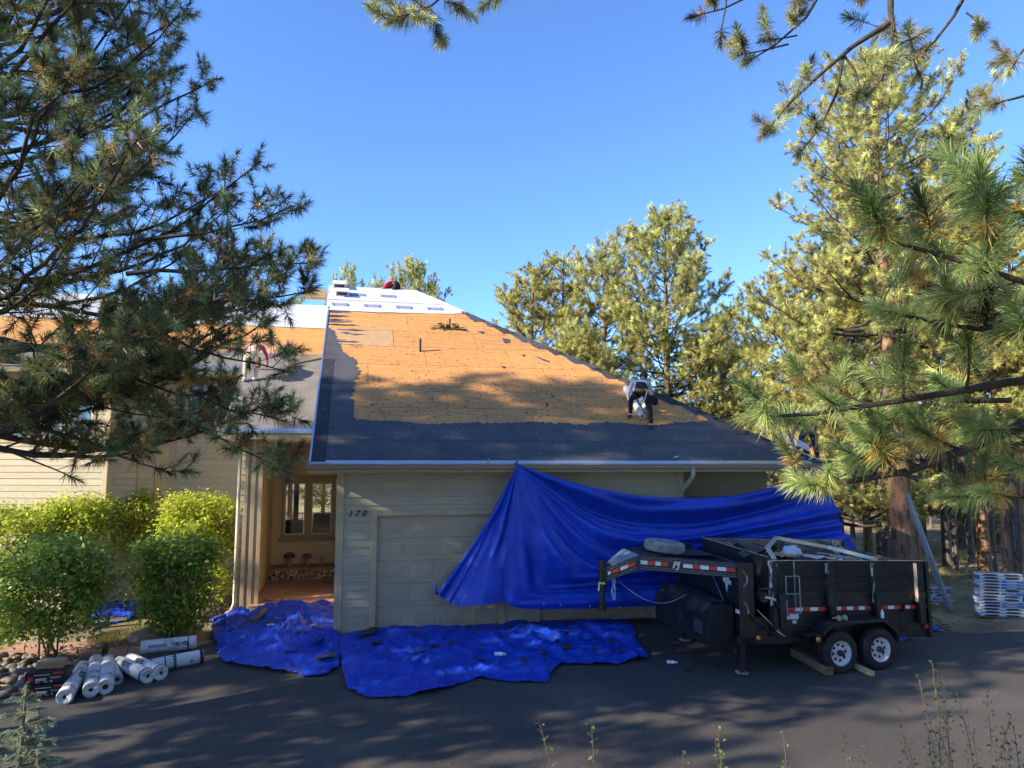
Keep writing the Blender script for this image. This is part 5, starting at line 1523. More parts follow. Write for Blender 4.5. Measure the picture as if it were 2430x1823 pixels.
def carton(label, c, sx, sy, sz, rz, mt, art=True, nm="carton", tilt=(0, 0)):
    root = empty(nm, c.tolist(), rz); root.rotation_euler = (tilt[0], tilt[1], rz); tag(root, label, "box")
    B(-sx / 2, sx / 2, -sy / 2, sy / 2, 0, sz).build("box_body", mt, root, bevel=.006)
    if art:
        for q, mm in (((-.42, -.30, .30, .62), INKR), ((-.24, .02, .40, .47), WHTREF), ((-.24, .0, .28, .35), STICKW), ((.10, .36, .42, .58), GREYP), ((-.24, -.14, .08, .24), GREYP), ((-.04, .06, .08, .24), GREYP), ((.12, .16, .10, .28), STICKW), ((-.28, .10, .74, .80), STICKW), ((.18, .42, .80, .95), INKR)):
            B(q[0] * sx, q[1] * sx, -sy / 2 - .0025, -sy / 2 - .0005, q[2] * sz, q[3] * sz).build("printed_patch", mm, root)
        B(-sx / 2 - .0025, -sx / 2 - .0005, -sy * .35, sy * .25, .1 * sz, .45 * sz).build("printed_label", M("pale_blue_label", (.35, .55, .75), .5), root)
    else:
        B(-.03, .03, -sy / 2 - .001, sy / 2 + .001, sz, sz + .001).build("tape_strip", GREYP, root)
    return root


cb = on_ground(118, 1645)
carton("black carton at the bottom of the stack by the stones", cb, .62, .40, .19, .30, BOXK)
carton("black carton stacked on the lower one by the stones", cb + np.array([-.07, .06, .193]), .62, .40, .19, .32, BOXK)
carton("plain brown carton on top of the black cartons", cb + np.array([-.10, .18, .388]), .40, .30, .12, .25, CARD, art=False)
carton("flat black carton behind the granulated roll", on_ground(380, 1570), .60, .38, .14, .35, BOXK)


def bundle(p, rz, seed, label, grp):
    r = random.Random(seed); root = empty("shingle_bundle", p, rz + r.uniform(-.03, .03)); tag(root, label, "shingles", grp)
    Lb, D, Hh = 1.0, .34, .074; m2 = MB()
    nx = 14; rows = []
    m2.hexa([(-Lb / 2, -D / 2, .003), (Lb / 2, -D / 2, .003), (Lb / 2, D / 2, .003), (-Lb / 2, D / 2, .003), (-Lb / 2 + .01, -D / 2 - .006, Hh), (Lb / 2, -D / 2 - .004, Hh), (Lb / 2, D / 2, Hh), (-Lb / 2 + .012, D / 2, Hh)])
    m2.build("wrapper", BUNDW, root, bevel=.014)
    for cx in (-.24, .24):
        m3 = MB(); m3.prism([(cx + .17 * math.copysign(abs(math.cos(t)) ** .6, math.cos(t)), -D / 2 - .006, .036 + .022 * math.sin(t)) for t in np.linspace(0, 2 * math.pi, 17)[:-1]], (0, -.006, 0)); m3.build("window", SHING, root)
    if r.random() < .65:
        B(.0, .48, -D / 2 - .0125, -D / 2 - .006, .012, .058).build("blue_panel", BUNDB, root)
        text("lettering", "Cambridge", .05, WHTREF, root, (.22, -D / 2 - .0135, .035), (1, 0, 0), (0, 0, 1), .0005, .1, .001)
        text("lettering", "IKO", .055, INK, root, (-.10, -D / 2 - .0135, .034), (1, 0, 0), (0, 0, 1), .0005, .2, .003)
    B(-Lb / 2 + .02, Lb / 2 - .01, -D / 2 + .02, D / 2 - .01, Hh, Hh + .002).build("top_face", BUNDG, root)
    m3 = MB(); m3.hexa([(-Lb / 2 - .03, -D / 2 + .03, .01), (-Lb / 2, -D / 2 + .01, .01), (-Lb / 2, D / 2 - .01, .01), (-Lb / 2 - .03, D / 2 - .04, .01), (-Lb / 2 - .01, -D / 2 + .03, .06), (-Lb / 2, -D / 2 + .01, .068), (-Lb / 2, D / 2 - .01, .068), (-Lb / 2 - .02, D / 2 - .04, .06)]); m3.build("folded_end", BUNDW if seed % 3 else BUNDB, root)
    return root


w = on_ground(2362, 1466); NB = 14
ordn = ["lowest", "second", "third", "fourth", "fifth", "sixth", "seventh", "eighth", "ninth", "tenth", "eleventh", "twelfth", "thirteenth", "topmost"]
rz_ = math.radians(-14)
for k in range(NB):
    off = .10 * (1 - k / NB) * -.3 + random.uniform(-.025, .025)
    bundle((w[0] + .22 + off, w[1] + .1 + random.uniform(-.02, .02), w[2] + .03 + k * .077), rz_, k, "%s white shingle bundle of the tall stack by the pines%s" % (ordn[k], "" if k in (0, 13) else ", counted from the ground"), "tall shingle stack")
m2 = MB()
for y in (-.13, 0, .13): m2.box(-.55, .55, y - .04, y + .04, 0, .02)
o = m2.build("pallet_boards", PLANKW, None, loc=(w[0] + .2, w[1] + .1, w[2] + .005), rot=(0, 0, rz_)); tag(o, "worn boards under the tall shingle stack", "pallet")
w = on_ground(2218, 1440)
for k in range(6):
    bundle((w[0] + random.uniform(-.06, .06), w[1] + .2, w[2] + .02 + k * .08), math.radians(5) + random.uniform(-.15, .15), k + 40, "%s bundle of the low slumped stack behind the trailer tailgate" % ["lowest", "second", "third", "fourth", "fifth", "topmost"][k], "low shingle stack")

# lengths of grey flashing leaning on the big pine
a_ = on_ground(2256, 1450); top = atY(2152, 1170, 19.2); d = top - a_
root = empty("leaning_flashing", a_.tolist()); tag(root, "long grey metal flashing lengths leaning against the big pine trunk", "flashing")
for k, (o_, w_) in enumerate(((0, .10), (.06, .05), (-.05, .06))):
    m2 = MB(); m2.beam((o_, k * .02, 0), (d[0] + o_ * .5, d[1] - k * .02, d[2] - k * .05), w_, .04); m2.beam((o_ - .03, k * .02 - .03, .0), (d[0] + o_ * .5 - .03, d[1] - .03, d[2] - k * .05), .012, .05)
    m2.build("flashing_length", FLASHG, root)
m2 = MB(); q = d * .44; m2.beam((q[0] - .08, q[1] - .04, q[2]), (q[0] + .10, q[1] - .03, q[2] - .01), .03, .012); m2.build("red_tie", INKR, root)

# ladder against the side eave
lad = empty("extension_ladder", hw(13.15, .6, -.34).tolist()); tag(lad, "aluminium extension ladder leaning on the roof's right eave", "ladder")
q0 = hw(13.15, .6, -.34); rails = []
for b_ in (.55, .98):
    s_, e_ = hw(13.15, b_, -.34) - q0, hw(11.30, b_, 4.35) - q0
    m2 = MB(); m2.beam(tuple(s_), tuple(e_), .03, .085, up=(0, 0, 1)); m2.build("rail", ALU, lad, bevel=.004); rails.append((s_, e_))
for k in range(14):
    t = .05 + k * .068; m2 = MB(); m2.tube([tuple(rails[0][0] + (rails[0][1] - rails[0][0]) * t), tuple(rails[1][0] + (rails[1][1] - rails[1][0]) * t)], .018, 7); m2.build("rung", DARKM, lad)

# cord on the dirt
pts = [(2196, 1463), (2212, 1464), (2222, 1468), (2226, 1476), (2236, 1482), (2250, 1484), (2256, 1488), (2246, 1490), (2232, 1486), (2222, 1482), (2230, 1490), (2246, 1495), (2262, 1499)]
W_ = [on_ground(*p, .012) for p in pts]; W2 = []
for i in range(len(W_) - 1):
    for t in (0, .33, .66): W2.append(W_[i] * (1 - t) + W_[i + 1] * t)
m2 = MB(); m2.tube([tuple(p - W_[0]) for p in W2], .012, 6); o = m2.build("power_cable", INK, None, smooth=True, loc=W_[0].tolist()); tag(o, "black power cable coiled on the dirt behind the trailer", "cord")

# mushrooms on the porch bench
for px, dia, hh, lb, twin in ((687, .36, .42, "tallest stone mushroom with a brown cap on the porch bench", 0), (728, .29, .37, "middle stone mushroom with a brown cap on the porch bench", 0), (763, .20, .23, "smallest pale stone mushroom on the porch bench", 1)):
    q = on_front(px, 1322, 7.75); root = empty("stone_mushroom", hw(q[0], 7.75, .376).tolist(), PHI); tag(root, lb, "ornament")
    m2 = MB(); m2.lathe([(0, 0), (.085 * hh / .42, 0), (.09 * hh / .42, .03), (.06 * hh / .42, hh * .5), (.05 * hh / .42, hh * .7), (0, hh * .72)], 14); m2.build("stem", MUSHS, root, smooth=True)
    R_ = dia / 2; m2 = MB(); m2.lathe([(0, hh * .62), (R_ * .7, hh * .60), (R_ * .95, hh * .63), (R_, hh * .69), (R_ * .9, hh * .80), (R_ * .6, hh * .93), (R_ * .25, hh * .99), (0, hh)], 20); m2.build("cap", MUSHC if not twin else MUSHS, root, smooth=True)
    if twin: m2 = MB(); m2.lathe([(0, 0), (.03, 0), (.025, .05), (.06, .06), (.05, .08), (0, .09)], 12, (.10, -.02, 0)); m2.build("small_cap", MUSHS, root, smooth=True)

# things left on the roofs
q = on_roof(1067, 782); root = empty("tool_belt", hw(*q).tolist(), PHI); tag(root, "brown leather tool belt dropped round the upper vent pipe", "tool belt")
def rl_(da, ds, h): return Vector((da, ds * CS - h * SN, ds * SN + h * CS))
for da, ds, w_, h_ in ((-.27, .05, .19, .16), (.17, .06, .21, .15), (-.05, .13, .10, .12)):
    m2 = MB(); m2.lathe([(0, .0), (.9, .0), (1.0, .2), (.95, .7), (1.0, 1.0), (.8, .95), (.7, .4), (0, .35)], 10); m2.xf(lambda v: rl_(da + v.x * w_ * .62, ds + v.y * w_ * .5, v.z * h_)); m2.build("pouch", LEATH, root, smooth=True)
m2 = MB()
for t in np.linspace(0, 1, 13)[:-1]:
    t2 = t + 1 / 12; f = lambda t: rl_(-.62 + 1.15 * t, -.02 + .14 * math.sin(t * 5) + .06, .04 + .03 * math.sin(t * 9)); m2.beam(f(t), f(t2), .05, .012)
m2.build("strap", LEATH, root)
m2 = MB(); m2.beam(rl_(-.60, -.08, .03), rl_(-.42, .10, .06), .04, .02); m2.beam(rl_(-.2, -.16, .03), rl_(-.28, .0, .04), .04, .02); m2.build("hanging_loop", LEATH, root)
s_ = on_roof(681, 866, LB, LZ); e_ = on_roof(766, 849, LB, LZ)
m2 = MB(); s_ = hw(*s_) + np.array([0, 0, .05]); e_ = hw(*e_) + np.array([0, 0, .06]); m2.beam((0, 0, 0), tuple(e_ - s_), .03, .10); m2.beam((0, -.03, .03), tuple(e_ - s_ + np.array([0, -.03, .03])), .07, .01)
o = m2.build("metal_trim", FLASHM, None, loc=s_.tolist()); tag(o, "pale metal trim length lying on the grey porch roof", "flashing")
for px, py, nm, lb, sz in ((1604, 1087, "paper_scrap", "white paper scrap standing on the roof edge above the tarp", .09), (1925, 1091, "paper_scrap", "white paper scrap lying at the right roof corner", .12), (1497, 912, "paper_scrap", "tiny white scrap on the plywood above the roofer", .05)):
    q = hw(*on_roof(px, py)); m2 = MB(); m2.grid([[((i - 2) * sz * .3, (j - 2) * sz * .1, .012 + sz * .12 * i + .02 * mnoise.noise(Vector((i, j, px)))) for j in range(5)] for i in range(5)])
    o = m2.build(nm, WRAP, None, loc=q.tolist(), rot=(.5, 0, PHI), fix=False); tag(o, lb, "paper")
q = hw(3.15, EV_B - .08, 3.56); m2 = MB(); m2.beam((0, 0, -.05), (.03, .06, .10), .035, .012); o = m2.build("strap_end", CARD, None, loc=q.tolist()); tag(o, "brown strap end sticking up from the gutter", "strap")
# two rolls beside the bending roofer
qa, qb = hw(*on_roof(1484, 928)), hw(*on_roof(1523, 996)); nr = Vector(HU * 0 + HN * -SN) + Vector((0, 0, CS)); nv = np.array(nr)
roll("pale blue-white roll lying downslope left of the roofer", qb + nv * .085, qa + nv * .085, .085, ROLLW, core=.5)
qa, qb = hw(*on_roof(1505, 928)), hw(*on_roof(1534, 980))
roll("pale roll with black print under the roofer's legs", qb + nv * .105, qa + nv * .105, .105, ROLLW, [(.14, .05, INK)], core=.5)


# ------------------------------------------------------------------ the roofers
def person(label, J, mats, bones_mat, root_at, scale=1.0):
    """J: joint -> (pos, radius); one skinned body with clothing by bone"""
    E = [("pelvis", "spine"), ("spine", "chest"), ("chest", "neck"), ("neck", "head"), ("head", "crown")]
    for s in "LR":
        E += [("chest", "sho" + s), ("sho" + s, "elb" + s), ("elb" + s, "wri" + s), ("wri" + s, "palm" + s), ("pelvis", "hip" + s), ("hip" + s, "knee" + s), ("knee" + s, "ank" + s), ("ank" + s, "toe" + s)]
        d = (Vector(J["palm" + s][0]) - Vector(J["wri" + s][0])).normalized(); p = Vector(J["palm" + s][0]); sd = d.orthogonal().normalized(); fw = d.cross(sd)
        for k in range(4):
            a_ = "f%d%s" % (k, s); L = (.062, .072, .068, .052)[k]
            J[a_ + "a"] = (p + sd * (.022 * (k - 1.5)) + d * L * .55, .010); J[a_ + "b"] = (p + sd * (.024 * (k - 1.5)) + d * L + fw * .03, .009)
            E += [("palm" + s, a_ + "a"), (a_ + "a", a_ + "b")]
        J["th" + s] = (p - d * .02 + sd * .055 + fw * .02, .011); E.append(("palm" + s, "th" + s))
    names = list(J); idx = {n: i for i, n in enumerate(names)}
    me = bpy.data.meshes.new("person"); me.from_pydata([tuple(J[n][0]) for n in names], [(idx[a], idx[b]) for a, b in E], [])
    ob = bpy.data.objects.new("person", me); COL.objects.link(ob)
    sk = ob.modifiers.new("skin", 'SKIN'); sk.use_smooth_shade = True
    sub = ob.modifiers.new("sub", 'SUBSURF'); sub.levels = 2
    for n in names:
        v = me.skin_vertices[0].data[idx[n]]; r = J[n][1]; v.radius = (r, r); v.use_root = (n == "pelvis")
    em = bpy.data.meshes.new_from_object(ob.evaluated_get(bpy.context.evaluated_depsgraph_get()))
    bpy.data.objects.remove(ob)
    for m_ in mats: em.materials.append(m_)
    segs = [(Vector(J[a][0]), Vector(J[b][0]), bones_mat(a, b)) for a, b in E]
    mi = []
    for p in em.polygons:
        c = p.center; best = 9e9; bi = 0
        for a, b, m_ in segs:
            t = max(0, min(1, (c - a).dot(b - a) / max(1e-9, (b - a).length_squared))); dd = (c - a.lerp(b, t)).length
            if dd < best: best = dd; bi = m_
        mi.append(bi)
    em.polygons.foreach_set("material_index", mi); em.polygons.foreach_set("use_smooth", [True] * len(mi))
    o = link("person", em, None, root_at); tag(o, label, "person"); return o


def cloth(a, b):                      # 0 shirt 1 trousers 2 skin 3 shoe
    if a[:3] == "ank" or b[:3] == "toe": return 3
    if a[:3] in ("hip", "kne") or b[:3] == "hip" or (a == "pelvis"): return 1
    if a in ("neck", "head") or a[:2] in ("f0", "f1", "f2", "f3") or a[:3] == "wri" or a[:4] == "palm": return 2
    return 0


def hair_cap(o, c, r, mt=HAIR, dirv=(0, 0, 1)):
    bm = bmesh.new(); bmesh.ops.create_icosphere(bm, subdivisions=3, radius=1)
    for v in bm.verts: v.co = v.co * r * (1.05 + .05 * mnoise.noise(v.co * 4)) + Vector(c) + Vector(dirv) * r * .18
    me = bpy.data.meshes.new("hair"); bm.to_mesh(me); bm.free(); me.materials.append(mt); me.polygons.foreach_set("use_smooth", [True] * len(me.polygons)); return link("hair", me, o)


# roofer bending on the garage roof, seen from behind
fL, fR = hw(*on_roof(1497, 994)), hw(*on_roof(1546, 1018)); base = (fL + fR) / 2
l, r = fL - base, fR - base
J = {"pelvis": ((.02, .0, .82), .145), "spine": ((.05, .18, 1.02), .135), "chest": ((.08, .38, 1.13), .15), "neck": ((.13, .52, 1.14), .06), "head": ((.19, .60, 1.24), .09), "crown": ((.22, .68, 1.28), .085),
     "shoL": ((-.12, .42, 1.09), .075), "elbL": ((-.24, .54, .82), .048), "wriL": ((-.14, .66, .50), .032), "palmL": ((-.12, .68, .43), .036),
     "shoR": ((.29, .40, 1.08), .075), "elbR": ((.38, .48, .80), .048), "wriR": ((.36, .55, .48), .032), "palmR": ((.35, .57, .41), .036),
     "hipL": ((-.10, .0, .74), .105), "kneeL": ((l[0] + .02, l[1] + .10, l[2] + .50), .075), "ankL": ((l[0], l[1] + .04, l[2] + .09), .05), "toeL": ((l[0] - .07, l[1] - .06, l[2] + .05), .045),
     "hipR": ((.14, .0, .74), .105), "kneeR": ((r[0] - .02, r[1] + .06, r[2] + .50), .075), "ankR": ((r[0], r[1] + .04, r[2] + .09), .05), "toeR": ((r[0] - .02, r[1] - .08, r[2] + .03), .045)}
p1 = person("roofer in pale shirt and black trousers bending over on the plywood", J, [CLOTHW, CLOTHK, SKINM, SHOEM], cloth, base.tolist())
hair_cap(p1, (.21, .64, 1.28), .105)
m2 = MB(); m2.lathe([(.150, -.05), (.165, -.04), (.165, .04), (.150, .05)], 20); m2.xf(lambda v: Vector((.03 + v.x * 1.08, .03 + v.y * .9 - v.z * .5, .89 + v.z * .9 + v.y * .4))); m2.build("belt", LEATH, p1, smooth=True)
m2 = MB(); m2.box(.20, .36, -.12, .06, .50, .72); m2.box(.30, .44, -.06, .08, .48, .66); m2.build("tool_pouch", CLOTHK, p1, bevel=.03)
m2 = MB(); m2.beam((.14, -.16, .82), (.05, -.17, .52), .032, .026); m2.build("hammer_handle", PINEW, p1); m2 = MB(); m2.beam((.08, -.17, .85), (.22, -.15, .81), .03, .03); m2.build("hammer_head", CHROME, p1)
for f in (l, r): m2 = MB(); m2.lathe([(.052, .10), (.058, .115), (.052, .13)], 12, (f[0], f[1] + .04, f[2])); m2.build("sock", SHOEW, p1, smooth=True)

# roofer bent double on the ridge
base = hw(*on_roof(933, 690)) + HN * .15
J = {"pelvis": ((.10, .10, .28), .15), "spine": ((-.04, .10, .33), .14), "chest": ((-.20, .06, .24), .14), "neck": ((-.32, .05, .12), .06), "head": ((-.38, .05, .05), .09), "crown": ((-.43, .05, -.02), .08),
     "shoL": ((-.22, -.12, .20), .07), "elbL": ((-.34, -.16, .02), .046), "wriL": ((-.40, -.10, -.18), .03), "palmL": ((-.41, -.09, -.25), .035),
     "shoR": ((-.24, .24, .18), .07), "elbR": ((-.34, .28, .0), .046), "wriR": ((-.40, .22, -.2), .03), "palmR": ((-.41, .20, -.27), .035),
     "hipL": ((.13, .0, .24), .12), "kneeL": ((.02, -.10, -.02), .085), "ankL": ((.16, -.02, -.30), .05), "toeL": ((.08, -.10, -.36), .045),
     "hipR": ((.14, .22, .24), .12), "kneeR": ((.06, .22, -.04), .085), "ankR": ((.2, .26, -.30), .05), "toeR": ((.12, .2, -.36), .045)}
p2 = person("roofer in red shirt bent double on the white ridge", J, [CLOTHR, CLOTHK, SKINM, SHOEM], cloth, base.tolist()); hair_cap(p2, (-.39, .05, .04), .095)
m2 = MB(); m2.lathe([(.148, -.05), (.16, -.03), (.16, .03), (.148, .05)], 18, ax='x'); m2.xf(lambda v: Vector((.05 + v.x, .10 + v.y, .30 + v.z))); m2.build("belt", GREYP, p2, smooth=True)

# roofer in pink on the left roof
fL, fR = hw(*on_roof(579, 907, LB, LZ)), hw(*on_roof(605, 904, LB, LZ)); base = (fL + fR) / 2; l, r = fL - base, fR - base
J = {"pelvis": ((.02, .02, .80), .15), "spine": ((.0, .18, 1.0), .145), "chest": ((-.02, .36, 1.12), .155), "neck": ((-.02, .52, 1.10), .06), "head": ((-.02, .62, 1.05), .09), "crown": ((-.02, .70, 1.01), .085),
     "shoL": ((-.24, .38, 1.06), .075), "elbL": ((-.34, .46, .80), .048), "wriL": ((-.28, .58, .58), .032), "palmL": ((-.26, .60, .52), .036),
     "shoR": ((.20, .38, 1.06), .075), "elbR": ((.32, .44, .82), .048), "wriR": ((.30, .56, .60), .032), "palmR": ((.28, .58, .54), .036),
     "hipL": ((-.10, .02, .74), .115), "kneeL": ((l[0], l[1] + .08, l[2] + .48), .085), "ankL": ((l[0], l[1] + .04, l[2] + .09), .052), "toeL": ((l[0] + .0, l[1] - .08, l[2] + .04), .046),
     "hipR": ((.13, .02, .74), .115), "kneeR": ((r[0], r[1] + .08, r[2] + .48), .085), "ankR": ((r[0], r[1] + .04, r[2] + .09), .052), "toeR": ((r[0] - .03, r[1] - .08, r[2] + .04), .046)}
p3 = person("roofer in pink shirt and cream trousers on the left roof", J, [CLOTHP, CLOTHC, SKINM, SHOEW], cloth, base.tolist()); hair_cap(p3, (-.02, .64, 1.06), .10, CARD)
m2 = MB(); m2.box(.16, .30, -.10, .06, .40, .72); m2.build("tool_pouch", LEATH, p3, bevel=.03)

# roofer half hidden beyond the right hip
base = atY(1922, 1066, 17.9)
J = {"pelvis": ((.05, .1, .60), .15), "spine": ((-.08, .08, .74), .14), "chest": ((-.28, .0, .82), .145), "neck": ((-.42, -.04, .80), .06), "head": ((-.52, -.06, .76), .09), "crown": ((-.60, -.06, .74), .085),
     "shoL": ((-.32, -.16, .76), .07), "elbL": ((-.44, -.22, .54), .045), "wriL": ((-.52, -.24, .32), .032), "palmL": ((-.54, -.24, .25), .036),
     "shoR": ((-.10, -.14, .62), .07), "elbR": ((.10, -.18, .36), .048), "wriR": ((.08, -.20, .10), .032), "palmR": ((.06, -.20, .03), .036),
     "hipL": ((-.04, -.02, .54), .11), "kneeL": ((-.24, -.04, .26), .08), "ankL": ((-.06, .0, -.14), .05), "toeL": ((-.16, -.06, -.2), .045),
     "hipR": ((.12, .16, .52), .11), "kneeR": ((.18, .12, .16), .08), "ankR": ((.26, .16, -.24), .05), "toeR": ((.18, .1, -.3), .045)}
def cloth4(a, b):
    if a[:3] in ("elb",) or (a[:3] == "sho"): return 2
    return cloth(a, b)
p4 = person("roofer in camouflage trousers crouching beyond the right hip", J, [CLOTHK, CAMO, SKINM, SHOEW], cloth4, base.tolist()); hair_cap(p4, (-.54, -.06, .77), .10)
m2 = MB(); m2.grid([[(-.42 + .30 * i / 5, -.24, .06 + .16 * j / 5 - .10 * i / 5 + .02 * math.sin(i)) for j in range(6)] for i in range(6)])
o = m2.build("white_sheet", WRAP, None, loc=base.tolist(), fix=False); o.modifiers.new("thick", 'SOLIDIFY').thickness = .01; tag(o, "folded white underlayment sheet at the crouching roofer's hands", "sheet")
# ------------------------------------------------------------------ pines
def needle_mesh(name, P, D, L, rg, n, nl, w, pal, old=.3, bend=False, spreadk=1.0):
    """tufts at P pointing along D (unit), brush length L; one thin blade per needle bundle"""
    P = np.asarray(P); D = np.asarray(D); L = np.asarray(L); T = len(P); N = T * n
    ti = np.repeat(np.arange(T), n)
    s = rg.random(N)
    ax = D[ti]; base = P[ti] - ax * (L[ti] * (1 - s) * 1.0)[:, None]
    ref = rg.normal(size=(N, 3)); perp = ref - ax * np.sum(ref * ax, 1)[:, None]; perp /= np.linalg.norm(perp, axis=1)[:, None] + 1e-9
    ang = np.radians(12 + 78 * (1 - s) * spreadk + rg.normal(0, 13, N)) 
    d = ax * np.cos(ang)[:, None] + perp * np.sin(ang)[:, None]
    ln = nl * (.75 + .45 * rg.random(N)) * np.clip(L[ti] / L.mean(), .7, 1.4)
    up = np.array([0, 0, 1.0])
    wv = np.cross(d, rg.normal(size=(N, 3))); wv /= np.linalg.norm(wv, axis=1)[:, None] + 1e-9
    wv *= (w / 2)
    mid = base + d * (ln * .55)[:, None] 
    tip = base + d * ln[:, None] - up * (ln * (.10 + .12 * rg.random(N)))[:, None]
    if bend:
        V = np.empty((N, 5, 3), np.float32)
        V[:, 0] = base - wv * .7; V[:, 1] = base + wv * .7; V[:, 2] = mid + wv; V[:, 3] = mid - wv; V[:, 4] = tip
        F = np.array([[0, 1, 2], [0, 2, 3], [3, 2, 4]]); k = 5
    else:
        V = np.empty((N, 3, 3), np.float32)
        V[:, 0] = base - wv; V[:, 1] = base + wv; V[:, 2] = tip
        F = np.array([[0, 1, 2]]); k = 3
    faces = (F[None] + (np.arange(N) * k)[:, None, None]).reshape(-1, 3)
    # colour: fresh green outside, tan needles towards the old end of the brush
    tone = pal[0][None] * (1 - rg.random((T, 1))) + pal[1][None] * rg.random((T, 1)); tone = tone * (.8 + .4 * rg.random((T, 1)))
    c = tone[ti] * (.8 + .4 * rg.random((N, 1)))
    oldt = (rg.random(T) < old)[ti] & (s < .42) & (rg.random(N) < .75)
    c[oldt] = pal[2][None] * (.6 + .6 * rg.random((oldt.sum(), 1)))
    return tri_mesh(name, V.reshape(-1, 3), faces, np.repeat(c, k, 0), NEEDLE)


def tri_mesh(name, V, faces, cols, mt):
    me = bpy.data.meshes.new(name)
    nv, nf = len(V), len(faces)
    me.vertices.add(nv); me.vertices.foreach_set("co", np.ascontiguousarray(V, np.float32).ravel())
    me.loops.add(nf * 3); me.loops.foreach_set("vertex_index", faces.astype(np.int32).ravel())
    me.polygons.add(nf); me.polygons.foreach_set("loop_start", np.arange(0, nf * 3, 3, dtype=np.int32)); me.polygons.foreach_set("loop_total", np.full(nf, 3, np.int32))
    me.update()
    at = me.attributes.new("tint", 'FLOAT_COLOR', 'POINT')
    at.data.foreach_set("color", np.concatenate([np.clip(cols, 0, 1), np.ones((nv, 1))], 1).astype(np.float32).ravel())
    me.materials.append(mt); return me


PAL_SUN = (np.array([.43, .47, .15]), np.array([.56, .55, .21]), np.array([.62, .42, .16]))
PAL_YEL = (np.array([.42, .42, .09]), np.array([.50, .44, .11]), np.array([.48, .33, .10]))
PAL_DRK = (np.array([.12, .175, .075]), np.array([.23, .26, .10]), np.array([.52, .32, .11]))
PAL_NEAR = (np.array([.21, .30, .10]), np.array([.34, .38, .13]), np.array([.60, .40, .10]))
PAL_TOP = (np.array([.29, .35, .17]), np.array([.38, .39, .18]), np.array([.42, .30, .12]))


class Pine:
    def __init__(s, seed):
        s.rg = np.random.default_rng(seed); s.wood = MB(); s.P = []; s.D = []; s.L = []

    def tuft(s, p, d, L):
        d = np.asarray(d, float); s.P.append(np.asarray(p, float)); s.D.append(d / (np.linalg.norm(d) + 1e-9)); s.L.append(L)

    def twig(s, p, d, ln, r, L, curl=.35, n=4):
        """short twig ending in a brush"""
        p = np.asarray(p, float); d = np.asarray(d, float) / np.linalg.norm(d); pts = [p]
        for k in range(3):
            d = d + np.array([0, 0, curl * .33]) + s.rg.normal(0, .12, 3); d /= np.linalg.norm(d); pts.append(pts[-1] + d * ln / 3)
        s.wood.tube([tuple(q) for q in pts], [r, r * .8, r * .6, r * .4], n, cap=False)
        s.tuft(pts[-1] + d * L * .25, d, L); return pts, d

    def limb(s, pts, r0, r1, sub=1.0, subl=1.2, L=.22, bare=.3, curl=.4, tw=.35, sides=6, per=3, flat=.6):
        """a limb through pts with side branches, each ending in brushes"""
        pts = np.array(pts, float); d = np.r_[0, np.cumsum(np.linalg.norm(np.diff(pts, axis=0), axis=1))]; tot = d[-1]
        m = max(4, int(tot / .35)); t = np.linspace(0, tot, m)
        Q = np.stack([np.interp(t, d, pts[:, k]) for k in range(3)], 1)
        for _ in range(2): Q[1:-1] = (Q[:-2] + 2 * Q[1:-1] + Q[2:]) / 4
        Q[1:-1] += s.rg.normal(0, .02 * min(1, tot / 3), (m - 2, 3))
        R = r0 + (r1 - r0) * np.linspace(0, 1, m) ** .8
        s.wood.tube([tuple(q) for q in Q], R.tolist(), sides, cap=False)
        nsub = max(1, int(tot * 2.2 * sub)); rg = s.rg
        for k in range(nsub):
            u = bare + (1 - bare) * (k + rg.random() * .8) / nsub; u = min(u, .99)
            i = min(m - 2, int(u * (m - 1))); f = u * (m - 1) - i
            p = Q[i] * (1 - f) + Q[i + 1] * f; tg = Q[i + 1] - Q[i]; tg /= np.linalg.norm(tg)
            side = np.cross(tg, [0, 0, 1.0]); side /= np.linalg.norm(side) + 1e-9
            sg = 1 if k % 2 else -1
            dv = tg * rg.uniform(.3, .8) + side * sg * rg.uniform(.5, 1.0) * flat / .6 + np.array([0, 0, 1]) * rg.uniform(-.15, .45)
            dv /= np.linalg.norm(dv)
            ln = subl * (1.15 - .75 * (u - bare) / (1 - bare)) * rg.uniform(.55, 1.1)
            q = [p]; dd = dv.copy(); ns = 4
            for j in range(ns):
                dd = dd + np.array([0, 0, curl * .22]) + rg.normal(0, .10, 3); dd /= np.linalg.norm(dd); q.append(q[-1] + dd * ln / ns)
            rb = max(.006, R[i] * .42)
            s.wood.tube([tuple(x) for x in q], np.linspace(rb, .005, ns + 1).tolist(), 4, cap=False)
            s.tuft(q[-1] + dd * L * .2, dd, L * rg.uniform(.85, 1.15))
            for j in range(per):
                v = rg.uniform(.35, .95); ii = min(ns - 1, int(v * ns)); ff = v * ns - ii; pp = q[ii] * (1 - ff) + q[ii + 1] * ff
                tv = dv * .5 + rg.normal(0, .55, 3) + np.array([0, 0, .35]); tv /= np.linalg.norm(tv)
                s.twig(pp, tv, tw * rg.uniform(.5, 1.1), .006, L * rg.uniform(.8, 1.1), n=3)
        dt = Q[-1] - Q[-2]; s.tuft(Q[-1], dt, L)

    def finish(s, name, label, loc, n, nl, w, pal, old=.3, bend=False, bark=None, trunk=None, group=None, spreadk=1.0, cat="tree", wood_name="branches"):
        root = empty(name, loc)
        if label: tag(root, label, cat, group)
        if trunk is not None: trunk.build("trunk", bark or BARKG, root, smooth=True, fix=False)
        me = s.wood.mesh(wood_name, BARKD, True, fix=False); link(wood_name, me, root)
        link("crown", needle_mesh("crown", s.P, s.D, s.L, s.rg, n, nl, w, pal, old, bend, spreadk), root)
        return root


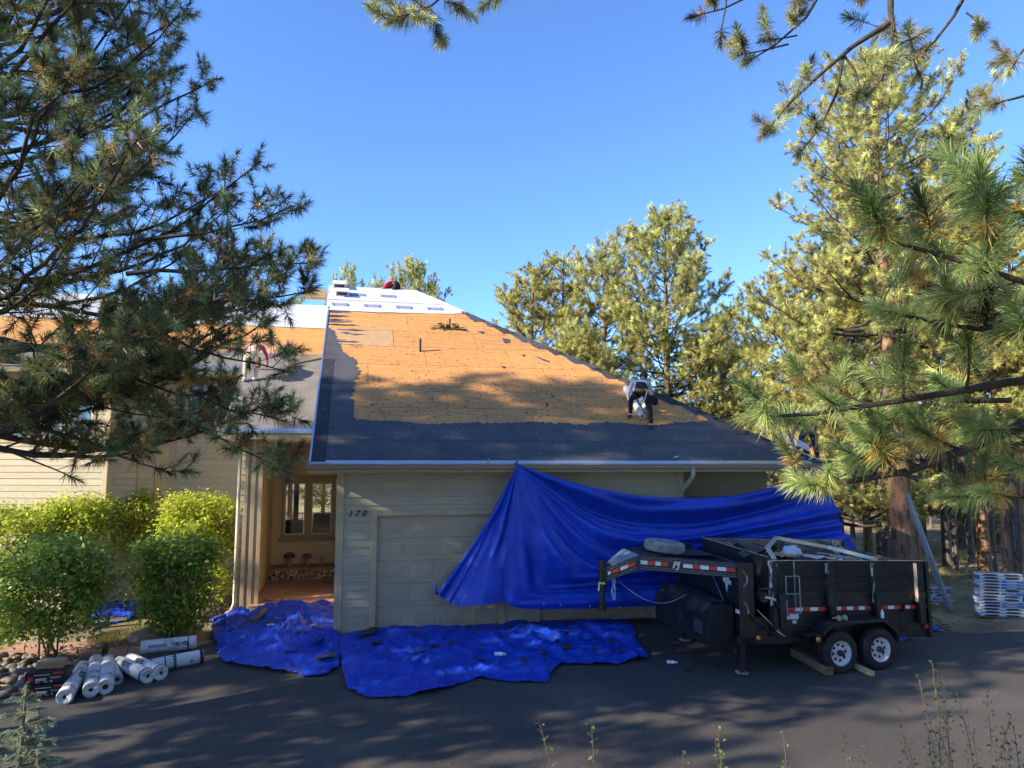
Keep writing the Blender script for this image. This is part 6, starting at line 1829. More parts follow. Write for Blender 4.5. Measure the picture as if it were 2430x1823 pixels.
def trunk_mb(H, r, rg, lean=(0, 0), n=12, seg=14):
    m2 = MB(); pts = []; rr = []
    for k in range(seg + 1):
        t = k / seg; pts.append((lean[0] * t + .05 * math.sin(t * 5 + r * 40), lean[1] * t + .05 * math.cos(t * 4 + r * 30), H * t - .3 * (1 - t)))
        rr.append(r * (1.25 - .25 * min(1, t * 8)) * (1 - t) ** .75 + .012)
    m2.tube(pts, rr, n, cap=False); return m2, pts, rr


def make_pine(name, label, loc, H, c0, R, nl_, seed, n, nl, w, pal, old=.3, L=.20, bark=BARKG, rt=.2, prof=None, sub=1.0, subl=.95, per=3, group=None, stub=True, lean=(0, 0), tip=True):
    pn = Pine(seed); rg = pn.rg; tm, tp_, tr_ = trunk_mb(H, rt, rg, lean)
    prof = prof or (lambda t: (min(1, t * 4 + .45)) * (1 - t) ** .62 + .08)
    for k in range(nl_):
        t = (k + rg.random()) / nl_; z = c0 + (H - c0 - .15) * t; az = k * 2.399 + rg.normal(0, .35)
        ln = R * prof(t) * rg.uniform(.7, 1.12); el = math.radians(-14 + 58 * t + rg.normal(0, 8))
        f = (z + .3) / (H + .3) * 14; i = min(13, int(f)); b = np.array(tp_[i]) * (1 - f + i) + np.array(tp_[i + 1]) * (f - i); b[2] = z
        h = np.array([math.cos(az), math.sin(az), 0]); q = [b]
        for j in range(1, 5):
            u = j / 4; q.append(b + h * ln * u * math.cos(el) + np.array([0, 0, ln * (math.sin(el) * u + .26 * u * u - .10 * math.sin(u * 3.1))]) + rg.normal(0, .05 * ln * .3, 3))
        pn.limb(q, max(.012, tr_[i] * .38 * (1 - .3 * t)), .008, sub, subl * (.5 + .5 * ln / R), L, bare=.22 if t > .35 else .38, per=per)
    if stub:
        for k in range(int(c0 * 2.2)):     # dead stubs under the crown
            z = rg.uniform(1.5, c0 + 1); az = rg.random() * 6.3; ln = rg.uniform(.3, 1.3); h = np.array([math.cos(az), math.sin(az), rg.uniform(-.3, .3)]); b = np.array([0, 0, z])
            pn.wood.tube([tuple(b), tuple(b + h * ln * .5), tuple(b + h * ln + np.array([0, 0, -.1]))], [.018, .012, .005], 3, cap=False)
    if tip:
        for k in range(4): pn.twig(np.array([lean[0], lean[1], H - .2 - .25 * k]), np.array([rg.normal(0, .4), rg.normal(0, .4), 1]), .3, .01, L)
    return pn.finish(name, label, loc, n, nl, w, pal, old, False, bark, tm, group)


def gz(x, y): return float(g(x, y))


# ---- the big pine at the left: trunk just outside the picture
tx_, ty_ = -8.9, 10.3; tz_ = gz(tx_, ty_)
LP = Pine(11); rg = LP.rg
tm, tp_, tr_ = trunk_mb(16, .30, rg, (.3, .2))
sil_z = [3.9, 4.4, 4.8, 5.4, 6.0, 6.6, 7.4, 8.5, 10, 12, 15.5]
sil_l = [4.6, 5.0, 5.4, 6.1, 5.4, 4.6, 4.1, 4.0, 3.7, 3.0, .8]
for k in range(106):
    t = (k + rg.random()) / 106; z = 4.1 + 11.0 * t ** 1.2
    Lm = np.interp(z, sil_z, sil_l); az = rg.uniform(-.95, .6) if k % 6 else rg.uniform(2.2, 5.0)
    ln = Lm * rg.uniform(.72, 1.0) * (1 if abs(az) < .6 else .82)
    el = math.radians(np.interp(z, [3.3, 5, 9, 15], [-6, -1, 18, 42]) + rg.normal(0, 7))
    h = np.array([math.cos(az), math.sin(az), 0]); b = np.array([.3 * z / 16, .2 * z / 16, z - tz_]); q = [b]
    for j in range(1, 6):
        u = j / 5; q.append(b + h * ln * u * math.cos(el) + np.array([0, 0, ln * (math.sin(el) * u + .18 * u ** 3 - .09 * math.sin(u * 3.14))]) + rg.normal(0, .05, 3))
    LP.limb(q, .075 * (1 - .5 * t) * rg.uniform(.7, 1.2), .010, 1.15, 1.0 * (.6 + .4 * ln / 6), .19, bare=.30, per=4, tw=.36)
for pts, r0, sb in (([(-60, 960), (60, 1000), (172, 1032), (240, 1070), (300, 1100), (400, 1120)], .05, .9), ([(120, 880), (350, 960), (470, 1010), (570, 1060), (640, 1110), (690, 1125)], .04, 1.7), ([(20, 1070), (70, 1085), (120, 1105), (150, 1130), (185, 1138)], .02, .6), ([(250, 760), (400, 800), (520, 850), (620, 880), (690, 885)], .03, 1.2), ([(-60, 700), (100, 720), (250, 760), (400, 775), (520, 750), (620, 720)], .05, 1.6), ([(-60, 800), (100, 830), (250, 860), (380, 905), (480, 900)], .05, 1.6), ([(300, 650), (450, 640), (600, 635), (700, 615), (755, 625)], .035, 1.6), ([(330, 570), (480, 560), (600, 530), (690, 490)], .03, 1.5), ([(300, 720), (450, 720), (600, 715), (700, 700), (740, 690)], .03, 1.5), ([(-40, 880), (120, 930), (260, 975), (380, 990)], .04, 1.5), ([(150, 840), (330, 900), (480, 950), (600, 985), (680, 1000)], .03, 1.6)):
    LP.limb([atY(x, y, 9.7) - np.array([tx_, ty_, tz_]) for x, y in pts], r0, .008, sb, .75, .19, bare=.45 if sb > 1 else .6, per=3, tw=.3)
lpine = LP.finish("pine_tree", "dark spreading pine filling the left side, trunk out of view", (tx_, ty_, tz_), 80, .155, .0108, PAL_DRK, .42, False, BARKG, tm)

# ---- the near pine at the right: limbs reach in from outside the picture
NX, NY = 4.9, 4.3; NZ = gz(NX, NY); O_ = np.array([NX, NY, NZ])
NP = Pine(21); rg = NP.rg
tm, _, _ = trunk_mb(13, .26, rg)


def px_limb(pn, org, pts, start=None, **kw):
    q = [atY(*p) - org for p in pts]
    if start is not None: q = [np.array(start) - org] + q
    pn.limb(q, **kw)
    return q


K = dict(L=.24, tw=.30, per=1, subl=.55, flat=.8, sides=8)
px_limb(NP, O_, [(2520, 930, 4.7), (2430, 1000, 4.75), (2290, 1105, 4.85), (2180, 1138, 4.95), (2040, 1165, 5.1), (1930, 1160, 5.2), (1880, 1150, 5.25)], (NX, NY, 4.0), r0=.075, r1=.012, sub=1.2, bare=.45, **K)
px_limb(NP, O_, [(2500, 880, 4.6), (2430, 915, 4.6), (2290, 923, 4.6), (2122, 935, 4.65), (2037, 977, 4.7), (1936, 1001, 4.75), (1840, 1014, 4.85), (1775, 992, 4.9)], (NX, NY, 4.25), r0=.05, r1=.010, sub=1.2, bare=.40, **K)
px_limb(NP, O_, [(2520, 830, 4.2), (2341, 805, 4.2), (2206, 771, 4.25), (2088, 738, 4.3)], (NX, NY, 4.5), r0=.035, r1=.010, sub=1.5, bare=.42, **K)
px_limb(NP, O_, [(2560, 730, 3.5), (2430, 683, 3.5), (2331, 624, 3.5), (2170, 597, 3.55), (2086, 566, 3.6)], (NX, NY, 4.3), r0=.040, r1=.010, sub=1.1, bare=.55, **K)
px_limb(NP, O_, [(2336, 650, 3.5), (2338, 560, 3.5), (2328, 470, 3.5), (2320, 395, 3.5)], r0=.018, r1=.008, sub=1.6, bare=.35, L=.28, tw=.2, per=2, subl=.35, flat=.8)
px_limb(NP, O_, [(2520, 1040, 5.4), (2430, 1052, 5.4), (2310, 1060, 5.5), (2200, 1090, 5.6), (2110, 1085, 5.7), (2040, 1030, 5.8), (1990, 1010, 5.9)], (NX, NY, 3.9), r0=.04, r1=.010, sub=1.3, bare=.40, **K)
px_limb(NP, O_, [(2500, 1180, 4.9), (2400, 1165, 5.0), (2300, 1140, 5.1), (2240, 1180, 5.2)], (NX, NY, 3.4), r0=.03, r1=.010, sub=1.1, bare=.40, **K)
px_limb(NP, O_, [(2480, 760, 4.6), (2390, 740, 4.7), (2290, 730, 4.8), (2220, 690, 4.9)], (NX, NY, 4.7), r0=.03, r1=.010, sub=1.4, bare=.40, **K)
px_limb(NP, O_, [(2500, 620, 4.4), (2440, 560, 4.4), (2400, 500, 4.5)], (NX, NY, 5.2), r0=.025, r1=.010, sub=1.2, bare=.40, **K)
px_limb(NP, O_, [(2400, 950, 4.9), (2300, 960, 5.0), (2200, 975, 5.1), (2110, 960, 5.2), (2060, 880, 5.3)], r0=.02, r1=.008, sub=1.2, bare=.2, **K)
px_limb(NP, O_, [(2180, 1138, 4.95), (2080, 1100, 5.0), (2020, 1090, 5.05), (1990, 1062, 5.1)], r0=.02, r1=.008, sub=1.2, bare=.2, **K)
# limbs on the far side, outside the picture
for k in range(16):
    z = 4 + k * .55; az = rg.uniform(-1.9, 1.0); ln = rg.uniform(2, 3.2) * (1 - k / 26); h = np.array([math.cos(az), math.sin(az), 0]); b = np.array([0, 0, z - NZ])
    NP.limb([b, b + h * ln * .5 + np.array([0, 0, .2]), b + h * ln + np.array([0, 0, .7])], .04, .01, .8, .9, .25, bare=.3)
NP.finish("pine_tree", "sunlit long-needled pine reaching in from the right edge", O_.tolist(), 260, .13, .0053, PAL_NEAR, .38, True, BARKG, tm)
# a cone on the upright shoot
c = atY(2327, 468, 3.46); m2 = MB(); m2.lathe([(0, -.035), (.018, -.03), (.027, 0), (.02, .03), (0, .042)], 10); o = m2.build("pine_cone", CONE, None, smooth=True, loc=c.tolist()); tag(o, "small brown cone on the upright shoot of the near pine", "pine cone")

# ---- boughs hanging in from above (top right and top middle): one tall pine behind the camera's right
QX, QY = 5.4, 2.6; QZ = gz(QX, QY); O2 = np.array([QX, QY, QZ])
TPN = Pine(31); rg = TPN.rg; tm, _, _ = trunk_mb(15, .28, rg)
KB = dict(L=.15, tw=.16, per=1, subl=.26, sub=.35, flat=.8)
D_ = 6.6
def tb(pts, r0, r1, bare=.5, Y=D_, **kw):
    k2 = dict(KB); k2.update(kw); q = px_limb(TPN, O2, [(x, y, Y) for x, y in pts], r0=r0, r1=r1, bare=bare, **k2); return q
TPN.limb([np.array([0, 0, 9.4 - QZ]), np.array([-.6, 2.0, 9.3 - QZ]), atY(2080, -80, D_) - O2, atY(2103, 0, D_) - O2, atY(2116, 51, D_) - O2, atY(2124, 115, D_) - O2], .06, .03, .1, .3, .2, bare=.9, per=1)
tb([(2110, 55), (2050, 95), (2002, 127), (1951, 152), (1892, 215), (1833, 295), (1808, 325)], .030, .010, .45, sub=.9, per=2, subl=.25)
tb([(2002, 131), (1998, 219), (1975, 290), (1955, 340), (1926, 380), (1895, 365)], .016, .007, .7, sub=.6)
tb([(2002, 131), (2040, 160), (2062, 190), (2050, 235), (2030, 240)], .014, .007, .6, sub=.8)
tb([(2124, 110), (2170, 112), (2200, 140), (2215, 180), (2209, 224), (2179, 249)], .022, .008, .5, sub=.9)
tb([(2124, 115), (2110, 180), (2085, 215), (2060, 225)], .020, .008, .3, sub=1.3, per=2)
tb([(2124, 110), (2150, 90), (2175, 95), (2200, 75)], .016, .008, .3, sub=1.2, per=2)
tb([(2300, -30), (2290, 10), (2255, 72), (2213, 122), (2160, 150)], .022, .008, .15, sub=1.0)
tb([(2293, 30), (2325, 40), (2333, 65), (2316, 85)], .010, .006, .8, sub=.3)
tb([(1960, -40), (1947, 4), (1892, 84), (1850, 143), (1800, 156), (1766, 152)], .020, .007, .4, sub=.55)
tb([(1871, 105), (1830, 110), (1800, 130), (1770, 133), (1745, 132)], .010, .006, .6, sub=.6, per=2)
tb([(1892, 84), (1850, 92), (1812, 98)], .009, .006, .7, sub=.5)
tb([(1850, -60), (1799, 0), (1719, 30), (1664, 46), (1640, 40)], .014, .007, .65, sub=.6, per=2)
tb([(1725, -10), (1718, 50), (1709, 100)], .010, .005, .98, sub=.05)
tb([(1960, -20), (2010, 10), (2050, 5), (2070, -20)], .012, .008, .2, sub=1.2, per=2)
tb([(1900, -60), (1890, 0), (1880, 40)], .012, .007, .3, sub=1.0, per=2)
tb([(2520, 40), (2430, 97), (2385, 140), (2395, 170)], .020, .008, .3, sub=1.2, per=2, Y=6.0)
tb([(2540, 200), (2430, 225), (2385, 245), (2345, 250)], .020, .008, .3, sub=1.2, per=2, Y=6.0)
# top middle spray
TPN.limb([np.array([0, 0, 9.0 - QZ]), np.array([-2.4, 2.6, 9.6 - QZ]), np.array([-4.6, 3.4, 9.0 - QZ]), atY(1110, -60, 6.2) - O2, atY(1085, -20, 6.2) - O2, atY(1045, 15, 6.2) - O2, atY(1018, 35, 6.2) - O2, atY(975, 42, 6.2) - O2, atY(935, 50, 6.2) - O2], .05, .008, .05, .2, .2, bare=.97, per=1)
for pts in ([(1022, 32), (1036, 55), (1037, 78)], [(975, 42), (955, 25), (925, 8)], [(1010, 30), (1000, 12), (985, 0)], [(1060, 5), (1075, 10), (1088, 14)], [(1190, -30), (1182, -8), (1178, 4)], [(1005, 36), (995, 44)], [(950, 46), (925, 52)]):
    tb(pts, .008, .005, .9, Y=6.2, sub=.01)
for k in range(12):
    z = 7.5 + k * .6; az = rg.uniform(-2.6, .5); ln = rg.uniform(2, 3.4) * (1 - k / 24); h = np.array([math.cos(az), math.sin(az), 0]); b = np.array([0, 0, z - QZ])
    TPN.limb([b, b + h * ln * .5 + np.array([0, 0, .1]), b + h * ln + np.array([0, 0, .5])], .04, .01, .7, .9, .22, bare=.3)
TPN.finish("pine_tree", "pine overhead whose drooping boughs hang into the sky at the top", O2.tolist(), 170, .135, .0050, PAL_TOP, .5, True, BARKG, tm)

# ---- the big orange-barked pine behind the trailer and its crown
def wpos(px, Y): d = ray(px, 1100); return np.array([d[0] * Y / d[1], Y, 0])


w = wpos(2128, 21.5)
make_pine("pine_tree", "tall sunlit pine with thick orange trunk behind the trailer", (w[0], w[1], gz(w[0], w[1])), 16.4, 5.0, 4.3, 96, 41, 62, .145, .0150, PAL_SUN, .45, .17, BARKO, .34, sub=1.5, subl=1.15, per=5,
          prof=lambda t: np.interp(t, [0, .2, .42, .6, .8, 1], [1.0, 1.0, .80, .78, .62, .12]))
w = wpos(1930, 25.5)
make_pine("pine_tree", "shorter pale pine crown left of the tall orange-trunked pine", (w[0], w[1], gz(w[0], w[1])), 10.6, 2.0, 3.9, 70, 42, 54, .145, .0185, PAL_SUN, .45, .17, BARKO, .26, sub=1.5, subl=1.1, per=5,
          prof=lambda t: np.interp(t, [0, .3, .6, .85, 1], [1.0, 1.05, .85, .5, .12]))
# ---- pines behind the roof
protos = []
for k, (px, Y, H, R, lb, pal, sd, nl_) in enumerate(((1590, 28.0, 13.5, 4.6, "tallest pine in the row behind the roof", PAL_SUN, 51, 104), (1440, 29.5, 12.6, 3.5, "pine left of the tallest one behind the roof", PAL_SUN, 52, 70), (1340, 31.0, 12.8, 3.0, "slim pine second from the left behind the roof", PAL_SUN, 53, 62), (1265, 30.0, 11.8, 3.3, "yellowish pine leftmost of the row behind the roof", PAL_YEL, 54, 70), (1375, 25.5, 8.3, 2.6, "low bushy bluish pine just over the roof edge", PAL_SUN, 55, 60), (1690, 30.5, 9.0, 3.2, "lower pine right of the tallest one behind the roof", PAL_SUN, 56, 66))):
    w = wpos(px, Y)
    protos.append(make_pine("pine_tree", lb, (w[0], w[1], gz(w[0], w[1])), H, max(2.2, H * .22), R, nl_, sd, 56, .145, .0185, pal, .40, .18, BARKO if k % 2 else BARKG, .20, sub=1.5, subl=1.0, per=4,
                            prof=lambda t: np.interp(t, [0, .25, .5, .75, 1], [.95, 1.0, .85, .55, .12])))


def plant_copy(src, x, y, rz, s, label, group=None, sz=None, name="pine_tree"):
    c = clone(src); c.name = name; c.location = (x, y, gz(x, y)); c.rotation_euler = (0, 0, rz); c.scale = (s, s, sz or s)
    tag(c, label, "tree", group)
    if group is None and "group" in c: del c["group"]
    return c


# tree tops over the ridge
for px, Y, s, lb in ((968, 44, 1.17, "round pine top beside the red roofer on the ridge"), (815, 50, 1.35, "pine top behind the white roof vents"), (886, 60, 1.36, "tiny pine tip in the middle of the ridge line"), (1020, 64, 1.33, "tiny pine tip right of the ridge pine"), (690, 46, 1.15, "pine top behind the left roof ridge"), (560, 40, 1.05, "pine behind the left roof seen through branches")):
    w = wpos(px, Y); plant_copy(protos[1 if px != 968 else 0], w[0], w[1], px * .1, s * (.62 if px != 968 else .66), lb, sz=s * (1.0 if px > 960 else .97))
# wood on the right: trunks that can be told apart, then more trees up the slope
tall = []
for k in range(3):
    tall.append(make_pine("forest_pine", "x", (0, -200 - k * 10, 0), 15.0, 5.6 + .8 * k, 2.7, 40, 60 + k, 40, .155, .026, (PAL_SUN, PAL_YEL, PAL_DRK)[k], .3, .18, (BARKO, BARKG, BARKG)[k], (.17, .135, .115)[k], sub=1.1, subl=.9, per=4))
seen = [(2375, 19.8, 0, 1.0, "orange-barked pine left of three trunks behind the tall shingle stack"), (2402, 19.6, 1, 1.0, "grey-barked pine in the middle behind the tall shingle stack"), (2428, 19.2, 0, .95, "bright orange pine trunk at the right edge behind the stack"),
        (2318, 25, 0, 1.1, "orange pine trunk standing left of the shingle stack pines"), (2340, 26, 1, 1.0, "dark pine trunk close beside the orange one in the wood"), (2232, 28, 1, .95, "sunlit pale pine trunk right of the leaning flashing"), (2285, 29, 2, .95, "slightly leaning dark trunk in the middle of the wood"), (2305, 34, 2, .9, "thin dark trunk behind the leaning one"), (2268, 33, 2, .8, "slim trunk between the pale and the dark trunk"),
        (2255, 27, 2, .7, "very slender young trunk right of the pale one"), (2160, 24.0, 0, .9, "reddish trunk hidden right behind the big orange pine"), (2072, 28, 2, .95, "grey trunk seen through the ladder rungs"), (2092, 24, 1, .9, "dark trunk between ladder and big pine"), (2048, 30, 0, .95, "sunlit trunk between blue tarp and ladder")]
for i, (px, Y, k, s, lb) in enumerate(seen):
    w = wpos(px, Y); plant_copy(tall[k], w[0], w[1], i * 1.3, s, lb, sz=s * (.72 if i < 3 else 1 + .1 * (i % 3)), name="forest_pine")
rw = random.Random(4)
for i in range(36):
    px = rw.uniform(1700, 2700); Y = rw.uniform(34, 95); w = wpos(px, Y)
    plant_copy(tall[rw.choice((0, 1, 2, 2))], w[0], w[1], rw.uniform(0, 6.3), rw.uniform(.7, 1.05), "slender pine deep in the wood behind the trailer", "pines deep in the right wood", name="forest_pine")
for i in range(14):
    px = rw.uniform(300, 1650); Y = rw.uniform(38, 80); w = wpos(px, Y)
    plant_copy(protos[rw.choice((2, 3, 4))], w[0], w[1], rw.uniform(0, 6.3), rw.uniform(.5, .62), "pine in the wood beyond the house", "pines beyond the house", name="forest_pine")
for i in range(26):
    px = rw.uniform(2000, 2560); Y = rw.uniform(30, 46); w = wpos(px, Y)
    plant_copy(protos[4], w[0], w[1], rw.uniform(0, 6.3), rw.uniform(.42, .62), "young bushy pine between the trunks of the right wood", "young pines in the right wood", name="young_pine")
# pines standing outside the picture to the left, whose shade falls over drive and roof
ring = [(-21.5, 8.2, 1.30, tall[0]), (-24.5, 5.2, (1.85, 1.44), tall[0]), (-22.6, 6.9, (1.75, 1.36), tall[1]), (-23.2, 7.6, (1.5, 1.30), tall[2]), (-18.0, 3.2, 1.0, tall[1]), (-16.5, -4.5, .9, tall[1]), (-15.0, 5.6, .80, protos[3]), (-19.0, -6.5, .8, tall[2])]
rr_ = random.Random(9)
for k in range(13): ring.append((rr_.uniform(-6, 26), rr_.uniform(-24, -7), rr_.uniform(1.15, 1.5), protos[1 + k % 2]))  # unseen pines behind the camera, added to hold back sky light
for k in range(7): ring.append((rr_.uniform(19, 34), rr_.uniform(-4, 15), rr_.uniform(1.15, 1.5), protos[1 + k % 2]))  # unseen pines on the right, added to dim the sky light too
for i, (x, y, s, src) in enumerate(ring):
    left = x < -12
    plant_copy(src, x, y, i * 1.7, s[0] if isinstance(s, tuple) else s, "pine on the slope left of the driveway, outside the view" if left else "unseen pine added around the driveway to block sky light", "pines left of the driveway" if left else "added pines round the driveway", sz=s[1] if isinstance(s, tuple) else None)
for o in tall:
    for c in list(o.children): bpy.data.objects.remove(c)
    bpy.data.objects.remove(o)
# ------------------------------------------------------------------ shrubs, shoots, grass, litter
LEAF_F = np.array([[0, 1, 2], [0, 2, 3]])


def leaf_mesh(name, P, Nrm, size, cols, rg, mt=LEAF, asp=.55, fold=.25):
    N = len(P); ref = rg.normal(size=(N, 3)); ax = np.cross(Nrm, ref); ax /= np.linalg.norm(ax, axis=1)[:, None] + 1e-9
    ax[:, 2] -= .35; ax /= np.linalg.norm(ax, axis=1)[:, None]
    sd = np.cross(Nrm, ax); sd /= np.linalg.norm(sd, axis=1)[:, None] + 1e-9
    s = size[:, None]
    V = np.empty((N, 4, 3), np.float32)
    V[:, 0] = P - ax * s * .5; V[:, 1] = P + sd * s * asp * .5 + Nrm * s * fold * .4 - ax * s * .08; V[:, 2] = P + ax * s * .5; V[:, 3] = P - sd * s * asp * .5 + Nrm * s * fold * .4 - ax * s * .08
    F = (LEAF_F[None] + (np.arange(N) * 4)[:, None, None]).reshape(-1, 3)
    return tri_mesh(name, V.reshape(-1, 3), F, np.repeat(cols, 4, 0), mt)


def shrub(label, px, py, H, W, seed, clumps, per, pal, low=.25, stems=9, size=.108):
    w = on_ground(px, py); rg = np.random.default_rng(seed)
    root = empty("leafy_shrub", (w[0], w[1], gz(w[0], w[1]))); tag(root, label, "shrub")
    C_ = []
    st = MB()
    for k in range(clumps):
        az = rg.random() * 6.283; u = rg.random() ** .45; t = low + (1 - low) * rg.random() ** .8
        rad = W / 2 * u * math.sqrt(max(.05, 1 - ((t - .62) / .55) ** 2 * .75)); c = np.array([rad * math.cos(az), rad * math.sin(az) * .85, H * t]); C_.append(c)
    for k in range(stems):
        c = C_[rg.integers(len(C_))]; b = rg.normal(0, .10, 3) * np.array([1, 1, 0])
        st.tube([tuple(b), tuple(b * .6 + c * np.array([.25, .25, .45])), tuple(c * np.array([.75, .75, .8])), tuple(c)], [.022, .016, .010, .005], 5, cap=False)
    for c in C_:
        for j in range(2):
            e = c + rg.normal(0, .16, 3); st.tube([tuple(c * np.array([.6, .6, .8])), tuple((c + e) / 2 * np.array([.95, .95, .98])), tuple(e)], [.007, .005, .003], 3, cap=False)
    link("stems", st.mesh("stems", TWIG, True, fix=False), root)
    C_ = np.array(C_); N = clumps * per; ci = np.repeat(np.arange(clumps), per)
    P = C_[ci] + rg.normal(0, 1, (N, 3)) * np.array([.17, .17, .13]) * (W / 2) ** .3
    Nn = rg.normal(0, .6, (N, 3)) + np.array([0, 0, .8]) + (P - np.array([0, 0, H * .4])) * .35; Nn /= np.linalg.norm(Nn, axis=1)[:, None]
    tn = rg.random((clumps, 1))[ci]; col = pal[0][None] * (1 - tn) + pal[1][None] * tn
    col = col * (.75 + .5 * rg.random((N, 1))); yl = rg.random(N) < .07; col[yl] = np.array([.42, .34, .05])
    link("crown", leaf_mesh("crown", P, Nn, size * (.6 + .7 * rg.random(N)), col, rg), root)
    return root


GRL = (np.array([.36, .48, .05]), np.array([.58, .60, .08])); GRD = (np.array([.15, .27, .05]), np.array([.30, .40, .07]))
shrub("dark leafy shrub growing in the stone bed at far left", 108, 1563, 2.25, 2.35, 1, 150, 75, GRD, .22)
shrub("yellow-green shrub at the left picture edge below the window", 30, 1462, 2.75, 2.0, 2, 90, 72, GRL, .35)
shrub("yellow-green shrub in front of the lower window", 170, 1452, 2.95, 1.7, 3, 84, 72, GRL, .55)
shrub("yellow-green shrub with bare grey stems against the angled bay wall", 298, 1430, 2.95, 1.7, 4, 96, 72, GRL, .48, 14)
shrub("tall yellow-green shrub beside the porch post", 462, 1452, 2.95, 2.1, 5, 120, 72, GRL, .45, 12)
shrub("dense dark green shrub standing above the lone white roll", 402, 1513, 2.1, 1.85, 6, 140, 75, GRD, .12)
shrub("small yellow-green shrub low beside the porch stones", 505, 1462, 1.25, .8, 7, 26, 36, GRL, .3, 6)


# small blue-green spruce at the lower left, close by
def spruce():
    o_ = atY(30, 1900, 4.6); x, y = o_[0], o_[1]; z0 = gz(x, y); org = np.array([x, y, z0]); rg = np.random.default_rng(77)
    topz = atY(46, 1622, 4.6)[2]; H = topz - z0; P, D, L = [], [], []; wood = MB()
    wood.tube([(0, 0, 0), (.02, 0, H * .5), (.035, 0, H)], [.03, .018, .005], 7, cap=False)
    def brush(a, b, r=.012):
        a = np.array(a); b = np.array(b); d = b - a; ln = np.linalg.norm(d); d /= ln; n = max(2, int(ln / .022))
        for k in range(n): P.append(a + d * ln * (k + 1) / n); D.append(d); L.append(.03)
        wood.tube([tuple(a), tuple((a + b) / 2 + np.array([0, 0, .01])), tuple(b)], [.006, .004, .002], 4, cap=False)
    brush((.03, 0, H - .13), (.036, 0, H))
    z = H - .10; k = 0
    while z > H - 1.05:
        ln = .06 + (H - z) * .36
        for j in range(6):
            az = j * 1.047 + k * .5 + rg.normal(0, .15); h = np.array([math.cos(az), math.sin(az), .12 - .25 * (H - z)]); a = np.array([.03, 0, z + rg.normal(0, .02)]); b = a + h * ln * rg.uniform(.8, 1.1)
            brush(a, b)
            if ln > .14:
                for s in (-1, 1):
                    for q in (.45, .7):
                        sd = np.array([-h[1] * s, h[0] * s, -.1]); c = a + (b - a) * q; brush(c, c + (h * .7 + sd * .7) * ln * .38)
        z -= .085 + .02 * k * .3; k += 1
    root = empty("young_spruce", org.tolist()); tag(root, "small blue-green spruce poking in at the bottom left corner", "tree")
    link("trunk", wood.mesh("trunk", TWIG, True, fix=False), root)
    pal = (np.array([.20, .29, .19]), np.array([.32, .38, .25]), np.array([.36, .30, .14]))
    link("crown", needle_mesh("crown", P, D, L, rg, 46, .026, .0034, pal, .05, False), root)


spruce()


def shoot(label, px, py_top, Y, nst, spreadw, seed, pal, leafy=26, size=.030):
    t_ = atY(px, py_top, Y); x, y = t_[0], t_[1]; z0 = gz(x, y); rg = np.random.default_rng(seed); H = t_[2] - z0
    root = empty("leafy_shoot", (x, y, z0)); tag(root, label, "plant"); st = MB(); P = []; Nn = []
    for k in range(nst):
        h = H * (1 if k == 0 else rg.uniform(.62, .95)); dx, dy = rg.normal(0, spreadw, 2) * (0 if k == 0 else 1); b = rg.normal(0, .08, 3) * np.array([1, 1, 0])
        pts = [b, b + np.array([dx * .3, dy * .3, h * .45]), b + np.array([dx * .75 + .02, dy * .7, h * .8]), b + np.array([dx, dy, h])]
        st.tube([tuple(p) for p in pts], [.007, .005, .0035, .002], 4, cap=False)
        for j in range(leafy):
            u = .40 + .6 * (j + rg.random()) / leafy; f = u * 3; i = min(2, int(f)); p = pts[i] * (1 - f + i) + pts[i + 1] * (f - i); az = j * 2.4; o_ = np.array([math.cos(az), math.sin(az), .4]); q = p + o_ * rg.uniform(.012, .03)
            st.tube([tuple(p), tuple(q)], [.0015, .001], 3, cap=False); P.append(q + o_ * size * .4); Nn.append(np.array([-o_[0], -o_[1], 1.2]) + rg.normal(0, .4, 3))
    P = np.array(P); Nn = np.array(Nn); Nn /= np.linalg.norm(Nn, axis=1)[:, None]
    col = pal[0][None] + (pal[1] - pal[0])[None] * rg.random((len(P), 1))
    link("stems", st.mesh("stems", TWIG, True, fix=False), root)
    link("leaves", leaf_mesh("leaves", P, Nn, size * (.6 + .8 * rg.random(len(P))), col, rg), root)


LG = (np.array([.12, .17, .035]), np.array([.24, .27, .05])); LD = (np.array([.05, .075, .025]), np.array([.10, .12, .035]))
shoot("thin leafy shoot leftmost along the bottom edge", 1390, 1706, 5.0, 4, .10, 1, LG)
shoot("bright leafy shoots second from left along the bottom edge", 1695, 1700, 5.0, 6, .12, 2, LG)
shoot("short leafy shoot between the bright and the dark twigs", 1840, 1738, 4.8, 3, .08, 3, LG, 20)
shoot("sparse dark twigs below the trailer wheels", 2100, 1688, 5.2, 5, .14, 4, LD)
shoot("tall dark twiggy plant at the lower right", 2225, 1572, 5.4, 9, .20, 5, LD, 34)
shoot("dark leafy twig second from the right bottom corner", 2300, 1590, 5.3, 6, .16, 6, LD, 30)
shoot("dark leafy twig at the right bottom corner", 2395, 1712, 5.0, 4, .10, 7, LD, 26)


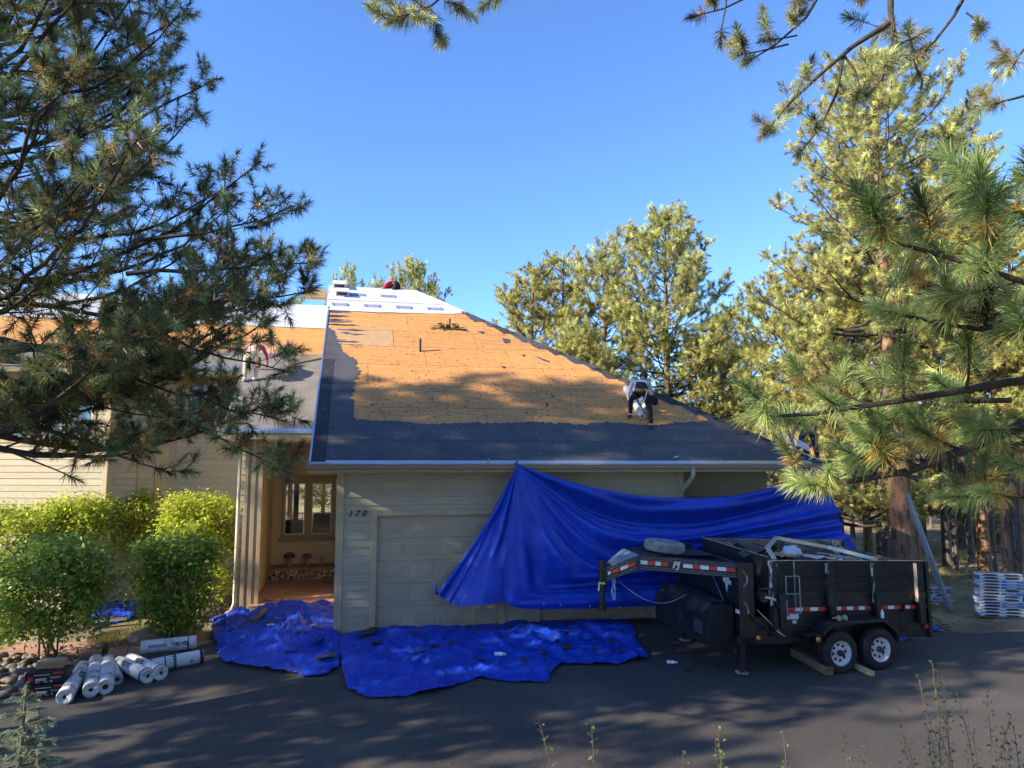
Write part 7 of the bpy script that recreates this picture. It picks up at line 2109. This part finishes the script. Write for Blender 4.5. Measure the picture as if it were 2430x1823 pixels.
def blades(name, label, pts, hgt, wd, cols, seed, lean=.35):
    rg = np.random.default_rng(seed); N = len(pts); pts = np.asarray(pts); az = rg.random(N) * 6.283; h = hgt * (.5 + .9 * rg.random(N))
    d = np.stack([np.cos(az), np.sin(az), np.zeros(N)], 1); sd = np.stack([-np.sin(az), np.cos(az), np.zeros(N)], 1) * (wd / 2)
    b = np.stack([pts[:, 0], pts[:, 1], g(pts[:, 0], pts[:, 1]) - .05], 1)
    V = np.empty((N, 3, 3), np.float32); V[:, 0] = b - sd; V[:, 1] = b + sd; V[:, 2] = b + d * (h * lean * rg.random(N))[:, None] + np.array([0, 0, 1]) * (h + .05)[:, None]
    c = cols[0][None] + (cols[1] - cols[0])[None] * rg.random((N, 1)); c = c * (.75 + .5 * rg.random((N, 1)))
    o = link(name, tri_mesh(name, V.reshape(-1, 3), np.arange(N * 3).reshape(-1, 3), np.repeat(c, 3, 0), GRASSM)); tag(o, label, "grass", kind="stuff")


rg = np.random.default_rng(5); pts = []
cl = [(rg.uniform(11, 26), rg.uniform(16.5, 36)) for _ in range(520)]
for c in cl:
    k = rg.integers(14, 40); pts += [(c[0] + rg.normal(0, .28), c[1] + rg.normal(0, .28)) for _ in range(k)]
pts = [p for p in pts if not poly_in(drive, np.array(p[0]), np.array(p[1])) and not (p[1] < 19 and p[0] < 14.0)]
blades("dry_grass", "dry yellow grass on the forest floor behind the trailer", pts, .24, .016, (np.array([.46, .37, .15]), np.array([.33, .32, .10])), 1)
pts = []
lw = [(215, 1545), (205, 1515), (260, 1500), (350, 1478), (420, 1472), (480, 1480), (470, 1512), (380, 1520), (320, 1532), (250, 1545)]
while len(pts) < 5200:
    p = (rg.uniform(190, 490), rg.uniform(1470, 1548))
    if poly_in(lw, np.array(p[0]), np.array(p[1])): pts.append(gxy(*p))
blades("lawn_grass", "short green lawn between path and small tarp", pts, .07, .012, (np.array([.10, .115, .025]), np.array([.20, .18, .06])), 2, .8)
# fallen needles on the asphalt
N = 7000; X = rg.uniform(-9, 12, N); Y = 9.6 + 6.5 * rg.random(N) ** 1.3; ok = poly_in(drive, X, Y) & ((X < 1.5) | (rg.random(N) < .4)); X, Y = X[ok], Y[ok]; N = len(X)
az = rg.random(N) * 6.283; ln = rg.uniform(.05, .13, N); Z = g(X, Y) + .009; d = np.stack([np.cos(az), np.sin(az)], 1); sd = np.stack([-np.sin(az), np.cos(az)], 1)
V = np.empty((N, 5, 3), np.float32); bend = rg.normal(0, .25, N)
c = np.stack([X, Y], 1); w_ = .0055
for i, (u, ww) in enumerate(((-.5, 1), (-.5, -1), (0, -1), (0, 1), (.5, 0))):
    xy = c + d * (ln * u)[:, None] + sd * (ww * w_ / 2 + bend * ln * (u * u))[:, None]; V[:, i, :2] = xy; V[:, i, 2] = g(xy[:, 0], xy[:, 1]) + .010
F = (np.array([[0, 1, 2], [0, 2, 3], [3, 2, 4]])[None] + (np.arange(N) * 5)[:, None, None]).reshape(-1, 3)
col = np.array([.38, .30, .19])[None] * (.4 + .8 * rg.random((N, 1)))
o = link("needle_litter", tri_mesh("needle_litter", V.reshape(-1, 3), F, np.repeat(col, 5, 0), GRASSM)); tag(o, "fallen pine needles strewn over the asphalt", "needles", kind="stuff")

# what shows through the porch windows
rm = hw(-1.62, 9.6, .30); st = empty("wood_stove", rm.tolist(), PHI); tag(st, "black wood stove with flue seen through the left porch window", "stove")
B(-.30, .30, -.25, .25, .0, 1.35).build("firebox", INK, st, bevel=.03); m2 = MB(); m2.tube([(.05, 0, 1.34), (.05, 0, 4.2)], .09, 14); m2.build("flue", INK, st, smooth=True)
rm = hw(-.55, 9.8, .30); ac = empty("armchair", rm.tolist(), PHI); tag(ac, "dark high-backed armchair seen through the right porch window", "armchair")
m2 = MB(); m2.hexa([(-.48, -.1, .35), (.42, -.1, .35), (.42, .12, .35), (-.48, .12, .35), (-.46, -.16, 1.55), (.16, -.16, 1.55), (.16, .02, 1.55), (-.46, .02, 1.55)]); m2.build("backrest", INK, ac, bevel=.04)
B(-.46, .44, -.1, .75, .12, .42).build("seat", INK, ac, bevel=.05)
for x in (-.56, .44): B(x, x + .12, -.05, .7, .1, .65).build("armrest", INK, ac, bevel=.04)
rl = empty("deck_railing", hw(-3.5, 18.6, 0).tolist(), PHI); tag(rl, "white deck railing beyond the house seen through the porch windows", "railing")
for k in range(26): B(k * .22, k * .22 + .04, -.02, .02, .35, 1.25).build("baluster", WHITEF, rl)
B(-.1, 5.7, -.04, .04, 1.25, 1.31).build("handrail", WHITEF, rl)
# ------------------------------------------------------------------ grit on the deck, bright nail caps on the felt
rg = np.random.default_rng(15)


def flecks(name, label, n, mt, size, region, h, parent):
    m2 = MB(); k = 0
    while k < n:
        a = rg.uniform(-.5, 11.2); s = rg.uniform(0, 8.4)
        if a > hipa(s) - .1 or not region(a, s): continue
        z = size * rg.uniform(.5, 1.6); t = rg.uniform(0, 3.1); c, d = math.cos(t) * z, math.sin(t) * z * .6
        m2.add([rp(a - c, s - d, h), rp(a + d, s - c * .4, h + .003), rp(a + c, s + d, h), rp(a - d * .7, s + c * .5, h + .004)], [(0, 1, 2, 3)]); k += 1
    tag(m2.build(name, mt, parent, fix=False), kind="stuff")


flecks("roof_grit", None, 1500, SHING, .028, lambda a, s: s > 1.95 and a > .55 and rg.random() < (1.0 if s < 4.2 else .3), .003, groof)
flecks("nail_caps", None, 380, WHTREF, .012, lambda a, s: (s < 1.75 or a < -.1) and s < 5.5, .019, groof)
